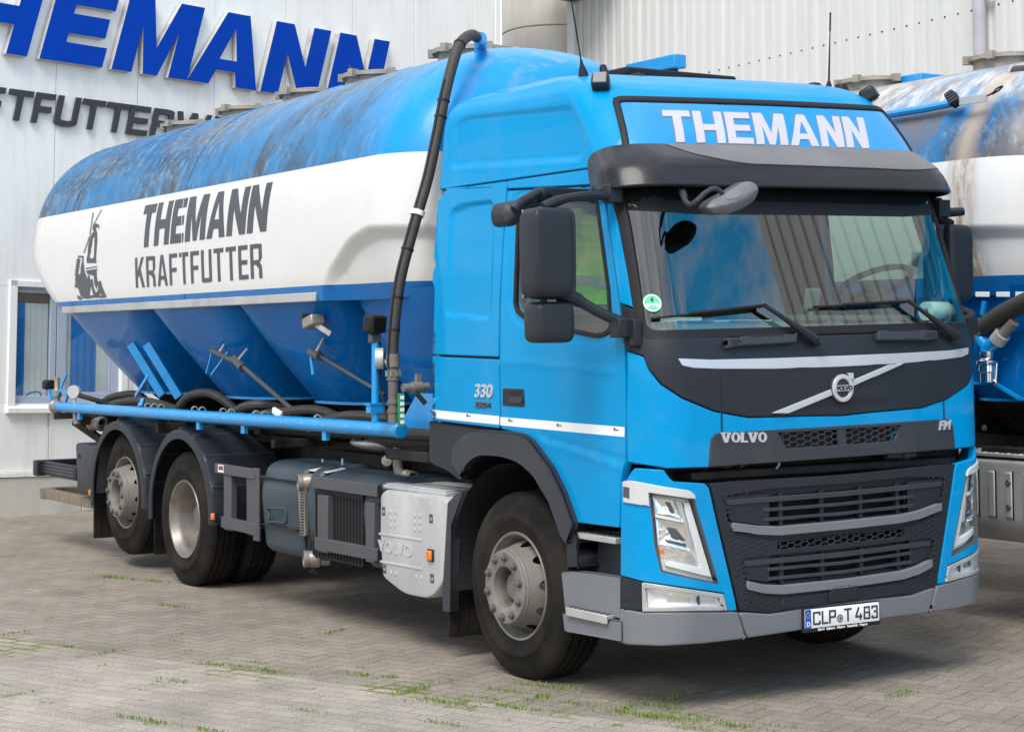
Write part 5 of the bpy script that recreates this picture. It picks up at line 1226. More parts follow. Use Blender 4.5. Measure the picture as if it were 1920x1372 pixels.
# side mirrors
def side_mirror(sg, dx, dy, hw):
    mi_ = empty('side_mirror', (0,0,0), truck); X = lambda x: sg*(x+dx); A = lambda x: sg*x
    h_ = MB(); h_.ellip((X(-1.655), dy-.015, 2.335), (hw, .086, .228), 18, e=.30); obj('mirror_housing', h_, 'plas', mi_)
    f_ = MB(); f_.ellip((X(-1.605), dy+.025, 2.335), (hw+.004, .066, .234), 18, e=.26); obj('mirror_frame', f_, 'plas2', mi_)
    g_ = MB(); g_.bx(X(-1.63-hw*.8), X(-1.63+hw*.85), dy+.092, dy+.097, 2.11, 2.56); obj('mirror_glass', g_, 'chrome', mi_)
    a_ = MB(); a_.tube(smooth([(X(-1.66), dy, 2.57), (X(-1.54), dy-.01, 2.615), (A(-1.36), -1.00, 2.64), (A(-1.22), -.985, 2.635)], 6), [.028]*6+[.024]*13, 10); a_.box((A(-1.20), -.975, 2.655), (.09, .07, .10)); a_.box((A(-1.19), -.91, 2.69), (.06, .12, .06))
    obj('upper_arm', a_, 'plas', mi_, bev=.008)
    a_ = MB(); a_.tube(smooth([(X(-1.58), dy, 2.13), (X(-1.48), dy-.01, 2.105), (A(-1.34), -1.06, 2.03), (A(-1.24), -1.10, 1.985)], 6), [.036]*8+[.028]*11, 10); a_.box((A(-1.235), -1.115, 1.955), (.13, .09, .10)); a_.box((A(-1.205), -1.17, 1.93), (.05, .05, .14))
    obj('lower_arm', a_, 'plas', mi_, bev=.008)
    w_ = MB(); w_.ellip((X(-1.625), dy+.01, 1.985), (hw-.005, .080, .105), 16, e=.36); obj('wide_angle_mirror', w_, 'plas', mi_)
    for x_ in (-1.66, -1.56):
        p_ = MB(); p_.cyl((X(x_), dy+.01, 2.05), (X(x_), dy+.01, 2.12), .02, n=10); obj('mirror_post', p_, 'plas', mi_)
side_mirror(1, .01, -1.0, .122); side_mirror(-1, .33, -.93, .10)
k2 = empty('kerb_mirror', (0,0,0), truck)
kp = [(937,400), (940,388), (946,379), (958,379), (972,374), (1002,377), (1022,374), (1024,382), (1000,392), (980,402), (968,422), (954,426), (941,421)]
sv_, c = kf(rnd(kp, 7), -.70)
kd = domef(sdf(sv_), -.70, .055)
sheet('mirror_shell', sv_, [], kd, 'plas2', k2, t=.09, bev=.004, step=.012)
kb = MB(); a_, b_ = F(960,385,-.75), F(1012,364,-.72); kb.tube(smooth([F(964,394,-.77), F(975,381,-.77), F(996,369,-.76), F(1010,362,-.73)], 5), .026, 10); kb.tube([F(1010,364,-.73), F(1028,366,-.68)], .035, 10); kb.bx(-1.48, -1.16, -.72, -.64, 2.645, 2.70); obj('mirror_bracket', kb, 'plas', k2, bev=.006)
# blind by the window: dark rail along the upper frame
# roof fittings
for sg in (1, -1):
    ml_ = MB(); p = cab0(-1.12*sg, 3.315); p = Vector(p); n_ = Vector((-.55*sg, -.6, .45)).normalized()
    R_ = n_.to_track_quat('Z', 'Y').to_matrix(); ml_.box(p+n_*.03, (.10, .09, .10), R_); l_ = obj('roof_marker', ml_, 'plas', truck, bev=.02)
    m2 = MB(); m2.box(p+n_*.082, (.075, .07, .012), R_); obj('marker_lens', m2, 'bump', l_, bev=.004)
def roofz(x, y):
    # height of the roof skin over (x, y)
    best = 3.475
    lo, hi = 2.9, 3.47
    for _ in range(40):
        z = (lo+hi)/2; ok = abs(x) < _xs(z)-.0 and y > _y0(z)+.035*(x/.9)**2+.0
        if ok: lo = z
        else: hi = z
    return lo+_k(lo)*x
an = empty('whip_antenna', (0,0,0), truck)
b0 = Vector(F(1094,142,-.32)); t0 = Vector(F(1070,-6,-.32)); ab = MB(); ab.lathe([(.0,-.03), (.034,-.03), (.026,.02), (.010,.065), (.006,.09)], b0, (t0-b0).normalized(), 14); obj('antenna_base', ab, 'rub', an)
aw_ = MB(); aw_.tube([b0, t0+(t0-b0)*.1], [.005, .003], 8)
for i in range(40):
    t = .42+.55*i/40; c = b0+(t0-b0)*t; aw_.tube([c, c+(t0-b0)*.006], .0055, 6)
obj('antenna_rod', aw_, 'rub', an)
an2 = empty('whip_antenna', (0,0,0), truck)
b0 = Vector(F(1554,160,-.30)); t0 = Vector(F(1557,24,-.30)); ab = MB(); ab.lathe([(.0,-.04), (.022,-.04), (.018,.0), (.007,.03)], b0, (t0-b0).normalized(), 14); obj('antenna_base', ab, 'rub', an2)
aw_ = MB(); aw_.tube([b0, b0+(t0-b0)*.4, b0+(t0-b0)*.76], [.007, .005, .003], 8); aw_.tube([b0+(t0-b0)*.74, t0], .0055, 8); obj('antenna_rod', aw_, 'rub', an2)
q = Vector(F(1139,146,-.30)); fn_ = MB(); fn_.prism([(q.x-.018, q.y-.05, q.z-.02), (q.x-.018, q.y+.06, q.z-.02), (q.x-.018, q.y+.06, q.z+.075), (q.x-.018, q.y+.035, q.z+.085), (q.x-.018, q.y+.005, q.z+.03)], (.036, 0, 0))
fo_ = obj('shark_fin', fn_, 'rub', truck, bev=.01)
for px, sz in (((1196,144), (.055, .014)), ((1527,162), (.05, .018)), ((1577,168), (.05, .03))):
    q = Vector(F(px[0], px[1], -.30)); dm = MB(); dm.lathe([(0, sz[1]+.008), (sz[0]*.7, sz[1]), (sz[0], -.005), (sz[0], -.04)], q, (0,0,1), 20); obj('roof_button', dm, 'rub', truck)
rh = MB(); rh.bx(-.42, .42, -.05, .55, 3.455, 3.505); obj('roof_hatch', rh, 'rub', truck, bev=.012)
# step well, steps, fender
def slab(name, px, X, ma, t=.03, r=0, bev=.006, n=(-1, 0, 0), holes=()):
    """an outline traced on the plane x = X, given thickness t towards the truck's middle"""
    c = [(S(p[0], p[1], X)[1], S(p[0], p[1], X)[2]) for p in (rnd(px, r) if r else px)]
    hs = [[(S(p[0], p[1], X)[1], S(p[0], p[1], X)[2]) for p in h] for h in holes]
    return sheet(name, c, hs, vec(lambda u, v, d: np.stack([X-d, u+0*d, v+0*d], -1)), ma, truck, t=t, bev=bev, step=0, ds=.2)
fen = rnd([(803.5,790), (880,800), (940,807), (972,811), (988,820), (1004,840), (1030,876), (1053,924), (1072,980), (1083,1012), (1085,1066), (1062,1067), (1060,1022), (1049,1006), (1027,943), (997,892), (970,868), (938,857), (894,854), (872,872), (861,901), (837,882), (803,867)], [2,0,0,10,10,0,0,0,0,6,2,2,4,4,0,10,10,10,14,10,2,6,8], 4)
slab('wheel_arch', fen, -1.235, 'plas', t=.32, bev=.012)
fl = rnd([(846,838), (862,815), (880,805), (940,808), (972,811), (990,822), (1006,843), (1031,877), (1054,925), (1074,982), (1060,1022), (1049,1006), (1027,943), (997,892), (970,868), (938,857), (894,854), (872,872), (862,900), (843,866)], [4,10,10,0,10,10,0,0,0,4,4,4,0,10,10,10,14,10,2,4], 4)
slab('arch_flare', fl, -1.262, 'plas2', t=.04, bev=.016)
wl_ = MB(); rows = []
for a in np.linspace(-.35, 3.45, 26):
    rows.append([(-1.2, .03-.64*math.cos(a), .60+.60*math.sin(a)), (-.70, .03-.64*math.cos(a), .60+.60*math.sin(a))])
wl_.grid(rows); wl_.bx(-.72, -.68, -.8, .8, .45, 1.3); obj('wheel_well', wl_, 'blk', truck)
slab('step_well', [(1078,990), (1164,995), (1164,1085), (1078,1070)], -1.10, 'plas2', t=.03)
us_ = MB(); y0_, y1_ = S(1156,1010,-1.21)[1], S(1075,998,-1.21)[1]; z_ = S(1110,1004,-1.21)[2]; us_.bx(-1.22, -1.06, y0_, y1_, z_-.025, z_+.008); stp = obj('upper_step', us_, 'alu', truck, bev=.005)
for i in range(7):
    a = y0_+.03+(y1_-y0_-.06)*i/6; s_ = MB(); s_.bx(-1.20, -1.08, a-.006, a+.006, z_+.009, z_+.014); obj('tread_rib', s_, 'steel', stp)
slab('step_fairing', rnd([(1051,1071), (1075,1069), (1110,1073), (1164,1080), (1164,1160), (1058,1146)], [4,3,0,0,0,3]), -1.222, 'bump', t=.03, bev=.01)
slab('step_skirt', rnd([(1053,1147), (1166,1163), (1166,1204), (1152,1201), (1057,1184)], [3,0,0,8,6]), -1.238, 'bump', t=.14, bev=.012)
ls = MB(); y0_, y1_ = S(1140,1160,-1.25)[1], S(1064,1150,-1.25)[1]; z_ = S(1100,1150,-1.25)[2]; ls.bx(-1.258, -1.15, y0_, y1_, z_-.006, z_+.014); ls.prism([(-1.262, y0_, z_-.030), (-1.262, y1_, z_-.030), (-1.262, y1_, z_+.012), (-1.262, y0_, z_+.012)], (.012, 0, 0)); stp = obj('lower_step', ls, 'alu', truck, bev=.003)
for i in range(8):
    a = y0_+.02+(y1_-y0_-.04)*i/7; s_ = MB(); s_.bx(-1.25, -1.17, a-.007, a+.007, z_+.015, z_+.020); obj('tread_rib', s_, 'steel', stp)
# left flank gets the same arch and steps, mirrored
for o in [o for o in list(truck.children) if o.name.split('.')[0] in ('wheel_arch', 'arch_flare', 'wheel_well', 'step_well', 'upper_step', 'step_fairing', 'step_skirt', 'lower_step')]:
    c_ = o.copy(); COL.objects.link(c_); c_.scale = (-1, 1, 1); c_.parent = truck
    for ch in o.children: d_ = ch.copy(); COL.objects.link(d_); d_.parent = c_
# badges on the flank
def stext(name, txt, size, px, ma, bold, sh=0, xs=1.):
    u, z = cuv(*px); p = cab(u, z, .004); a = cab(u+.02, z, 0)-cab(u-.02, z, 0); b_ = cab(u, z+.02, 0)-cab(u, z-.02, 0); return font_text(name, txt, size, p, a, b_, ma, truck, .004, bold, sh, 'CENTER', 1.0, xs)
stext('power_badge', '330', .105, (907,734), 'silver', .0022, .12, 1.25); stext('emission_badge', 'EURO 6', .042, (907,759.5), 'steel', .0012, 0, 1.15)
lk = MB(); q = Vector(cab(*cuv(815,752), .004)); lk.lathe([(0, .006), (.02, .006), (.022, 0)], q, (-1,0,0), 16); obj('flap_lock', lk, 'pipeblue', truck)
for px in ((812,772), (879,779), (958,788), (1049,797), (1156,805)):
    u, z = cuv(*px); p = cab(u, z, .0042); a = cab(u+.02, z, 0)-cab(u-.02, z, 0); b_ = cab(u, z+.02, 0)-cab(u, z-.02, 0)
    font_text('strip_mark', '■ ▬', .02, p, a, b_, 'lett', truck, .0004, 0.)
# ================================================================== the silo tank
def section(t, r=1., n=2.3, xw=1.25, zc=2.75, h=1.12, zb=2.17):
    """closed outline of the tank shell, t in [0, 1]: right foot, flank, crown, left flank, left foot"""
    if t < .17: q = t/.17; x, z = -(1.222+.028*math.sin(q*math.pi/2)), zb+(zc-zb)*q
    elif t > .83: q = (1-t)/.17; x, z = (1.222+.028*math.sin(q*math.pi/2)), zb+(zc-zb)*q
    else:
        a = (t-.17)/.66*math.pi; c, s_ = math.cos(a), math.sin(a)
        x = -xw*math.copysign(abs(c)**(2/n), c); z = zc+h*s_**(2/n)
    return x*r, zc+(z-zc)*r
# measured crease of the inset front shoulder (y, z)
_cz = cubic([.8, 1.2, 1.58, 1.87, 2.1, 2.296, 2.36], [2.57, 2.63, 2.645, 2.592, 2.462, 2.308, 2.10])
def inset_x(x, y, z):
    if y > 2.34 or abs(x) < .9: return x
    d = _cz(y)-z
    if d <= 0: return x
    e = min(d/.11, 1); e = e*e*(3-2*e)
    return math.copysign(abs(x)-.075*e*min(1, (2.36-y)/.25)-.20*max(0, d-.08), x)
def build_tank(root, livery, blue, dirty):
    tk = empty('silo_tank', (0,0,0), root)
    mb = MB(); rows = []; N_ = 150
    ts = sorted(set([i/N_ for i in range(N_+1)]+[i*.17/64 for i in range(65)]+[1-i*.17/64 for i in range(65)]))
    ys = list(np.arange(1.63, 2.40, .013))+[2.41]+list(np.arange(2.55, 8.2, .12))+[8.22]
    front = []
    for k in range(1, 31):
        a = k/30*math.pi/2; r = math.cos(a)**.55 if k < 30 else 0.02; front.append((1.63-.60*math.sin(a), max(r, .02)))
    rear = []
    for k in range(1, 21):
        a = k/20*math.pi/2; r = math.cos(a)**.74 if k < 20 else .02; rear.append((8.22+.93*math.sin(a), max(r, .02)))
    for y, r in list(reversed(front))+[(y, 1.) for y in ys]+rear:
        row = []
        for t in ts:
            x, z = section(t, r); yy = y
            if y > 6.6:     # the tail leans in below the belt's widest line
                q = min(1, (y-6.6)/1.62); s_ = max(0, (2.75-max(z, 2.17))/.58); yy = y-.78*s_**1.7*q*q
            row.append((inset_x(x, y, z), yy, z))
        rows.append(row)
    mb.grid(rows)
    obj('tank_shell', mb, livery, tk, sharp=28)
    fl = MB(); fl.bx(-1.0, 1.0, 1.2, 7.3, 2.20, 2.24); obj('tank_floor', fl, 'blk', tk)
    # hoppers: rounded rectangle below the belt down to a narrow mouth
    for (y0, y1, cy, bx_, by_, topx) in ((2.345, 3.975, 3.12, .76, .60, 1.215), (3.985, 5.725, 4.75, .76, .62, 1.215), (5.735, 7.86, 6.66, .74, .64, 1.20), (.98, 2.335, 1.75, .72, .52, 1.055)):
        h_ = MB(); rows = []; K = 14
        for k in range(K+1):
            q = k/K; z = 2.235+(1.455-2.235)*q; e = 11-8.0*q**.55
            hx = topx+(bx_-topx)*q**1.12; yc = (y0+y1)/2+(cy-(y0+y1)/2)*q; hy = (y1-y0)/2+(by_-(y1-y0)/2)*q
            row = []
            for j in range(72):
                a = 2*math.pi*j/72; c, s_ = math.cos(a), math.sin(a)
                row.append((hx*math.copysign(abs(c)**(2/e), c), yc+hy*math.copysign(abs(s_)**(2/e), s_), z))
            rows.append(row)
        h_.grid(rows, closed=True)
        ho = obj('hopper', h_, blue, tk, sharp=30)
        r_ = MB(); r_.grid([[(p[0]*1.015, cy+(p[1]-cy)*1.015, p[2]+.008) for p in rows[-1]], [(p[0]*1.015, cy+(p[1]-cy)*1.015, p[2]-.012) for p in rows[-1]]], closed=True); obj('hopper_rim', r_, 'pipeblue', ho)
        m_ = MB(); m_.lathe([(.70, 1.445), (.62, 1.38), (.30, 1.14), (.12, 1.05), (0, 1.05)], (0, cy, 0), (0,0,1), 28); obj('hopper_mouth', m_, 'frame', ho)
    # belt rail along the foot
    for sg in (-1, 1):
        b_ = MB()
        for y0, y1 in ((2.41, 3.60), (3.605, 7.60)): b_.box((sg*1.232, (y0+y1)/2, 2.198), (.02, y1-y0, .062))
        obj('belt_rail', b_, 'alu' if not dirty else 'steel', tk, bev=.006)
    # weld bands
    for y in (4.72, 7.35):
        w_ = MB(); pts = []
        for t in np.linspace(0, 1, 120):
            x, z = section(t, 1.); pts.append((x*1.0008, y, 2.75+(z-2.75)*1.0008))
        w_.tube(pts, .004, 5); obj('weld_seam', w_, livery, tk)
    # manholes along the ridge
    for y in (2.35, 3.75, 4.9, 6.15, 7.45):
        hm = empty('manhole', (0, y, 3.84), tk)
        c_ = MB(); c_.lathe([(.26, 0), (.26, .09), (.30, .095), (.30, .125), (.12, .155), (0, .16)], (0,0,0), (0,0,1), 32); obj('manhole_collar', c_, 'lidm', hm)
        l_ = MB()
        for a in range(6):
            an_ = a*math.pi/3+.3; l_ = MB(); l_.box((.30*math.cos(an_), .30*math.sin(an_), .11), (.07, .05, .06), Matrix.Rotation(an_, 3, 'Z')); obj('lid_clamp', l_, 'lidm', hm)
        if y > 3: g_ = MB(); g_.bx(-.02, .62, -.52, -.30, .02, .125); obj('walkway_box', g_, 'pipeblue', hm, bev=.01)
    return tk
M['lidm'] = mat('dusty_lid', (.30, .26, .21), .7, bump=.3, var=.3, vscale=8, dirt=.6, dcol=(.12,.10,.08), dscale=10)
tank1 = build_tank(truck, 'tank', 'tblue', False)
def flank(z):
    if z > 2.75: return 1.25*max(0, 1-((z-2.75)/1.12)**2.3)**(1/2.3)
    return 1.222+.028*math.sin(min(1, max(0, (z-2.17)/.58))*math.pi/2)
def tankp(y, z, d=0.): return np.array([-flank(z)-d, y, z])
def tuv(x, y):
    X = -1.25
    for _ in range(6): p = S(x, y, X); X = -flank(p[2])
    p = S(x, y, X); return (p[1], p[2])
def tfn(off):
    return lambda u, v, d: tankp(u, v, off+d)
# lettering on the belt
b0, b1, t0_ = np.array(tuv(263,465)), np.array(tuv(499.5,433.5)), np.array(tuv(273,385.5))
ws_ = [.80, .95, .80, 1.18, 1.02, 1.0, 1.0]; gp_ = .10; tot = sum(ws_)+gp_*6; x = 0; spec = []
for w_ in ws_: spec.append((x/tot, w_/tot, .30/tot, .21)); x += w_+gp_
def afn(o, ax_, up_, off):
    def f(u, v, d):
        q = o+ax_*u+up_*v; return tankp(q[0], q[1], off+d)
    return f
tname = empty('tank_lettering', (0,0,0), truck)
letters('tank_letter', 'THEMANN', spec, afn(b0, b1-b0, t0_-b0, .003), 'lett', tname, t=.002, ds=.08, step=None)
b0, b1, t0_ = np.array(tuv(255.4,540)), np.array(tuv(492.8,521.3)), np.array(tuv(253.5,483.8))
ws_ = [.80, .78, .84, .66, .72, .66, .78, .72, .72, .66, .78]; gp_ = .17; tot = sum(ws_)+gp_*10; x = 0; spec = []
for w_ in ws_: spec.append((x/tot, w_/tot, .20/tot, .135)); x += w_+gp_
letters('tank_letter', 'KRAFTFUTTER', spec, afn(b0, b1-b0, t0_-b0, .003), 'lett', tname, t=.002, ds=.08, step=None)
# windmill emblem: traced shapes laid on the belt
Zm = lambda l: [tuv(40+x/6.235, 380+y/6.235) for x, y in l]
MILL = [[(850,250),(880,245),(905,255),(915,285),(905,310),(890,320),(915,300),(905,290),(880,285),(875,310),(885,345),(850,350),(835,300),(840,265)],
 [(815,390),(838,345),(888,350),(890,450),(880,560),(875,640),(880,705),(768,705),(765,660),(775,620),(785,500),(800,430)],
 [(660,620),(730,622),(728,680),(742,800),(775,900),(790,1000),(760,1110),(720,1120),(700,1000),(690,900),(697,760),(715,680),(712,640),(668,640)],
 [(755,765),(890,740),(888,750),(756,778)], [(758,795),(893,770),(890,785),(760,806)], [(765,806),(880,790),(886,830),(880,860),(775,835)],
 [(640,870),(690,830),(700,960),(735,1090),(700,1100),(670,1000),(625,985),(635,940)], [(660,1080),(720,1120),(690,1135),(660,1120)],
 [(780,850),(800,850),(815,960),(800,1080),(770,1100)], [(850,850),(885,865),(895,940),(885,1010),(860,960)],
 [(895,930),(930,910),(950,985),(1000,1105),(960,1110),(930,1060),(900,1090),(880,1060),(905,1000)], [(740,1095),(800,1085),(870,1080),(960,1090),(955,1112),(850,1108),(780,1122),(745,1118)],
 [(815,900),(835,890),(850,1000),(890,1080),(850,1085),(825,1000)], [(668,640),(660,680),(650,760),(640,870),(632,900),(640,905),(655,850),(668,760),(685,665)]]
em2 = empty('windmill_emblem', (0,0,0), truck)
holes_ = {1: [[(838,410),(858,400),(856,500),(850,640),(822,655),(800,640),(806,560),(828,500)]]}
for i, l in enumerate(MILL): sheet('mill_shape', Zm(l), [Zm(h) for h in holes_.get(i, [])], tfn(.003+.0002*i), 'lett', em2, t=.002, bev=0, step=None, ds=.3)
def lattice(a, b, w_, n_):
    for i in range(n_):
        t0, t1 = i/n_, (i+.55)/n_; p = (a[0]+(b[0]-a[0])*t0, a[1]+(b[1]-a[1])*t0); q = (a[0]+(b[0]-a[0])*t1, a[1]+(b[1]-a[1])*t1)
        yield [(p[0]-w_, p[1]), (p[0]+w_, p[1]), (q[0]+w_, q[1]), (q[0]-w_, q[1])]
for a, b, w_, n_ in (((842,118),(805,385),9,14), ((938,85),(850,255),8,10), ((800,395),(735,590),9,10), ((672,660),(645,860),24,7), ((818,400),(810,600),6,8)):
    sb_ = MB()
    for q in lattice(a, b, w_, n_):
        sb_.add([tankp(*p, .0032) for p in Zm(q)], [(0,1,2,3)])
    sb_.add([tankp(*p, .0030) for p in Zm([(a[0]-2, a[1]), (a[0]+2, a[1]), (b[0]+2, b[1]), (b[0]-2, b[1])])], [(0,1,2,3)])
    obj('mill_sail', sb_, 'lett', em2, sharp=0)
# the scuff on the last letter is left out
# fittings on the hoppers
def onhop(x, y, X): return Vector(S(x, y, X))
for l in (((245,645), (305,742)), ((275,645), (336,745))):
    m_ = MB(); m_.beam(onhop(*l[0], -1.04), onhop(*l[1], -.84), .03, .075); obj('hopper_brace', m_, 'pipeblue', truck, bev=.004)
m_ = MB(); m_.beam(onhop(278,703,-1.12), onhop(254,742,-1.12), .012, .03); m_.beam(onhop(268,748,-1.12), onhop(264,762,-1.15), .03, .03); obj('valve_lever', m_, 'pipeblue', truck)
for pts, X0, X1 in ((((387,700), (398,657)), -1.06, -1.06), (((396,703), (427,660)), -1.06, -1.06), (((587,702), (581,654)), -1.08, -1.08)):
    m_ = MB(); m_.beam(onhop(*pts[0], X0), onhop(*pts[1], X1), .010, .028 if pts[0][0] > 500 else .014); obj('valve_lever', m_, 'pipeblue', truck)
for pts, X0, X1 in ((((410,663), (424,640)), -1.07, -1.0), (((445,675), (463,653)), -1.07, -1.0), (((594,658), (608,632)), -1.1, -1.03)):
    m_ = MB(); m_.beam(onhop(*pts[0], X0), onhop(*pts[1], X1), .02, .012); obj('valve_stay', m_, 'alu', truck)
m_ = MB(); m_.tube([onhop(398,657,-1.06), onhop(452,684,-1.06)], .022, 10); m_.tube([onhop(440,672,-1.06), onhop(455,690,-1.06)], .034, 10); m_.tube([onhop(452,684,-1.06), onhop(560,778,-.9)], .018, 10); obj('valve_shaft', m_, 'steel', truck)
m_ = MB(); m_.tube([onhop(583,660,-1.08), onhop(600,668,-1.08)], .032, 10); m_.tube([onhop(596,665,-1.08), onhop(720,740,-.9)], .012, 10); obj('valve_shaft', m_, 'steel', truck)
wl_ = empty('work_lamp', (0,0,0), truck); q = onhop(588,603,-1.18); m_ = MB(); m_.box(q, (.11, .15, .075), Matrix.Rotation(rad(-14), 3, 'X')); obj('lamp_body', m_, 'bronze', wl_, bev=.012)
m_ = MB(); m_.box(q+Vector((0, .075, .03)), (.10, .03, .05), Matrix.Rotation(rad(-14), 3, 'X')); obj('lamp_front', m_, 'blk', wl_)
m_ = MB(); m_.beam(onhop(592,608,-1.18), onhop(620,626,-1.12), .012, .035); obj('lamp_bracket', m_, 'alu', wl_)
# tilt hose over the front end of the tank
hs = empty('blowing_hose', (0,0,0), truck)
hp = [F(893,70,1.35), F(884,66,1.28), F(868,76,1.20), F(855,100,1.15), F(836,170,1.13), F(820,250,1.12), F(803,330,1.10), F(783,400,1.08), F(766,460,1.08), F(751,520,1.08), F(742,580,1.08), F(737,640,1.08), F(735,690,1.08)]
m_ = MB(); m_.tube(smooth(hp, 8), .036, 16); obj('hose', m_, 'hose', hs)
for i, (px, py) in enumerate(((862,85), (832,185), (826,222), (764,470), (745,560), (738,620))):
    j = int(np.argmin([np.hypot(*(PJ(p)-np.array((px, py)))) for p in smooth(hp, 8)])); P_ = smooth(hp, 8); a, b = P_[max(j-1, 0)], P_[min(j+1, len(P_)-1)]
    m_ = MB(); m_.lathe([(.036, -.005), (.041, -.005), (.041, .005), (.036, .005)], P_[j], (b-a).normalized(), 18); obj('cable_tie', m_, 'rub', hs)
P_ = smooth(hp, 8); j = int(np.argmin([np.hypot(*(PJ(p)-np.array((781,400)))) for p in P_])); m_ = MB(); m_.lathe([(.036, -.016), (.046, -.016), (.046, .016), (.036, .016)], P_[j], (P_[j+1]-P_[j-1]).normalized(), 18); m_.beam(P_[j], P_[j]+Vector((.1, .12, 0)), .02, .03); obj('hose_clamp', m_, 'white', hs)
m_ = MB(); m_.tube([p+Vector((-.036, -.015, 0)) for p in P_[30:]], .008, 6); obj('air_line', m_, 'rub', hs)
m_ = MB(); q = Vector(F(893,72,1.36)); m_.tube([q+Vector((.02, -.02, .0)), q+Vector((.12, .14, -.02)), q+Vector((.14, .2, -.2))], .042, 14); obj('hose_elbow', m_, 'pipeblue', hs)
m_ = MB(); q = Vector(F(737,700,1.08)); zt = q.z
zb_ = F(737,792,1.08)[2]; hh_ = zt-zb_
m_.lathe([(.040, .12), (.043, .12), (.043, .04), (.034, .035), (.034, -.02), (.040, -.025), (.040, -.04), (.031, -.045), (.031, -.16), (.037, -.165), (.037, -.185), (.031, -.19), (.031, -hh_*.72), (.038, -hh_*.73), (.038, -hh_*.8), (.033, -hh_*.81), (.033, -hh_)], (q.x, q.y, zt), (0,0,1), 20); obj('riser_pipe', m_, 'pipe', hs)
for i in range(8):
    m_ = MB(); a = i*math.pi/4; m_.box((q.x+.040*math.cos(a), q.y+.040*math.sin(a), zt), (.014, .014, .035)); obj('coupling_lug', m_, 'bronze', hs)
# ================================================================== chassis, wheels, flank equipment
L1, L2 = 4.7585, 6.115
fr = empty('chassis_frame', (0,0,0), truck)
m_ = MB()
for x_ in (-.42, .42):
    m_.bx(x_-.04, x_+.04, -.9, 7.55, .78, .80); m_.bx(x_-.04, x_+.04, -.9, 7.55, 1.06, 1.08); m_.bx(x_-.006 if x_ < 0 else x_-.006, x_+.006, -.9, 7.55, .80, 1.06)
for y in (.5, 1.9, 3.2, 4.1, 5.4, 6.7, 7.5): m_.bx(-.38, .38, y-.05, y+.05, .84, 1.02)
obj('side_member', m_, 'frame', fr)
m_ = MB()
for x_ in (-.5, .5): m_.bx(x_-.06, x_+.06, 1.0, 7.7, 1.10, 1.20)
for y in (1.1, 2.35, 3.98, 5.73, 7.6):
    m_.bx(-.95, .95, y-.05, y+.05, 1.20, 1.30)
obj('tank_subframe', m_, 'frame', fr)
for y, z in ((0, .515), (L1, .515), (L2, .63)): m_ = MB(); m_.tube([(-.85, y, z), (.85, y, z)], .075, 12); m_.ellip((0, y, z), (.22, .24, .22)); obj('axle', m_, 'frame', fr)
m_ = MB()
for x_ in (-.45, .45): m_.bx(x_-.05, x_+.05, -.75, .75, .60, .66); m_.bx(x_-.05, x_+.05, L1-.8, L1+2.1, .44, .52)
for y in (L1-.45, L1+.45, L2+.4): m_.lathe([(0, .56), (.14, .56), (.15, .7), (.13, .85), (0, .86)], (-.55, y, 0), (0,0,1), 18)
obj('suspension', m_, 'frame', fr)
m_ = MB(); m_.bx(-.40, .40, -.75, .9, .55, 1.28); m_.bx(-.3, .3, .9, 1.9, .6, 1.0); m_.tube([(0, 1.8, .72), (0, L1-.2, .62)], .06, 12); obj('engine_block', m_, 'blk', fr, bev=.03)
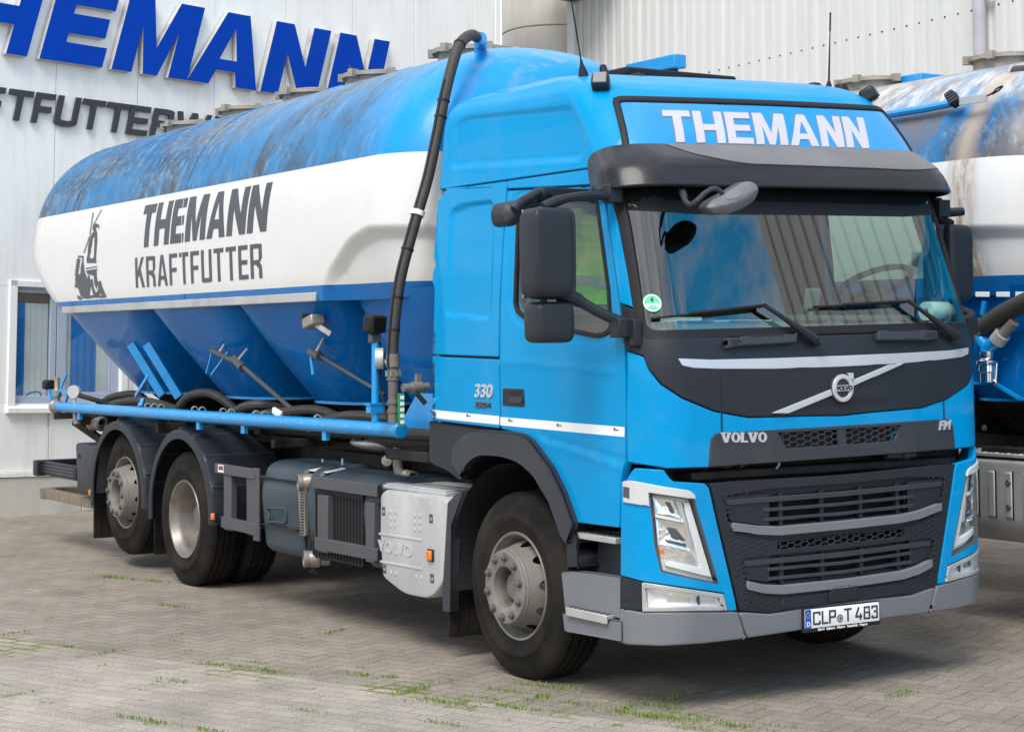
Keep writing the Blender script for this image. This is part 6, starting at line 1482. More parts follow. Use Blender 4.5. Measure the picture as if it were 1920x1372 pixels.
# --- wheels
def tyre_prof(R, w_, rr):
    # (radius, along the axle from the outer face inwards)
    s = .5*w_; p = [(rr, .030), (rr+.012, .012), (rr+.05, .004), (R-.16, -.004), (R-.135, -.006), (R-.13, -.001), (R-.075, .006), (R-.045, .016), (R-.018, .030), (R-.004, .052)]
    g = [.085, .125, .165, .205]
    out = list(p)
    for y in (.24*w_, .42*w_, .58*w_, .76*w_): out += [(R, y-.007), (R-.014, y-.005), (R-.014, y+.005), (R, y+.007)]
    out += [(R-.004, w_-.052)]+[(r, w_-a) for r, a in reversed(p[:-1])]
    return out
def wheel(kind):
    """kind: steer (hub proud, ten studs) or drive (deep dish); outer face at x = 0 looking to -x, axle along +x"""
    wt = empty('wheel', (0,0,0), truck); R_, w_ = .525, .30
    t_ = MB(); t_.lathe(tyre_prof(R_, w_, .298), (0,0,0), (1,0,0), 96)
    # tread blocks: shallow cuts across the shoulders
    tyre = obj('tyre', t_, 'tyre', wt, sharp=40)
    cut = MB()
    for i in range(64):
        a = 2*math.pi*i/64
        for (x0, x1) in ((.03, .062), (w_-.062, w_-.03)):
            c, s_ = math.cos(a), math.sin(a); r0 = R_-.010 if True else R_
            ta = Vector((0, -s_, c)); ra = Vector((0, c, s_))
            p = ra*(R_-.0035); cut.add([Vector((x0, 0, 0))+p-ta*.006-ra*.012, Vector((x1, 0, 0))+p-ta*.006, Vector((x1, 0, 0))+p+ta*.006, Vector((x0, 0, 0))+p+ta*.006-ra*.012], [(0,1,2,3)])
    tag(obj('tread_sipes', cut, 'blk', wt, sharp=0), kind='stuff')
    if kind == 'steer':
        rm_ = MB(); rm_.lathe([(.298, .030), (.305, .018), (.300, .008), (.288, .014), (.280, .045), (.262, .075), (.258, .18), (.262, .26)], (0,0,0), (1,0,0), 72); obj('rim', rm_, 'rim', wt)
        # dished disc with hand holes: a cone between rim and hub face
        r0, r1, x0, x1 = .262, .206, .105, -.058
        def cone(u, v, d):
            # u: angle * r, v: 0 at the rim .. 1 at the hub
            a = np.asarray(u)/.25; q = np.asarray(v); e = np.clip((q-.25)/.75, 0, 1); r = r0+(r1-r0)*q; x = x0+(x1-x0)*(q**1.7*.35+q*.65)
            return np.stack([x-np.asarray(d), r*np.cos(a), r*np.sin(a)], -1)
        cone.vec = True
        hol = []
        for i in range(10):
            ca = (i+.5)*2*math.pi/10*.25; hol.append([(ca+.030*math.cos(b), .36+.27*math.sin(b)) for b in np.linspace(0, 6.283, 17)[:-1]])
        per = 2*math.pi*.25
        sheet('wheel_disc', [(0, 0), (per, 0), (per, 1), (0, 1)], hol, cone, 'rim', wt, t=0, bev=0, step=.04, vstep=.2, smooth_n=False)
        hb = MB(); hb.lathe([(.206, -.056), (.204, -.066), (.198, -.071), (.124, -.071), (.116, -.066), (.110, -.03)], (0,0,0), (1,0,0), 56); obj('hub_flange', hb, 'rim', wt); hb = MB(); hb.lathe([(.110, -.032), (.104, .03), (.085, .034), (.080, .0), (.072, -.008), (.03, -.010), (.0, -.010)], (0,0,0), (1,0,0), 48); obj('hub', hb, 'rimd', wt)
        fl_ = MB(); fl_.lathe([(.207, -.030), (.212, -.030), (.212, -.045), (.207, -.050)], (0,0,0), (1,0,0), 56); obj('hub_ring', fl_, 'rim', wt)
        n0 = None
        for i in range(10):
            a = 2*math.pi*i/10+.2; nu = MB(); nu.lathe([(.024, 0), (.024, -.004), (.0205, -.007), (.0195, -.018), (.012, -.024), (0, -.025)], (0,0,0), (1,0,0), 14)
            if n0 is None: n0 = obj('wheel_nut', nu, 'nut', wt); c_ = n0
            else: c_ = n0.copy(); COL.objects.link(c_); c_.parent = wt
            c_.location = (-.071, .168*math.cos(a), .168*math.sin(a))
    else:
        rm_ = MB(); rm_.lathe([(.298, .030), (.306, .018), (.301, .006), (.290, .010), (.276, .035), (.262, .055), (.250, .085), (.248, .20), (.24, .215), (.17, .225), (.16, .20), (.11, .19), (.105, .13), (.0, .12)], (0,0,0), (1,0,0), 72); obj('rim', rm_, 'rimd', wt)
        nn = MB()
        for i in range(10):
            a = 2*math.pi*i/10; nn.lathe([(.018, 0), (.016, -.03), (0, -.032)], (.222, .19*math.cos(a), .19*math.sin(a)), (1,0,0), 8)
        obj('wheel_nuts', nn, 'rimd', wt)
    return wt
def put(wt, x, y, z, flip=False, rz=0, rx=0):
    wt.location = (x, y, z); wt.rotation_euler = (rx, 0, rz+(math.pi if flip else 0)); return wt
def dupw(wt):
    c = wt.copy(); COL.objects.link(c); c.parent = wt.parent
    for ch in wt.children: d = ch.copy(); COL.objects.link(d); d.parent = c
    return c
ws1 = wheel('steer'); put(ws1, -1.20, 0, .515, rx=.2)
put(dupw(ws1), 1.20, 0, .515, True)
put(dupw(ws1), -1.20, L2, .63, rx=.5); put(dupw(ws1), 1.20, L2, .63, True)
wd1 = wheel('drive'); put(wd1, -1.225, L1, .515); put(dupw(wd1), 1.225, L1, .515, True)
put(dupw(wd1), -.90, L1, .515); put(dupw(wd1), .90, L1, .515, True)
# --- rear mudguards
def guard(cy, cz, sg, legs):
    g_ = empty('rear_mudguard', (0,0,0), truck); m_ = MB(); X0, X1 = sg*1.262, sg*.66; Ro, Ri = .655, .575
    a0, a1 = rad(-2.5), rad(186)
    rows = []
    for i in range(49):
        a = a0+(a1-a0)*i/48; c, s_ = math.cos(a), math.sin(a); k = 0
        rib = .010 if (i % 6) in (0,) else 0
        def P_(x, r): 
            y_, z_ = -r*c, r*s_
            if s_ < 0: y_ = -math.copysign(r, c)*1.0+(.0); z_ = r*s_*1.5
            return (x, cy+y_, cz+z_)
        rows.append([P_(X0+sg*(-.012), Ri), P_(X0, Ri+.004), P_(X0, Ro-.022), P_(X0-sg*.010, Ro-.006), P_(X0-sg*.03, Ro+rib), P_(X0-sg*.2, Ro+.006+rib), P_(X1, Ro+.006+rib)])
    m_.grid(rows); obj('mudguard_shell', m_, 'plas', g_, sharp=25)
    for i in range(1, 8):
        a = a0+(a1-a0)*(i*6)/48
        if math.sin(a) < .15: continue
        b_ = MB(); c, s_ = math.cos(a), math.sin(a); b_.tube([(X0-sg*.02, cy-(Ro+.004)*c, cz+(Ro+.004)*s_), (X1, cy-(Ro+.010)*c, cz+(Ro+.010)*s_)], .012, 8); obj('mudguard_rib', b_, 'plas2', g_)
    return g_
for sg in (-1, 1):
    guard(L1, .565, sg, 1); guard(L2+.015, .585, sg, 1)
# flaps behind the wheels
for (y, x0, x1, z0, z1) in ((.735, -1.20, -.80, .13, .95), (L1+.69, -1.19, -.78, .17, .72), (L2+.735, -1.20, -.75, .18, .80)):
    for sg in (1, -1):
        m_ = MB(); m_.bx(sg*x0, sg*x1, y-.010, y+.010, z0, z1)
        for k in range(5): m_.bx(sg*(x0+.05+k*.07), sg*(x0+.062+k*.07), y-.015, y-.010, z0+.02, z1)
        obj('mud_flap', m_, 'tyre', truck, bev=.003)
slab('flap_edge', [(853,927), (869,919), (846,985), (844,1148), (829,1146), (829,985), (836,945)], -1.225, 'plas2', t=.06)
# --- long blue delivery pipe with its ends and fittings
bp = empty('delivery_pipe', (0,0,0), truck); XP = -1.215
a, b = Vector(S(105,762,XP)), Vector(S(752,807,XP))
m_ = MB(); m_.tube([a, b], .047, 24); obj('pipe_tube', m_, 'pipeblue', bp)
m_ = MB(); d_ = (b-a).normalized(); m_.lathe([(.0, .012), (.044, .010), (.052, 0), (.052, -.02), (.047, -.022)], b, d_, 24); obj('end_cap', m_, 'pipeblue', bp)
m_ = MB(); m_.lathe([(.0, -.05), (.055, -.05), (.062, -.03), (.062, .0), (.050, .01), (.050, .06), (.058, .065), (.058, .09), (.048, .095)], a, d_, 20); obj('end_coupling', m_, 'bronze', bp)
for px in (520, 650, 118, 438): 
    p = a+(b-a)*((px-105)/(752-105)) if px != 118 else a+(b-a)*.1
    m_ = MB(); m_.box(p-Vector((0, 0, .065)), (.03, .06, .07)); obj('pipe_hanger', m_, 'pipeblue', bp)
for f_ in np.linspace(.2, .95, 16):
    p = a+(b-a)*f_; m_ = MB(); m_.lathe([(.0475, -.008), (.0485, -.008), (.0485, .008), (.0475, .008)], p, d_, 18) if False else m_.box(p+Vector((-.0455, 0, .008)), (.004, .022, .010)); obj('worn_patch', m_, 'alu', bp)
# bundle of dark feed pipes under the hoppers
def tubes(name, l, r, ma='hose'):
    for pts in l:
        m_ = MB(); m_.tube(smooth(pts, 6), r, 10); obj(name, m_, ma, truck)
tubes('feed_pipe', [[(-.95, 7.4, 1.33), (-.95, 5.0, 1.29), (-.95, 3.0, 1.28), (-.95, 1.0, 1.30)], [(-.78, 7.2, 1.26), (-.78, 4.0, 1.24), (-.78, 1.1, 1.26)]], .042)
tubes('feed_hose', [[(-.95, 5.55, 1.33), (-.93, 5.35, 1.45), (-.85, 5.1, 1.48), (-.75, 4.9, 1.38), (-.7, 4.75, 1.25)], [(-.98, 7.0, 1.34), (-.95, 6.5, 1.39), (-.90, 6.1, 1.37), (-.8, 5.8, 1.31)], [(-1.0, 3.95, 1.33), (-.95, 3.6, 1.37), (-.85, 3.2, 1.40), (-.75, 2.9, 1.33)], [(-1.02, 4.3, 1.33), (-1.0, 4.1, 1.40), (-.9, 3.95, 1.42), (-.7, 3.9, 1.36)], [(-.95, 2.9, 1.33), (-.9, 2.55, 1.38), (-.8, 2.2, 1.37), (-.7, 1.9, 1.33)], [(-.9, 7.5, 1.33), (-.85, 7.3, 1.40), (-.7, 7.1, 1.42), (-.6, 7.0, 1.3)]], .038)
for i, y in enumerate((5.9, 5.75, 5.6, 5.45, 4.75, 4.6, 4.2, 4.05, 3.6, 3.45, 2.6)):
    m_ = MB(); m_.lathe([(.020, -.010), (.027, -.010), (.027, .010), (.020, .010)], (-1.13, y, 1.368), (.2, 1, .1), 14); obj('hose_clip', m_, 'alu', truck)
m_ = MB(); q = Vector(S(520,776,-1.18)); m_.box(q+Vector((0, 0, .01)), (.03, .13, .05), Matrix.Rotation(rad(14), 3, 'X')); obj('white_tag', m_, 'white', truck, bev=.01)
for y_ in (4.1, 2.9): m_ = MB(); m_.tube([(-1.05, y_, 1.31), (-.55, y_, 1.31)], .05, 12); obj('valve_body', m_, 'pipe', truck)
# pipe support frame, silencer, air pipe
m_ = MB(); m_.bx(-1.22, -1.16, .93, 1.47, 1.155, 1.215); m_.bx(-1.2, -.4, 1.40, 1.46, 1.15, 1.21); m_.bx(-1.20, -.4, 3.15, 3.20, 1.14, 1.20); m_.bx(-1.20, -.4, 5.35, 5.40, 1.16, 1.24); m_.bx(-1.2, -.4, 7.2, 7.26, 1.16, 1.24); m_.bx(-.75, -.68, 1.4, 7.4, 1.12, 1.18); obj('pipe_rack', m_, 'frame', truck, bev=.006)
m_ = MB(); m_.tube([(-.86, .95, 1.28), (-.86, 2.2, 1.26)], .085, 16); obj('air_duct', m_, 'hose', truck)
m_ = MB(); m_.tube(smooth([S(746,838,-.9), S(746,870,-.9), S(750,887,-.9), S(766,893,-.9)], 6), .034, 14); obj('exhaust_elbow', m_, 'pipe', truck)
m_ = MB(); a, b = Vector(S(760,892,-.9)), Vector(S(782,896,-.9)); m_.lathe([(.034, 0), (.044, .01), (.044, .03), (.034, .04), (.034, .07), (.042, .075), (.042, .11), (.03, .11), (.03, .05)], a, (b-a).normalized(), 18); obj('hose_coupling', m_, 'bronze', truck)
m_ = MB(); q = Vector(F(727,863,1.6)); m_.lathe([(0, 0), (.030, 0), (.034, .015), (.034, .035), (0, .04)], q, (-.6, -.7, 0), 16); obj('filler_cap', m_, 'bronze', truck)
m_ = MB(); m_.bx(-.62, -.46, 1.0, 3.9, .98, 1.10); m_.bx(-.75, -.50, 1.2, 1.7, .82, 1.02); m_.bx(-.80, -.50, 2.2, 2.9, 1.02, 1.12); m_.bx(-.9, -.5, .95, 1.15, 1.10, 1.24)
for k in range(6): m_.bx(-.63, -.60, 1.15+k*.35, 1.30+k*.35, .86, .96)
obj('valve_block', m_, 'frame', truck, bev=.012)
m_ = MB(); m_.ellip((-.80, 2.3, 1.20), (.16, .34, .05)); obj('pressure_vessel', m_, 'alu', truck)
# light blue bracket with green film beside the riser
m_ = MB(); m_.bx(-.95, -.93, .96, 1.55, 1.33, 1.56); m_.prism([(-.94, 1.55, 1.56), (-.94, 1.8, 1.33), (-.94, 1.55, 1.33)], (.012, 0, 0)); br_ = obj('tank_bracket', m_, 'pipeblue', truck)
g5 = MB(); p = Vector(F(752,768,1.02)); m_ = MB(); m_.box(p, (.045, .004, .20)); gf = obj('level_label', m_, 'green', truck)
m_ = MB()
for k in range(5): m_.box(p+Vector((.006, -.004, .074-k*.037)), (.026, .003, .022))
obj('level_mark', m_, 'white', gf)
m_ = MB(); a, b = Vector(F(755,727,1.02)), Vector(F(803,725,1.02)); m_.tube([a, b], .026, 14); m_.tube([a+(b-a)*.35, a+(b-a)*.72], .036, 14); m_.box(a+(b-a)*.6+Vector((0, 0, .055)), (.03, .03, .05)); vv = obj('ball_valve', m_, 'bronze', truck)
m_ = MB(); m_.beam(Vector(F(781,737,.98)), Vector(F(798,757,.96)), .014, .03); obj('valve_handle', m_, 'rub', vv)
# gauge and work lamp on the blue post
wl2 = empty('work_lamp', (0,0,0), truck); Yp = 1.32; q = Vector(F(702,607,Yp))
R_ = Matrix.Rotation(rad(12), 3, 'Z') @ Matrix.Rotation(rad(8), 3, 'X')
m_ = MB(); m_.box(q, (.13, .085, .115), R_); obj('lamp_body', m_, 'rub', wl2, bev=.018)
for k in range(7): m_ = MB(); m_.box(q+R_ @ Vector((-.05+k*.0167, -.046, 0)), (.005, .016, .10), R_); obj('cooling_fin', m_, 'rub', wl2)
m_ = MB(); m_.box(q-Vector((0, 0, .09)), (.07, .05, .06)); obj('lamp_bracket', m_, 'steel', wl2, bev=.008)
m_ = MB(); m_.tube([Vector(F(704,632,Yp)), Vector(F(704,790,Yp))], .024, 12); m_.box(Vector(F(704,766,Yp)), (.10, .06, .05)); m_.box(Vector(F(704,757,Yp)), (.12, .07, .012)); obj('lamp_post', m_, 'pipeblue', wl2)
m_ = MB(); q = Vector(F(712,672,1.27)); m_.lathe([(0, -.028), (.062, -.028), (.066, -.02), (.066, .022), (.058, .026), (0, .022)], q, (.85, -.5, .0), 24); m_.tube([q, q+Vector((.08, -.1, -.08))], .014, 8); obj('pressure_gauge', m_, 'alu', truck)
m_ = MB(); m_.tube(smooth([Vector(F(712,640,Yp)), Vector(F(713,670,1.28)), Vector(F(712,720,1.28)), Vector(F(718,750,1.25)), Vector(F(727,790,1.2))], 5), .007, 6); obj('lamp_cable', m_, 'rub', truck)
# rear end of the delivery pipe: stand valve, lamp, gauge
rl_ = empty('work_lamp', (0,0,0), truck); q = Vector(S(91,721,-1.2)); m_ = MB(); m_.box(q, (.10, .11, .09)); obj('lamp_body', m_, 'rub', rl_, bev=.02); m_ = MB(); m_.beam(q, Vector(S(98,752,-1.2)), .03, .03); obj('lamp_bracket', m_, 'pipeblue', rl_)
m_ = MB(); a = Vector(S(107,752,-1.2)); m_.lathe([(.03, 0), (.03, .04), (.045, .045), (.045, .10), (.034, .105), (.026, .12), (.026, .22), (0, .22)], a, (0,0,1), 14); obj('stand_valve', m_, 'bronze', truck)
m_ = MB(); m_.beam(Vector(S(110,738,-1.2)), Vector(S(125,700,-1.2)), .012, .025); m_.beam(Vector(S(113,731,-1.2)), Vector(S(133,738,-1.2)), .02, .03); m_.beam(Vector(S(128,738,-1.2)), Vector(S(123,754,-1.2)), .02, .02); obj('valve_lever', m_, 'pipeblue', truck)
m_ = MB(); q = Vector(S(140,734,-1.22)); m_.lathe([(0, -.02), (.055, -.02), (.058, 0), (.058, .03), (0, .03)], q, (-.7, -.7, 0), 22); m_.tube([q, q-Vector((0, 0, .14))], .014, 8); obj('pressure_gauge', m_, 'alu', truck)
m_ = MB(); m_.tube([Vector(S(148,741,-1.2)), Vector(S(205,757,-1.0)), Vector(S(260,765,-.7))], .022, 8); obj('control_rod', m_, 'frame', truck)
m_ = MB(); m_.beam(Vector(S(105,780,-1.2)), Vector(S(190,776,-1.0)), .05, .06); m_.beam(Vector(S(140,790,-1.15)), Vector(S(195,828,-1.0)), .05, .06); m_.beam(Vector(S(170,788,-1.0)), Vector(S(300,790,-.6)), .05, .07); obj('rear_bracket', m_, 'frame', truck)
m_ = MB(); m_.tube([Vector(S(142,775,-1.18)), Vector(S(144,795,-1.18))], .028, 10); obj('drain_valve', m_, 'bronze', truck)
m_ = MB(); q = Vector(S(180,794,-1.05)); m_.lathe([(.03, -.08), (.06, -.07), (.07, -.04), (.07, -.02), (.058, -.01), (.058, .06), (.068, .065), (.068, .09), (.05, .10)], q, (.3, -1, 0), 20); obj('hose_coupling', m_, 'bronze', truck)
m_ = MB()
for k in range(5): m_.tube([Vector(S(90,778+k*5,-1.2))+Vector((.006*math.cos(a_), .006*math.sin(a_), .008*math.cos(a_))) for a_ in np.linspace(0, 6.28, 8)[:-1]], .0025, 4, closed=True)
obj('safety_chain', m_, 'rub', truck)
# --- fuel tank with its moulded cladding
ft = empty('fuel_tank', (0,0,0), truck)
yA, yB = S(497,960,-1.2)[1], S(745,900,-1.2)[1]
prof = rnd([(-1.21, .53), (-1.235, .78), (-1.235, .86), (-1.19, 1.01), (-1.10, 1.055), (-.55, 1.055), (-.55, .40), (-1.15, .40), (-1.20, .44)], [.05,.03,.04,.06,.05,.05,.05,.05,.04], 5)
def pod(name, y0, y1, k, ma, par):
    m_ = MB(); cx, cz = -.88, .72
    P_ = [(cx+(x-cx)*k, cz+(z-cz)*k) for x, z in prof]; rows = []
    for y, s_ in ((y0, .93), (y0-.015, .985), (y0-.04, 1.), (y1+.04, 1.), (y1+.015, .985), (y1, .93)): rows.append([(cx+(x-cx)*s_, y, cz+(z-cz)*s_) for x, z in P_])
    m_.grid(rows, closed=True); m_.add(rows[0], [tuple(range(len(P_)))]); m_.add(rows[-1], [tuple(range(len(P_)-1, -1, -1))])
    return obj(name, m_, ma, par, sharp=50)
y1, y2 = S(560,960,-1.23)[1], S(606,980,-1.23)[1]
pod('tank_cover', yA, y1, 1., 'ftank', ft); pod('tank_body', y1-.01, yB, .90, 'ftank', ft); pod('tank_band', y1-.10, S(596,960,-1.2)[1], .985, 'ftank', ft)
for z in (.93, .60): m_ = MB(); m_.box((-1.205, (yA+y1)/2, z), (.07, yA-y1-.05, .008)); obj('cover_groove', m_, 'frame', ft)
slab('sensor_grille', rnd([(558,915), (571,917), (573,1005), (563,1003)], 3), -1.232, 'bronze', t=.02, bev=.003)
for k in range(16):
    y_ = 920+k*5.3; m_ = MB(); m_.box(Vector(S(566,y_,-1.236)), (.008, .045, .006)); obj('grille_bar', m_, 'frame', ft)
for px in ([(500,950), (533,951), (536,956), (536,979), (532,981), (502,979), (504,970)],): 
    c = [(S(p[0], p[1], -1.236)[1], S(p[0], p[1], -1.236)[2]) for p in rnd(px, 3)]
    fe = sheet('cover_badge', c, [inset(c, .014)], lambda u, v, d: np.array([-1.239-d, u, v]), 'ftank', ft, t=.012, bev=.003, step=0, ds=.2)
for k in range(6): m_ = MB(); m_.box(Vector(S(506+k*4,966,-1.24)), (.004, .010, .035)); obj('badge_bar', m_, 'ftank', ft)
m_ = MB(); q = Vector(S(610,876,-1.08)); m_.box(q+Vector((.0, 0, -.012)), (.14, .34, .006), Matrix.Rotation(rad(-9), 3, 'Y')); obj('paper_label', m_, 'white', ft)
for px in ((522,873), (562,873), (605,867), (642,866)):
    m_ = MB(); q = Vector(S(*px, -1.0)); m_.cyl(q-Vector((0, 0, .02)), q+Vector((0, 0, .025)), .008, n=8); obj('cover_stud', m_, 'alu', ft)
# --- flank guards: rails on uprights
def rail(name, px, X, h_, d_, ma='steel', par=None, open_end=False):
    a, b = Vector(S(*px[0], X)), Vector(S(*px[1], X)); m_ = MB(); m_.bx(X, X+d_, min(a.y, b.y), max(a.y, b.y), a.z-h_/2, a.z+h_/2)
    # a true beam between both ends
    m_ = MB(); m_.beam(a+Vector((d_/2, 0, 0)), b+Vector((d_/2, 0, 0)), d_, h_); o = obj(name, m_, ma, par, bev=.005)
    if open_end:
        e_ = MB(); dv = (b-a).normalized(); e_.box(b+Vector((d_/2, 0, 0))+dv*.001, (d_-.016, .004, h_-.02)); obj('open_end', e_, 'blk', o)
    return o
g1 = empty('side_guard', (0,0,0), truck)
rail('guard_rail', ((402,877), (477,889)), -1.245, .075, .035, par=g1); rail('guard_rail', ((414,978), (480,993)), -1.245, .085, .035, par=g1)
for px, X in (([(419,885), (433,888), (436,973), (422,970)], -1.23), ([(462,892), (478,895), (481,985), (464,980)], -1.23)):
    a = S(*px[0], X); b = S(*px[1], X); c = S(*px[2], X); m_ = MB(); m_.bx(X, X+.05, b[1], a[1], .50, .92); obj('guard_upright', m_, 'steel', g1, bev=.005)
m_ = MB(); m_.bx(-1.24, -1.225, S(485,900,-1.24)[1], S(474,900,-1.24)[1], .47, .99); m_.bx(-1.22, -.6, 3.52, 3.58, .86, .92); m_.bx(-1.22, -.6, 3.52, 3.58, .54, .60); obj('guard_post', m_, 'steel', g1, bev=.004)
m_ = MB(); q = Vector(S(414,878,-1.247)); m_.box(q, (.003, .10, .055)); tg = obj('guard_sticker', m_, 'white', g1)
m_ = MB(); m_.box(q+Vector((-.0025, -.005, .004)), (.002, .08, .030)); obj('sticker_print', m_, 'red', tg)
g2 = empty('side_guard', (0,0,0), truck)
rail('guard_rail', ((583,903), (706,920)), -1.25, .082, .04, par=g2, open_end=True); rail('guard_rail', ((589,1018), (706,1040)), -1.25, .082, .04, par=g2, open_end=True)
for px in ([(598,924), (617,928), (620,1008), (600,1003)], [(688,936), (704,938), (706,1022), (690,1019)]):
    a = S(*px[0], -1.235); b = S(*px[1], -1.235); c = S(*px[2], -1.235); m_ = MB(); m_.bx(-1.248, -1.20, b[1], a[1], .49, .87); obj('guard_upright', m_, 'steel', g2, bev=.005)
for px in ((573,904), (584,1047)):
    m_ = MB(); q = Vector(S(*px, -1.20)); m_.lathe([(.04, -.02), (.056, -.02), (.058, -.05), (.052, -.055), (.052, -.02), (.060, .0), (.060, .05), (.05, .06), (.05, .12)], q, (1, -.35, 0), 22); m_.lathe([(0, -.01), (.04, -.012)], q, (1, -.35, 0), 22); obj('hose_coupling', m_, 'bronze', truck)
    if py_ := (px[1] > 1000):
        m_ = MB()
        for k in range(4): m_.tube([q+Vector((-.02, -.03*k, -.07-.012*(k % 2)))+Vector((0, .01*math.cos(a_), .010*math.sin(a_))) for a_ in np.linspace(0, 6.28, 9)[:-1]], .003, 4, closed=True)
        obj('cap_chain', m_, 'rub', truck)
# radiator core behind the guard
m_ = MB(); a, b = S(606,930,-1.10), S(705,1040,-1.10); m_.bx(-1.206, -.7, b[1]-.02, a[1]+.02, .44, .90); cr_ = obj('oil_cooler', m_, 'blk', truck)
m_ = MB()
for k in range(17): y_ = b[1]+(a[1]-b[1])*(k+.5)/17; m_.bx(-1.214, -1.204, y_-.006, y_+.006, .45, .87)
tag(obj('cooler_fins', m_, 'blk', cr_), kind='stuff')
# --- grey painted box with ribbed lid
bx_ = empty('battery_box', (0,0,0), truck)
c = [(S(p[0], p[1], -1.235)[1], S(p[0], p[1], -1.235)[2]) for p in rnd([(712,928), (720,917), (830,930), (838,940), (829,1095), (806,1124), (756,1114), (716,1082), (711,1000)], [14,14,14,14,10,16,12,10,0], 5)]
sheet('box_cover', c, [], lambda u, v, d: np.array([-1.235-d, u, v]), 'silvbox', bx_, t=.10, bev=.022, step=0, ds=.2)
cs = inset(c, .02); sheet('box_body', cs, [], lambda u, v, d: np.array([-1.15-d, u, v]), 'plas2', bx_, t=.55, bev=.01, step=0, ds=.2)
m_ = MB(); ya, yb2, zz = S(728,913,-1.2)[1], S(868,912,-1.0)[1], S(760,916,-1.2)[2]
m_.bx(-1.215, -.75, S(836,925,-1.2)[1]-.02, S(722,915,-1.2)[1], zz-.012, zz+.012)
for k in range(3): m_.bx(-1.205+k*.13, -1.095+k*.13, S(836,925,-1.2)[1], S(722,915,-1.2)[1]-.02, zz+.012, zz+.022)
obj('box_lid', m_, 'silvbox', bx_, bev=.008)
for px in ((719,958), (808,972), (721,1066), (810,1084)):
    m_ = MB(); q = Vector(S(*px, -1.236)); m_.bx(-1.2375, -1.230, q.y-.022, q.y+.022, q.z-.028, q.z+.028); obj('lid_latch', m_, 'steel', bx_, bev=.004)
    m_ = MB(); m_.ellip((-1.238, q.y-.004, q.z-.006), (.006, .014, .014), 8); obj('latch_bolt', m_, 'bronze', bx_)
for px in [(732+k % 2*9, 958+k//2*13) for k in range(6)]+[(778+k % 2*9, 965+k//2*13) for k in range(6)]+[(733+k*10, 1072+k*1.6) for k in range(2)]+[(780+k*10, 1080+k*1.6) for k in range(2)]:
    m_ = MB(); q = Vector(S(*px, -1.236)); m_.bx(-1.2395, -1.23, q.y-.012, q.y+.012, q.z-.016, q.z+.010); obj('embossed_pad', m_, 'silvbox', bx_, bev=.004)
for px in (((711,1000), (790,1012)), ((713,1052), (790,1066))):
    a, b = Vector(S(*px[0], -1.236)), Vector(S(*px[1], -1.236)); m_ = MB(); m_.beam(a, b, .008, .016); obj('embossed_bar', m_, 'silvbox', bx_, bev=.003)
p = S(741,1029,-1.2355); font_text('embossed_name', 'VOLVO', .10, p, (0, -1, .0), (0, 0, 1), 'silvbox', bx_, .004, .002, 0, 'CENTER', 1.05, 1.25)
def lamp_amber(px, X, w_, h_, tilt=0):
    l_ = empty('side_marker', (0,0,0), truck); q = Vector(S(*px, X)); m_ = MB(); m_.box(q+Vector((.008, 0, 0)), (.02, w_+.014, h_+.014)); obj('marker_base', m_, 'plas', l_, bev=.004)
    m_ = MB(); m_.box(q, (.03, w_, h_)); obj('marker_lens', m_, 'amber', l_, bev=.008)
lamp_amber((806,1041), -1.245, .055, .06); lamp_amber((400,968), -1.255, .05, .05); lamp_amber((170,923), -1.25, .045, .05)
# --- tail: side panel, lamp beam, underrun bar
ym = S(140,870,-1.2)[1]
c = [(S(p[0], p[1], -1.22)[1], S(p[0], p[1], -1.22)[2]) for p in rnd([(141,829), (188,836), (186,850), (180,926), (144,922)], [6,3,2,3,6])]
tp = sheet('tail_panel', c, [], lambda u, v, d: np.array([-1.22-d, u, v]), 'plas2', truck, t=.5, bev=.02, step=0, ds=.2)
for px in ((149,855), (178,856)):
    m_ = MB(); q = Vector(S(*px, -1.221)); m_.lathe([(.012, -.001), (.022, -.003), (.024, .002)], q, (1, 0, 0), 16); obj('panel_fastener', m_, 'blk', tp)
tl_ = empty('tail_lamp', (0,0,0), truck); a, b = Vector(S(78,876,-1.12)), Vector(S(142,872,-1.12)); m_ = MB(); m_.bx(-1.20, -.75, a.y-.10, a.y, a.z-.075, a.z+.075); m_.bx(-1.14, -1.08, b.y-.05, a.y, a.z-.065, a.z+.065); obj('lamp_housing', m_, 'plas', tl_, bev=.01)
m_ = MB(); m_.bx(-1.20, -.78, a.y, a.y+.02, a.z-.07, a.z+.07); obj('lamp_lens', m_, 'red', tl_, bev=.008)
m_ = MB()
for k in range(3): m_.bx(-1.146, -1.138, b.y, a.y-.12, a.z-.03+k*.028, a.z-.018+k*.028)
obj('housing_rib', m_, 'steel', tl_)
m_ = MB(); a, b = Vector(S(78,924,-1.15)), Vector(S(150,914,-1.15)); m_.bx(-1.17, 1.17, a.y-.12, a.y, a.z-.05, a.z+.05); m_.beam(Vector((-1.11, a.y, a.z)), Vector((-1.11, b.y-.3, a.z)), .10, .085); obj('underrun_bar', m_, 'wood', truck, bev=.006)
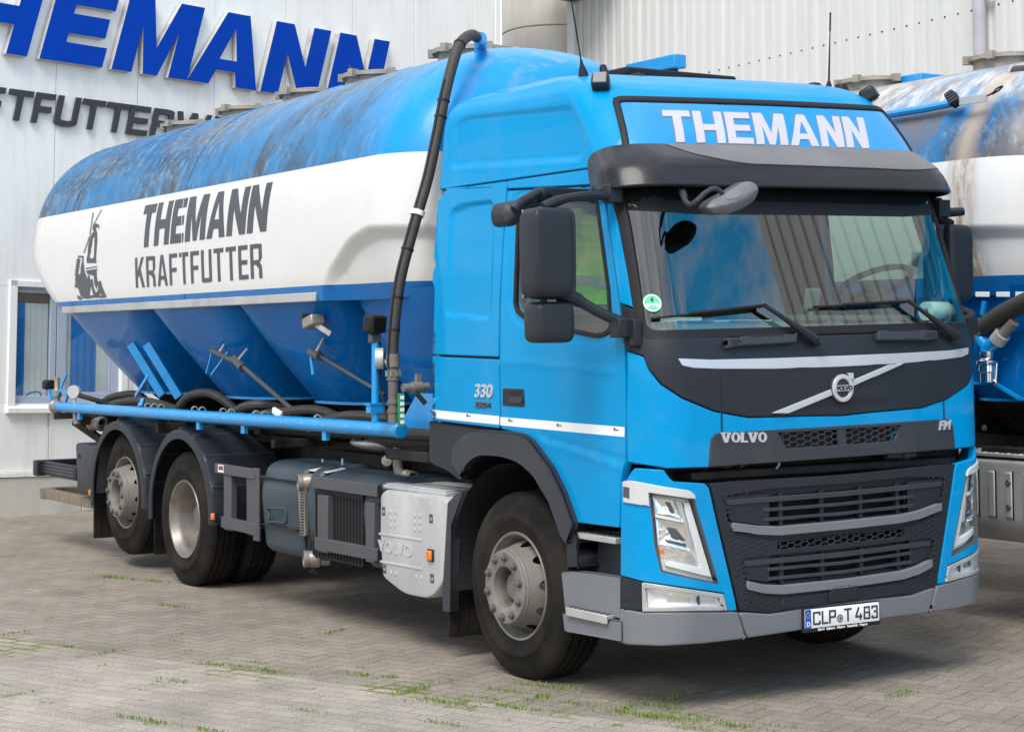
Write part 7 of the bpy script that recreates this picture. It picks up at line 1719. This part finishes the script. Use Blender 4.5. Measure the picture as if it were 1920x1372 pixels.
# ================================================================== the second tanker, parked alongside
OX, OY = 3.63, -1.70
truck2 = empty('tanker_truck', (OX, OY, 0))
tag(truck2, 'second silo tanker with a dirt streaked tank, half hidden behind the first cab', 'truck', 'silo tankers parked side by side')
tag(truck, group='silo tankers parked side by side')
SKIP = {'silo_tank', 'delivery_pipe', 'fuel_tank', 'side_guard', 'battery_box', 'tank_lettering', 'windmill_emblem', 'number_plate', 'blowing_hose', 'work_lamp', 'hopper_brace', 'valve_lever', 'valve_stay', 'valve_shaft', 'feed_pipe', 'feed_hose', 'hose_clip', 'white_tag', 'valve_body', 'pressure_gauge', 'lamp_cable', 'stand_valve', 'control_rod', 'drain_valve', 'hose_coupling', 'safety_chain', 'cap_chain', 'oil_cooler', 'side_marker', 'ball_valve', 'level_label', 'tank_bracket', 'pipe_rack', 'air_duct', 'exhaust_elbow', 'filler_cap', 'strip_mark', 'windscreen_badge', 'rear_bracket', 'emission_badge', 'power_badge', 'flap_edge', 'whip_antenna', 'emblem', 'valve_block', 'pressure_vessel'}
for o in list(truck.children):
    if o.name.split('.')[0] in SKIP: continue
    c_ = o.copy(); COL.objects.link(c_); c_.parent = truck2
    for ch in o.children:
        d_ = ch.copy(); COL.objects.link(d_); d_.parent = c_
        for k_ in ch.children: e_ = k_.copy(); COL.objects.link(e_); e_.parent = d_
build_tank(truck2, 'tank2', 'tblue', True)
O2 = Vector((OX, OY, 0))
def T2(px, py, X): return Vector(S(px, py, X))-O2
def add2(name, mb, ma, par=None, **k): return obj(name, mb, ma, par or truck2, **k)
for k, (a, b) in enumerate(((1829,1855), (1868,1893), (1904,1930))):
    m_ = MB(); p, q = T2(a, 552, 2.385), T2(b, 552, 2.385); m_.beam(p, q, .006, .034); add2('reflector_strip', m_, 'white', bev=.003)
# Y piece, hoses and clamp
yp = empty('y_branch', (0,0,0), truck2); X_ = 2.33
m_ = MB(); m_.tube(smooth([T2(1828,612,X_), T2(1840,638,X_), T2(1850,650,X_), T2(1851,668,X_)], 5), .046, 14); m_.tube([T2(1851,652,X_), T2(1874,634,X_)], .046, 14); add2('branch_pipe', m_, 'pipeblue', yp)
m_ = MB(); m_.tube([T2(1836,619,X_), T2(1880,588,X_), T2(1935,560,X_)], .062, 16); add2('feed_hose', m_, 'hose', yp)
m_ = MB(); m_.tube([T2(1876,632,X_), T2(1902,603,X_)], .036, 14); add2('stub_hose', m_, 'pipe', yp)
m_ = MB(); m_.tube([T2(1830,622,X_), T2(1842,613,X_)], .066, 16); m_.tube([T2(1869,640,X_), T2(1880,626,X_)], .056, 16); add2('hose_ring', m_, 'alu', yp)
p = T2(1851,662,X_); m_ = MB(); m_.lathe([(.05, .01), (.05, -.02), (.045, -.03), (.058, -.035), (.075, -.05), (.075, -.07), (.058, -.08), (.06, -.12), (.05, -.13), (.05, -.19), (0, -.19)], p, (0,0,1), 20); add2('coupling', m_, 'chrome', yp)
m_ = MB(); m_.tube([T2(1856,680,X_-.06), T2(1868,682,X_-.06), T2(1866,716,X_-.07)], .010, 8); m_.ellip(T2(1866,716,X_-.07), (.02, .02, .02), 8); add2('clamp_lever', m_, 'chrome', yp)
m_ = MB(); m_.beam(T2(1842,590,2.36), T2(1846,565,2.36), .02, .03); add2('valve_lever', m_, 'pipeblue')
# lower edge of the blue body, frame and bolts
m_ = MB(); m_.beam(T2(1826,718,2.38), T2(1866,719,2.38), .03, .02); m_.beam(T2(1866,719,2.38), T2(1912,747,2.38), .03, .02); m_.beam(T2(1912,747,2.38), T2(1960,747,2.38), .03, .02); add2('body_edge', m_, 'pipeblue')
m_ = MB(); m_.prism([T2(1826,640,2.45), T2(1826,718,2.45), T2(1866,719,2.45), T2(1912,747,2.45), T2(1990,747,2.45), T2(1990,600,2.45)], (.5, 0, 0)); add2('front_box', m_, 'tblue')
m_ = MB(); a, b = T2(1838,805,2.36), T2(1990,815,2.36); m_.bx(a.x, a.x+.1, b.y, a.y, 1.0, 1.17); m_.bx(a.x+.1, a.x+.2, a.y-.5, a.y-.42, 1.1, 1.6); add2('sub_frame', m_, 'frame', bev=.008)
for px in ((1846,802),): m_ = MB(); m_.lathe([(0, -.012), (.018, -.01), (.02, 0)], T2(*px, 2.36), (1,0,0), 10); add2('frame_bolt', m_, 'steel')
# tread plate over the aluminium tank
zt_ = .93; a, b = G(1822,838,.95)-np.array(O2), G(1920,838,.95)-np.array(O2)
al = empty('tank_box', (0,0,0), truck2); XA = 2.30-OX; ya_ = S(1846,870,2.30)[1]-OY+.35; 
zt_ = S(1852,853,2.30)[2]; zb_ = S(1850,1016,2.30)[2]
m_ = MB(); m_.bx(XA, XA+.62, ya_-1.75, ya_, zt_-.008, zt_+.015); pl_ = obj('tread_plate', m_, 'alu', al, bev=.004)
m_ = MB(); R = random.Random(3)
for i in range(13):
    for j in range(34):
        y_, x_ = ya_-.03-j*.05, XA+.03+i*.046; m_.box((x_, y_, zt_+.017), (.026, .008, .004), Matrix.Rotation(rad(45 if (i+j) % 2 else -45), 3, 'Z'))
obj('tread_pattern', m_, 'chrome', al, sharp=0)
m_ = MB(); pr_ = rnd([(XA, zt_-.02), (XA, zb_+.12), (XA+.10, zb_), (XA+.6, zb_), (XA+.6, zt_-.02)], [.04,.08,.08,.03,.03]); m_.prism([(x, ya_-1.73, z) for x, z in pr_], (0, 1.71, 0)); obj('tank_body', m_, 'alu', al, bev=.012)
for k in range(11):
    y_ = ya_-.12-k*.145; m_ = MB(); m_.bx(XA-.010, XA+.01, y_-.028, y_+.028, zb_+.17, zt_-.10); bo = obj('pressed_rib', m_, 'alu', al, bev=.012)
    m_ = MB(); m_.bx(XA-.004, XA+.01, y_-.040, y_-.029, zb_+.165, zt_-.095); obj('rib_slit', m_, 'frame', al)  # dark slit line along one edge of each rib
    if k % 2 == 1:
        for z_ in (zb_+.24, zt_-.17): m_ = MB(); m_.lathe([(.008, -.016), (.018, -.016), (.024, -.008), (.024, 0)], (XA, y_, z_), (1,0,0), 14); obj('strap_bolt', m_, 'steel', al)
# roof fittings seen above the cab
m_ = MB(); m_.tube([T2(1660,216,2.55), T2(1735,204,2.55), T2(1805,190,2.55)], .028, 8); add2('roof_rail', m_, 'pipeblue')
w2 = empty('work_lamp', (0,0,0), truck2); p = T2(1787,186,2.48); Rm = Matrix.Rotation(rad(-35), 3, 'X') @ Matrix.Rotation(rad(20), 3, 'Z')
m_ = MB(); m_.box(p, (.09, .07, .11), Rm); obj('lamp_body', m_, 'rub', w2, bev=.015)
for k in range(4): m_ = MB(); m_.box(p+Rm @ Vector((-.047, 0, -.035+k*.022)), (.006, .06, .008), Rm); obj('cooling_fin', m_, 'steel', w2)
m_ = MB(); m_.beam(T2(1800,191,2.48), T2(1850,184,2.5), .02, .05); obj('lamp_bracket', m_, 'alu', w2)
m_ = MB(); m_.tube(smooth([T2(1852,180,2.5), T2(1862,174,2.5), T2(1870,166,2.5), T2(1880,162,2.5), T2(1872,170,2.5), T2(1860,177,2.5)], 5), .006, 6); obj('lamp_cable', m_, 'rub', w2)
eb = empty('filling_elbow', (0,0,0), truck2); Xe = 2.95
m_ = MB(); m_.tube(smooth([T2(1891,178,Xe), T2(1891,160,Xe), T2(1893,146,Xe), T2(1906,140,Xe)], 6), .05, 14); m_.lathe([(.05, 0), (.085, .0), (.085, .012), (.05, .02)], T2(1891,176,Xe), (0,0,1), 18); obj('elbow', m_, 'pipeblue', eb)
m_ = MB(); m_.tube([T2(1902,140,Xe), T2(1940,136,Xe)], .058, 14); obj('elbow_hose', m_, 'hose', eb)
m_ = MB(); m_.tube([T2(1901,140,Xe), T2(1905,139.5,Xe)], .064, 14); obj('hose_band', m_, 'alu', eb)
# raised blue tray on the ridge
Xt = 3.45; tr_ = empty('ridge_tray', (0,0,0), truck2); a, b = T2(1176,131,Xt), T2(1268,128,Xt)
m_ = MB(); m_.bx(Xt-OX-.02, Xt-OX+.12, b.y, a.y, a.z-.08, a.z+.05); obj('tray_box', m_, 'pipeblue', tr_, bev=.012)
m_ = MB(); p, q, r_ = T2(1215,119,Xt), T2(1250,110,Xt), T2(1268,119,Xt); m_.prism([p, q, r_], (.1, 0, 0)); obj('tray_cover', m_, 'pipeblue', tr_, bev=.01)
m_ = MB(); m_.bx(Xt-OX+.0, Xt-OX+.1, b.y+.1, a.y-.1, 3.80, a.z-.08); obj('tray_stand', m_, 'frame', tr_)
print('objects', len(bpy.data.objects))
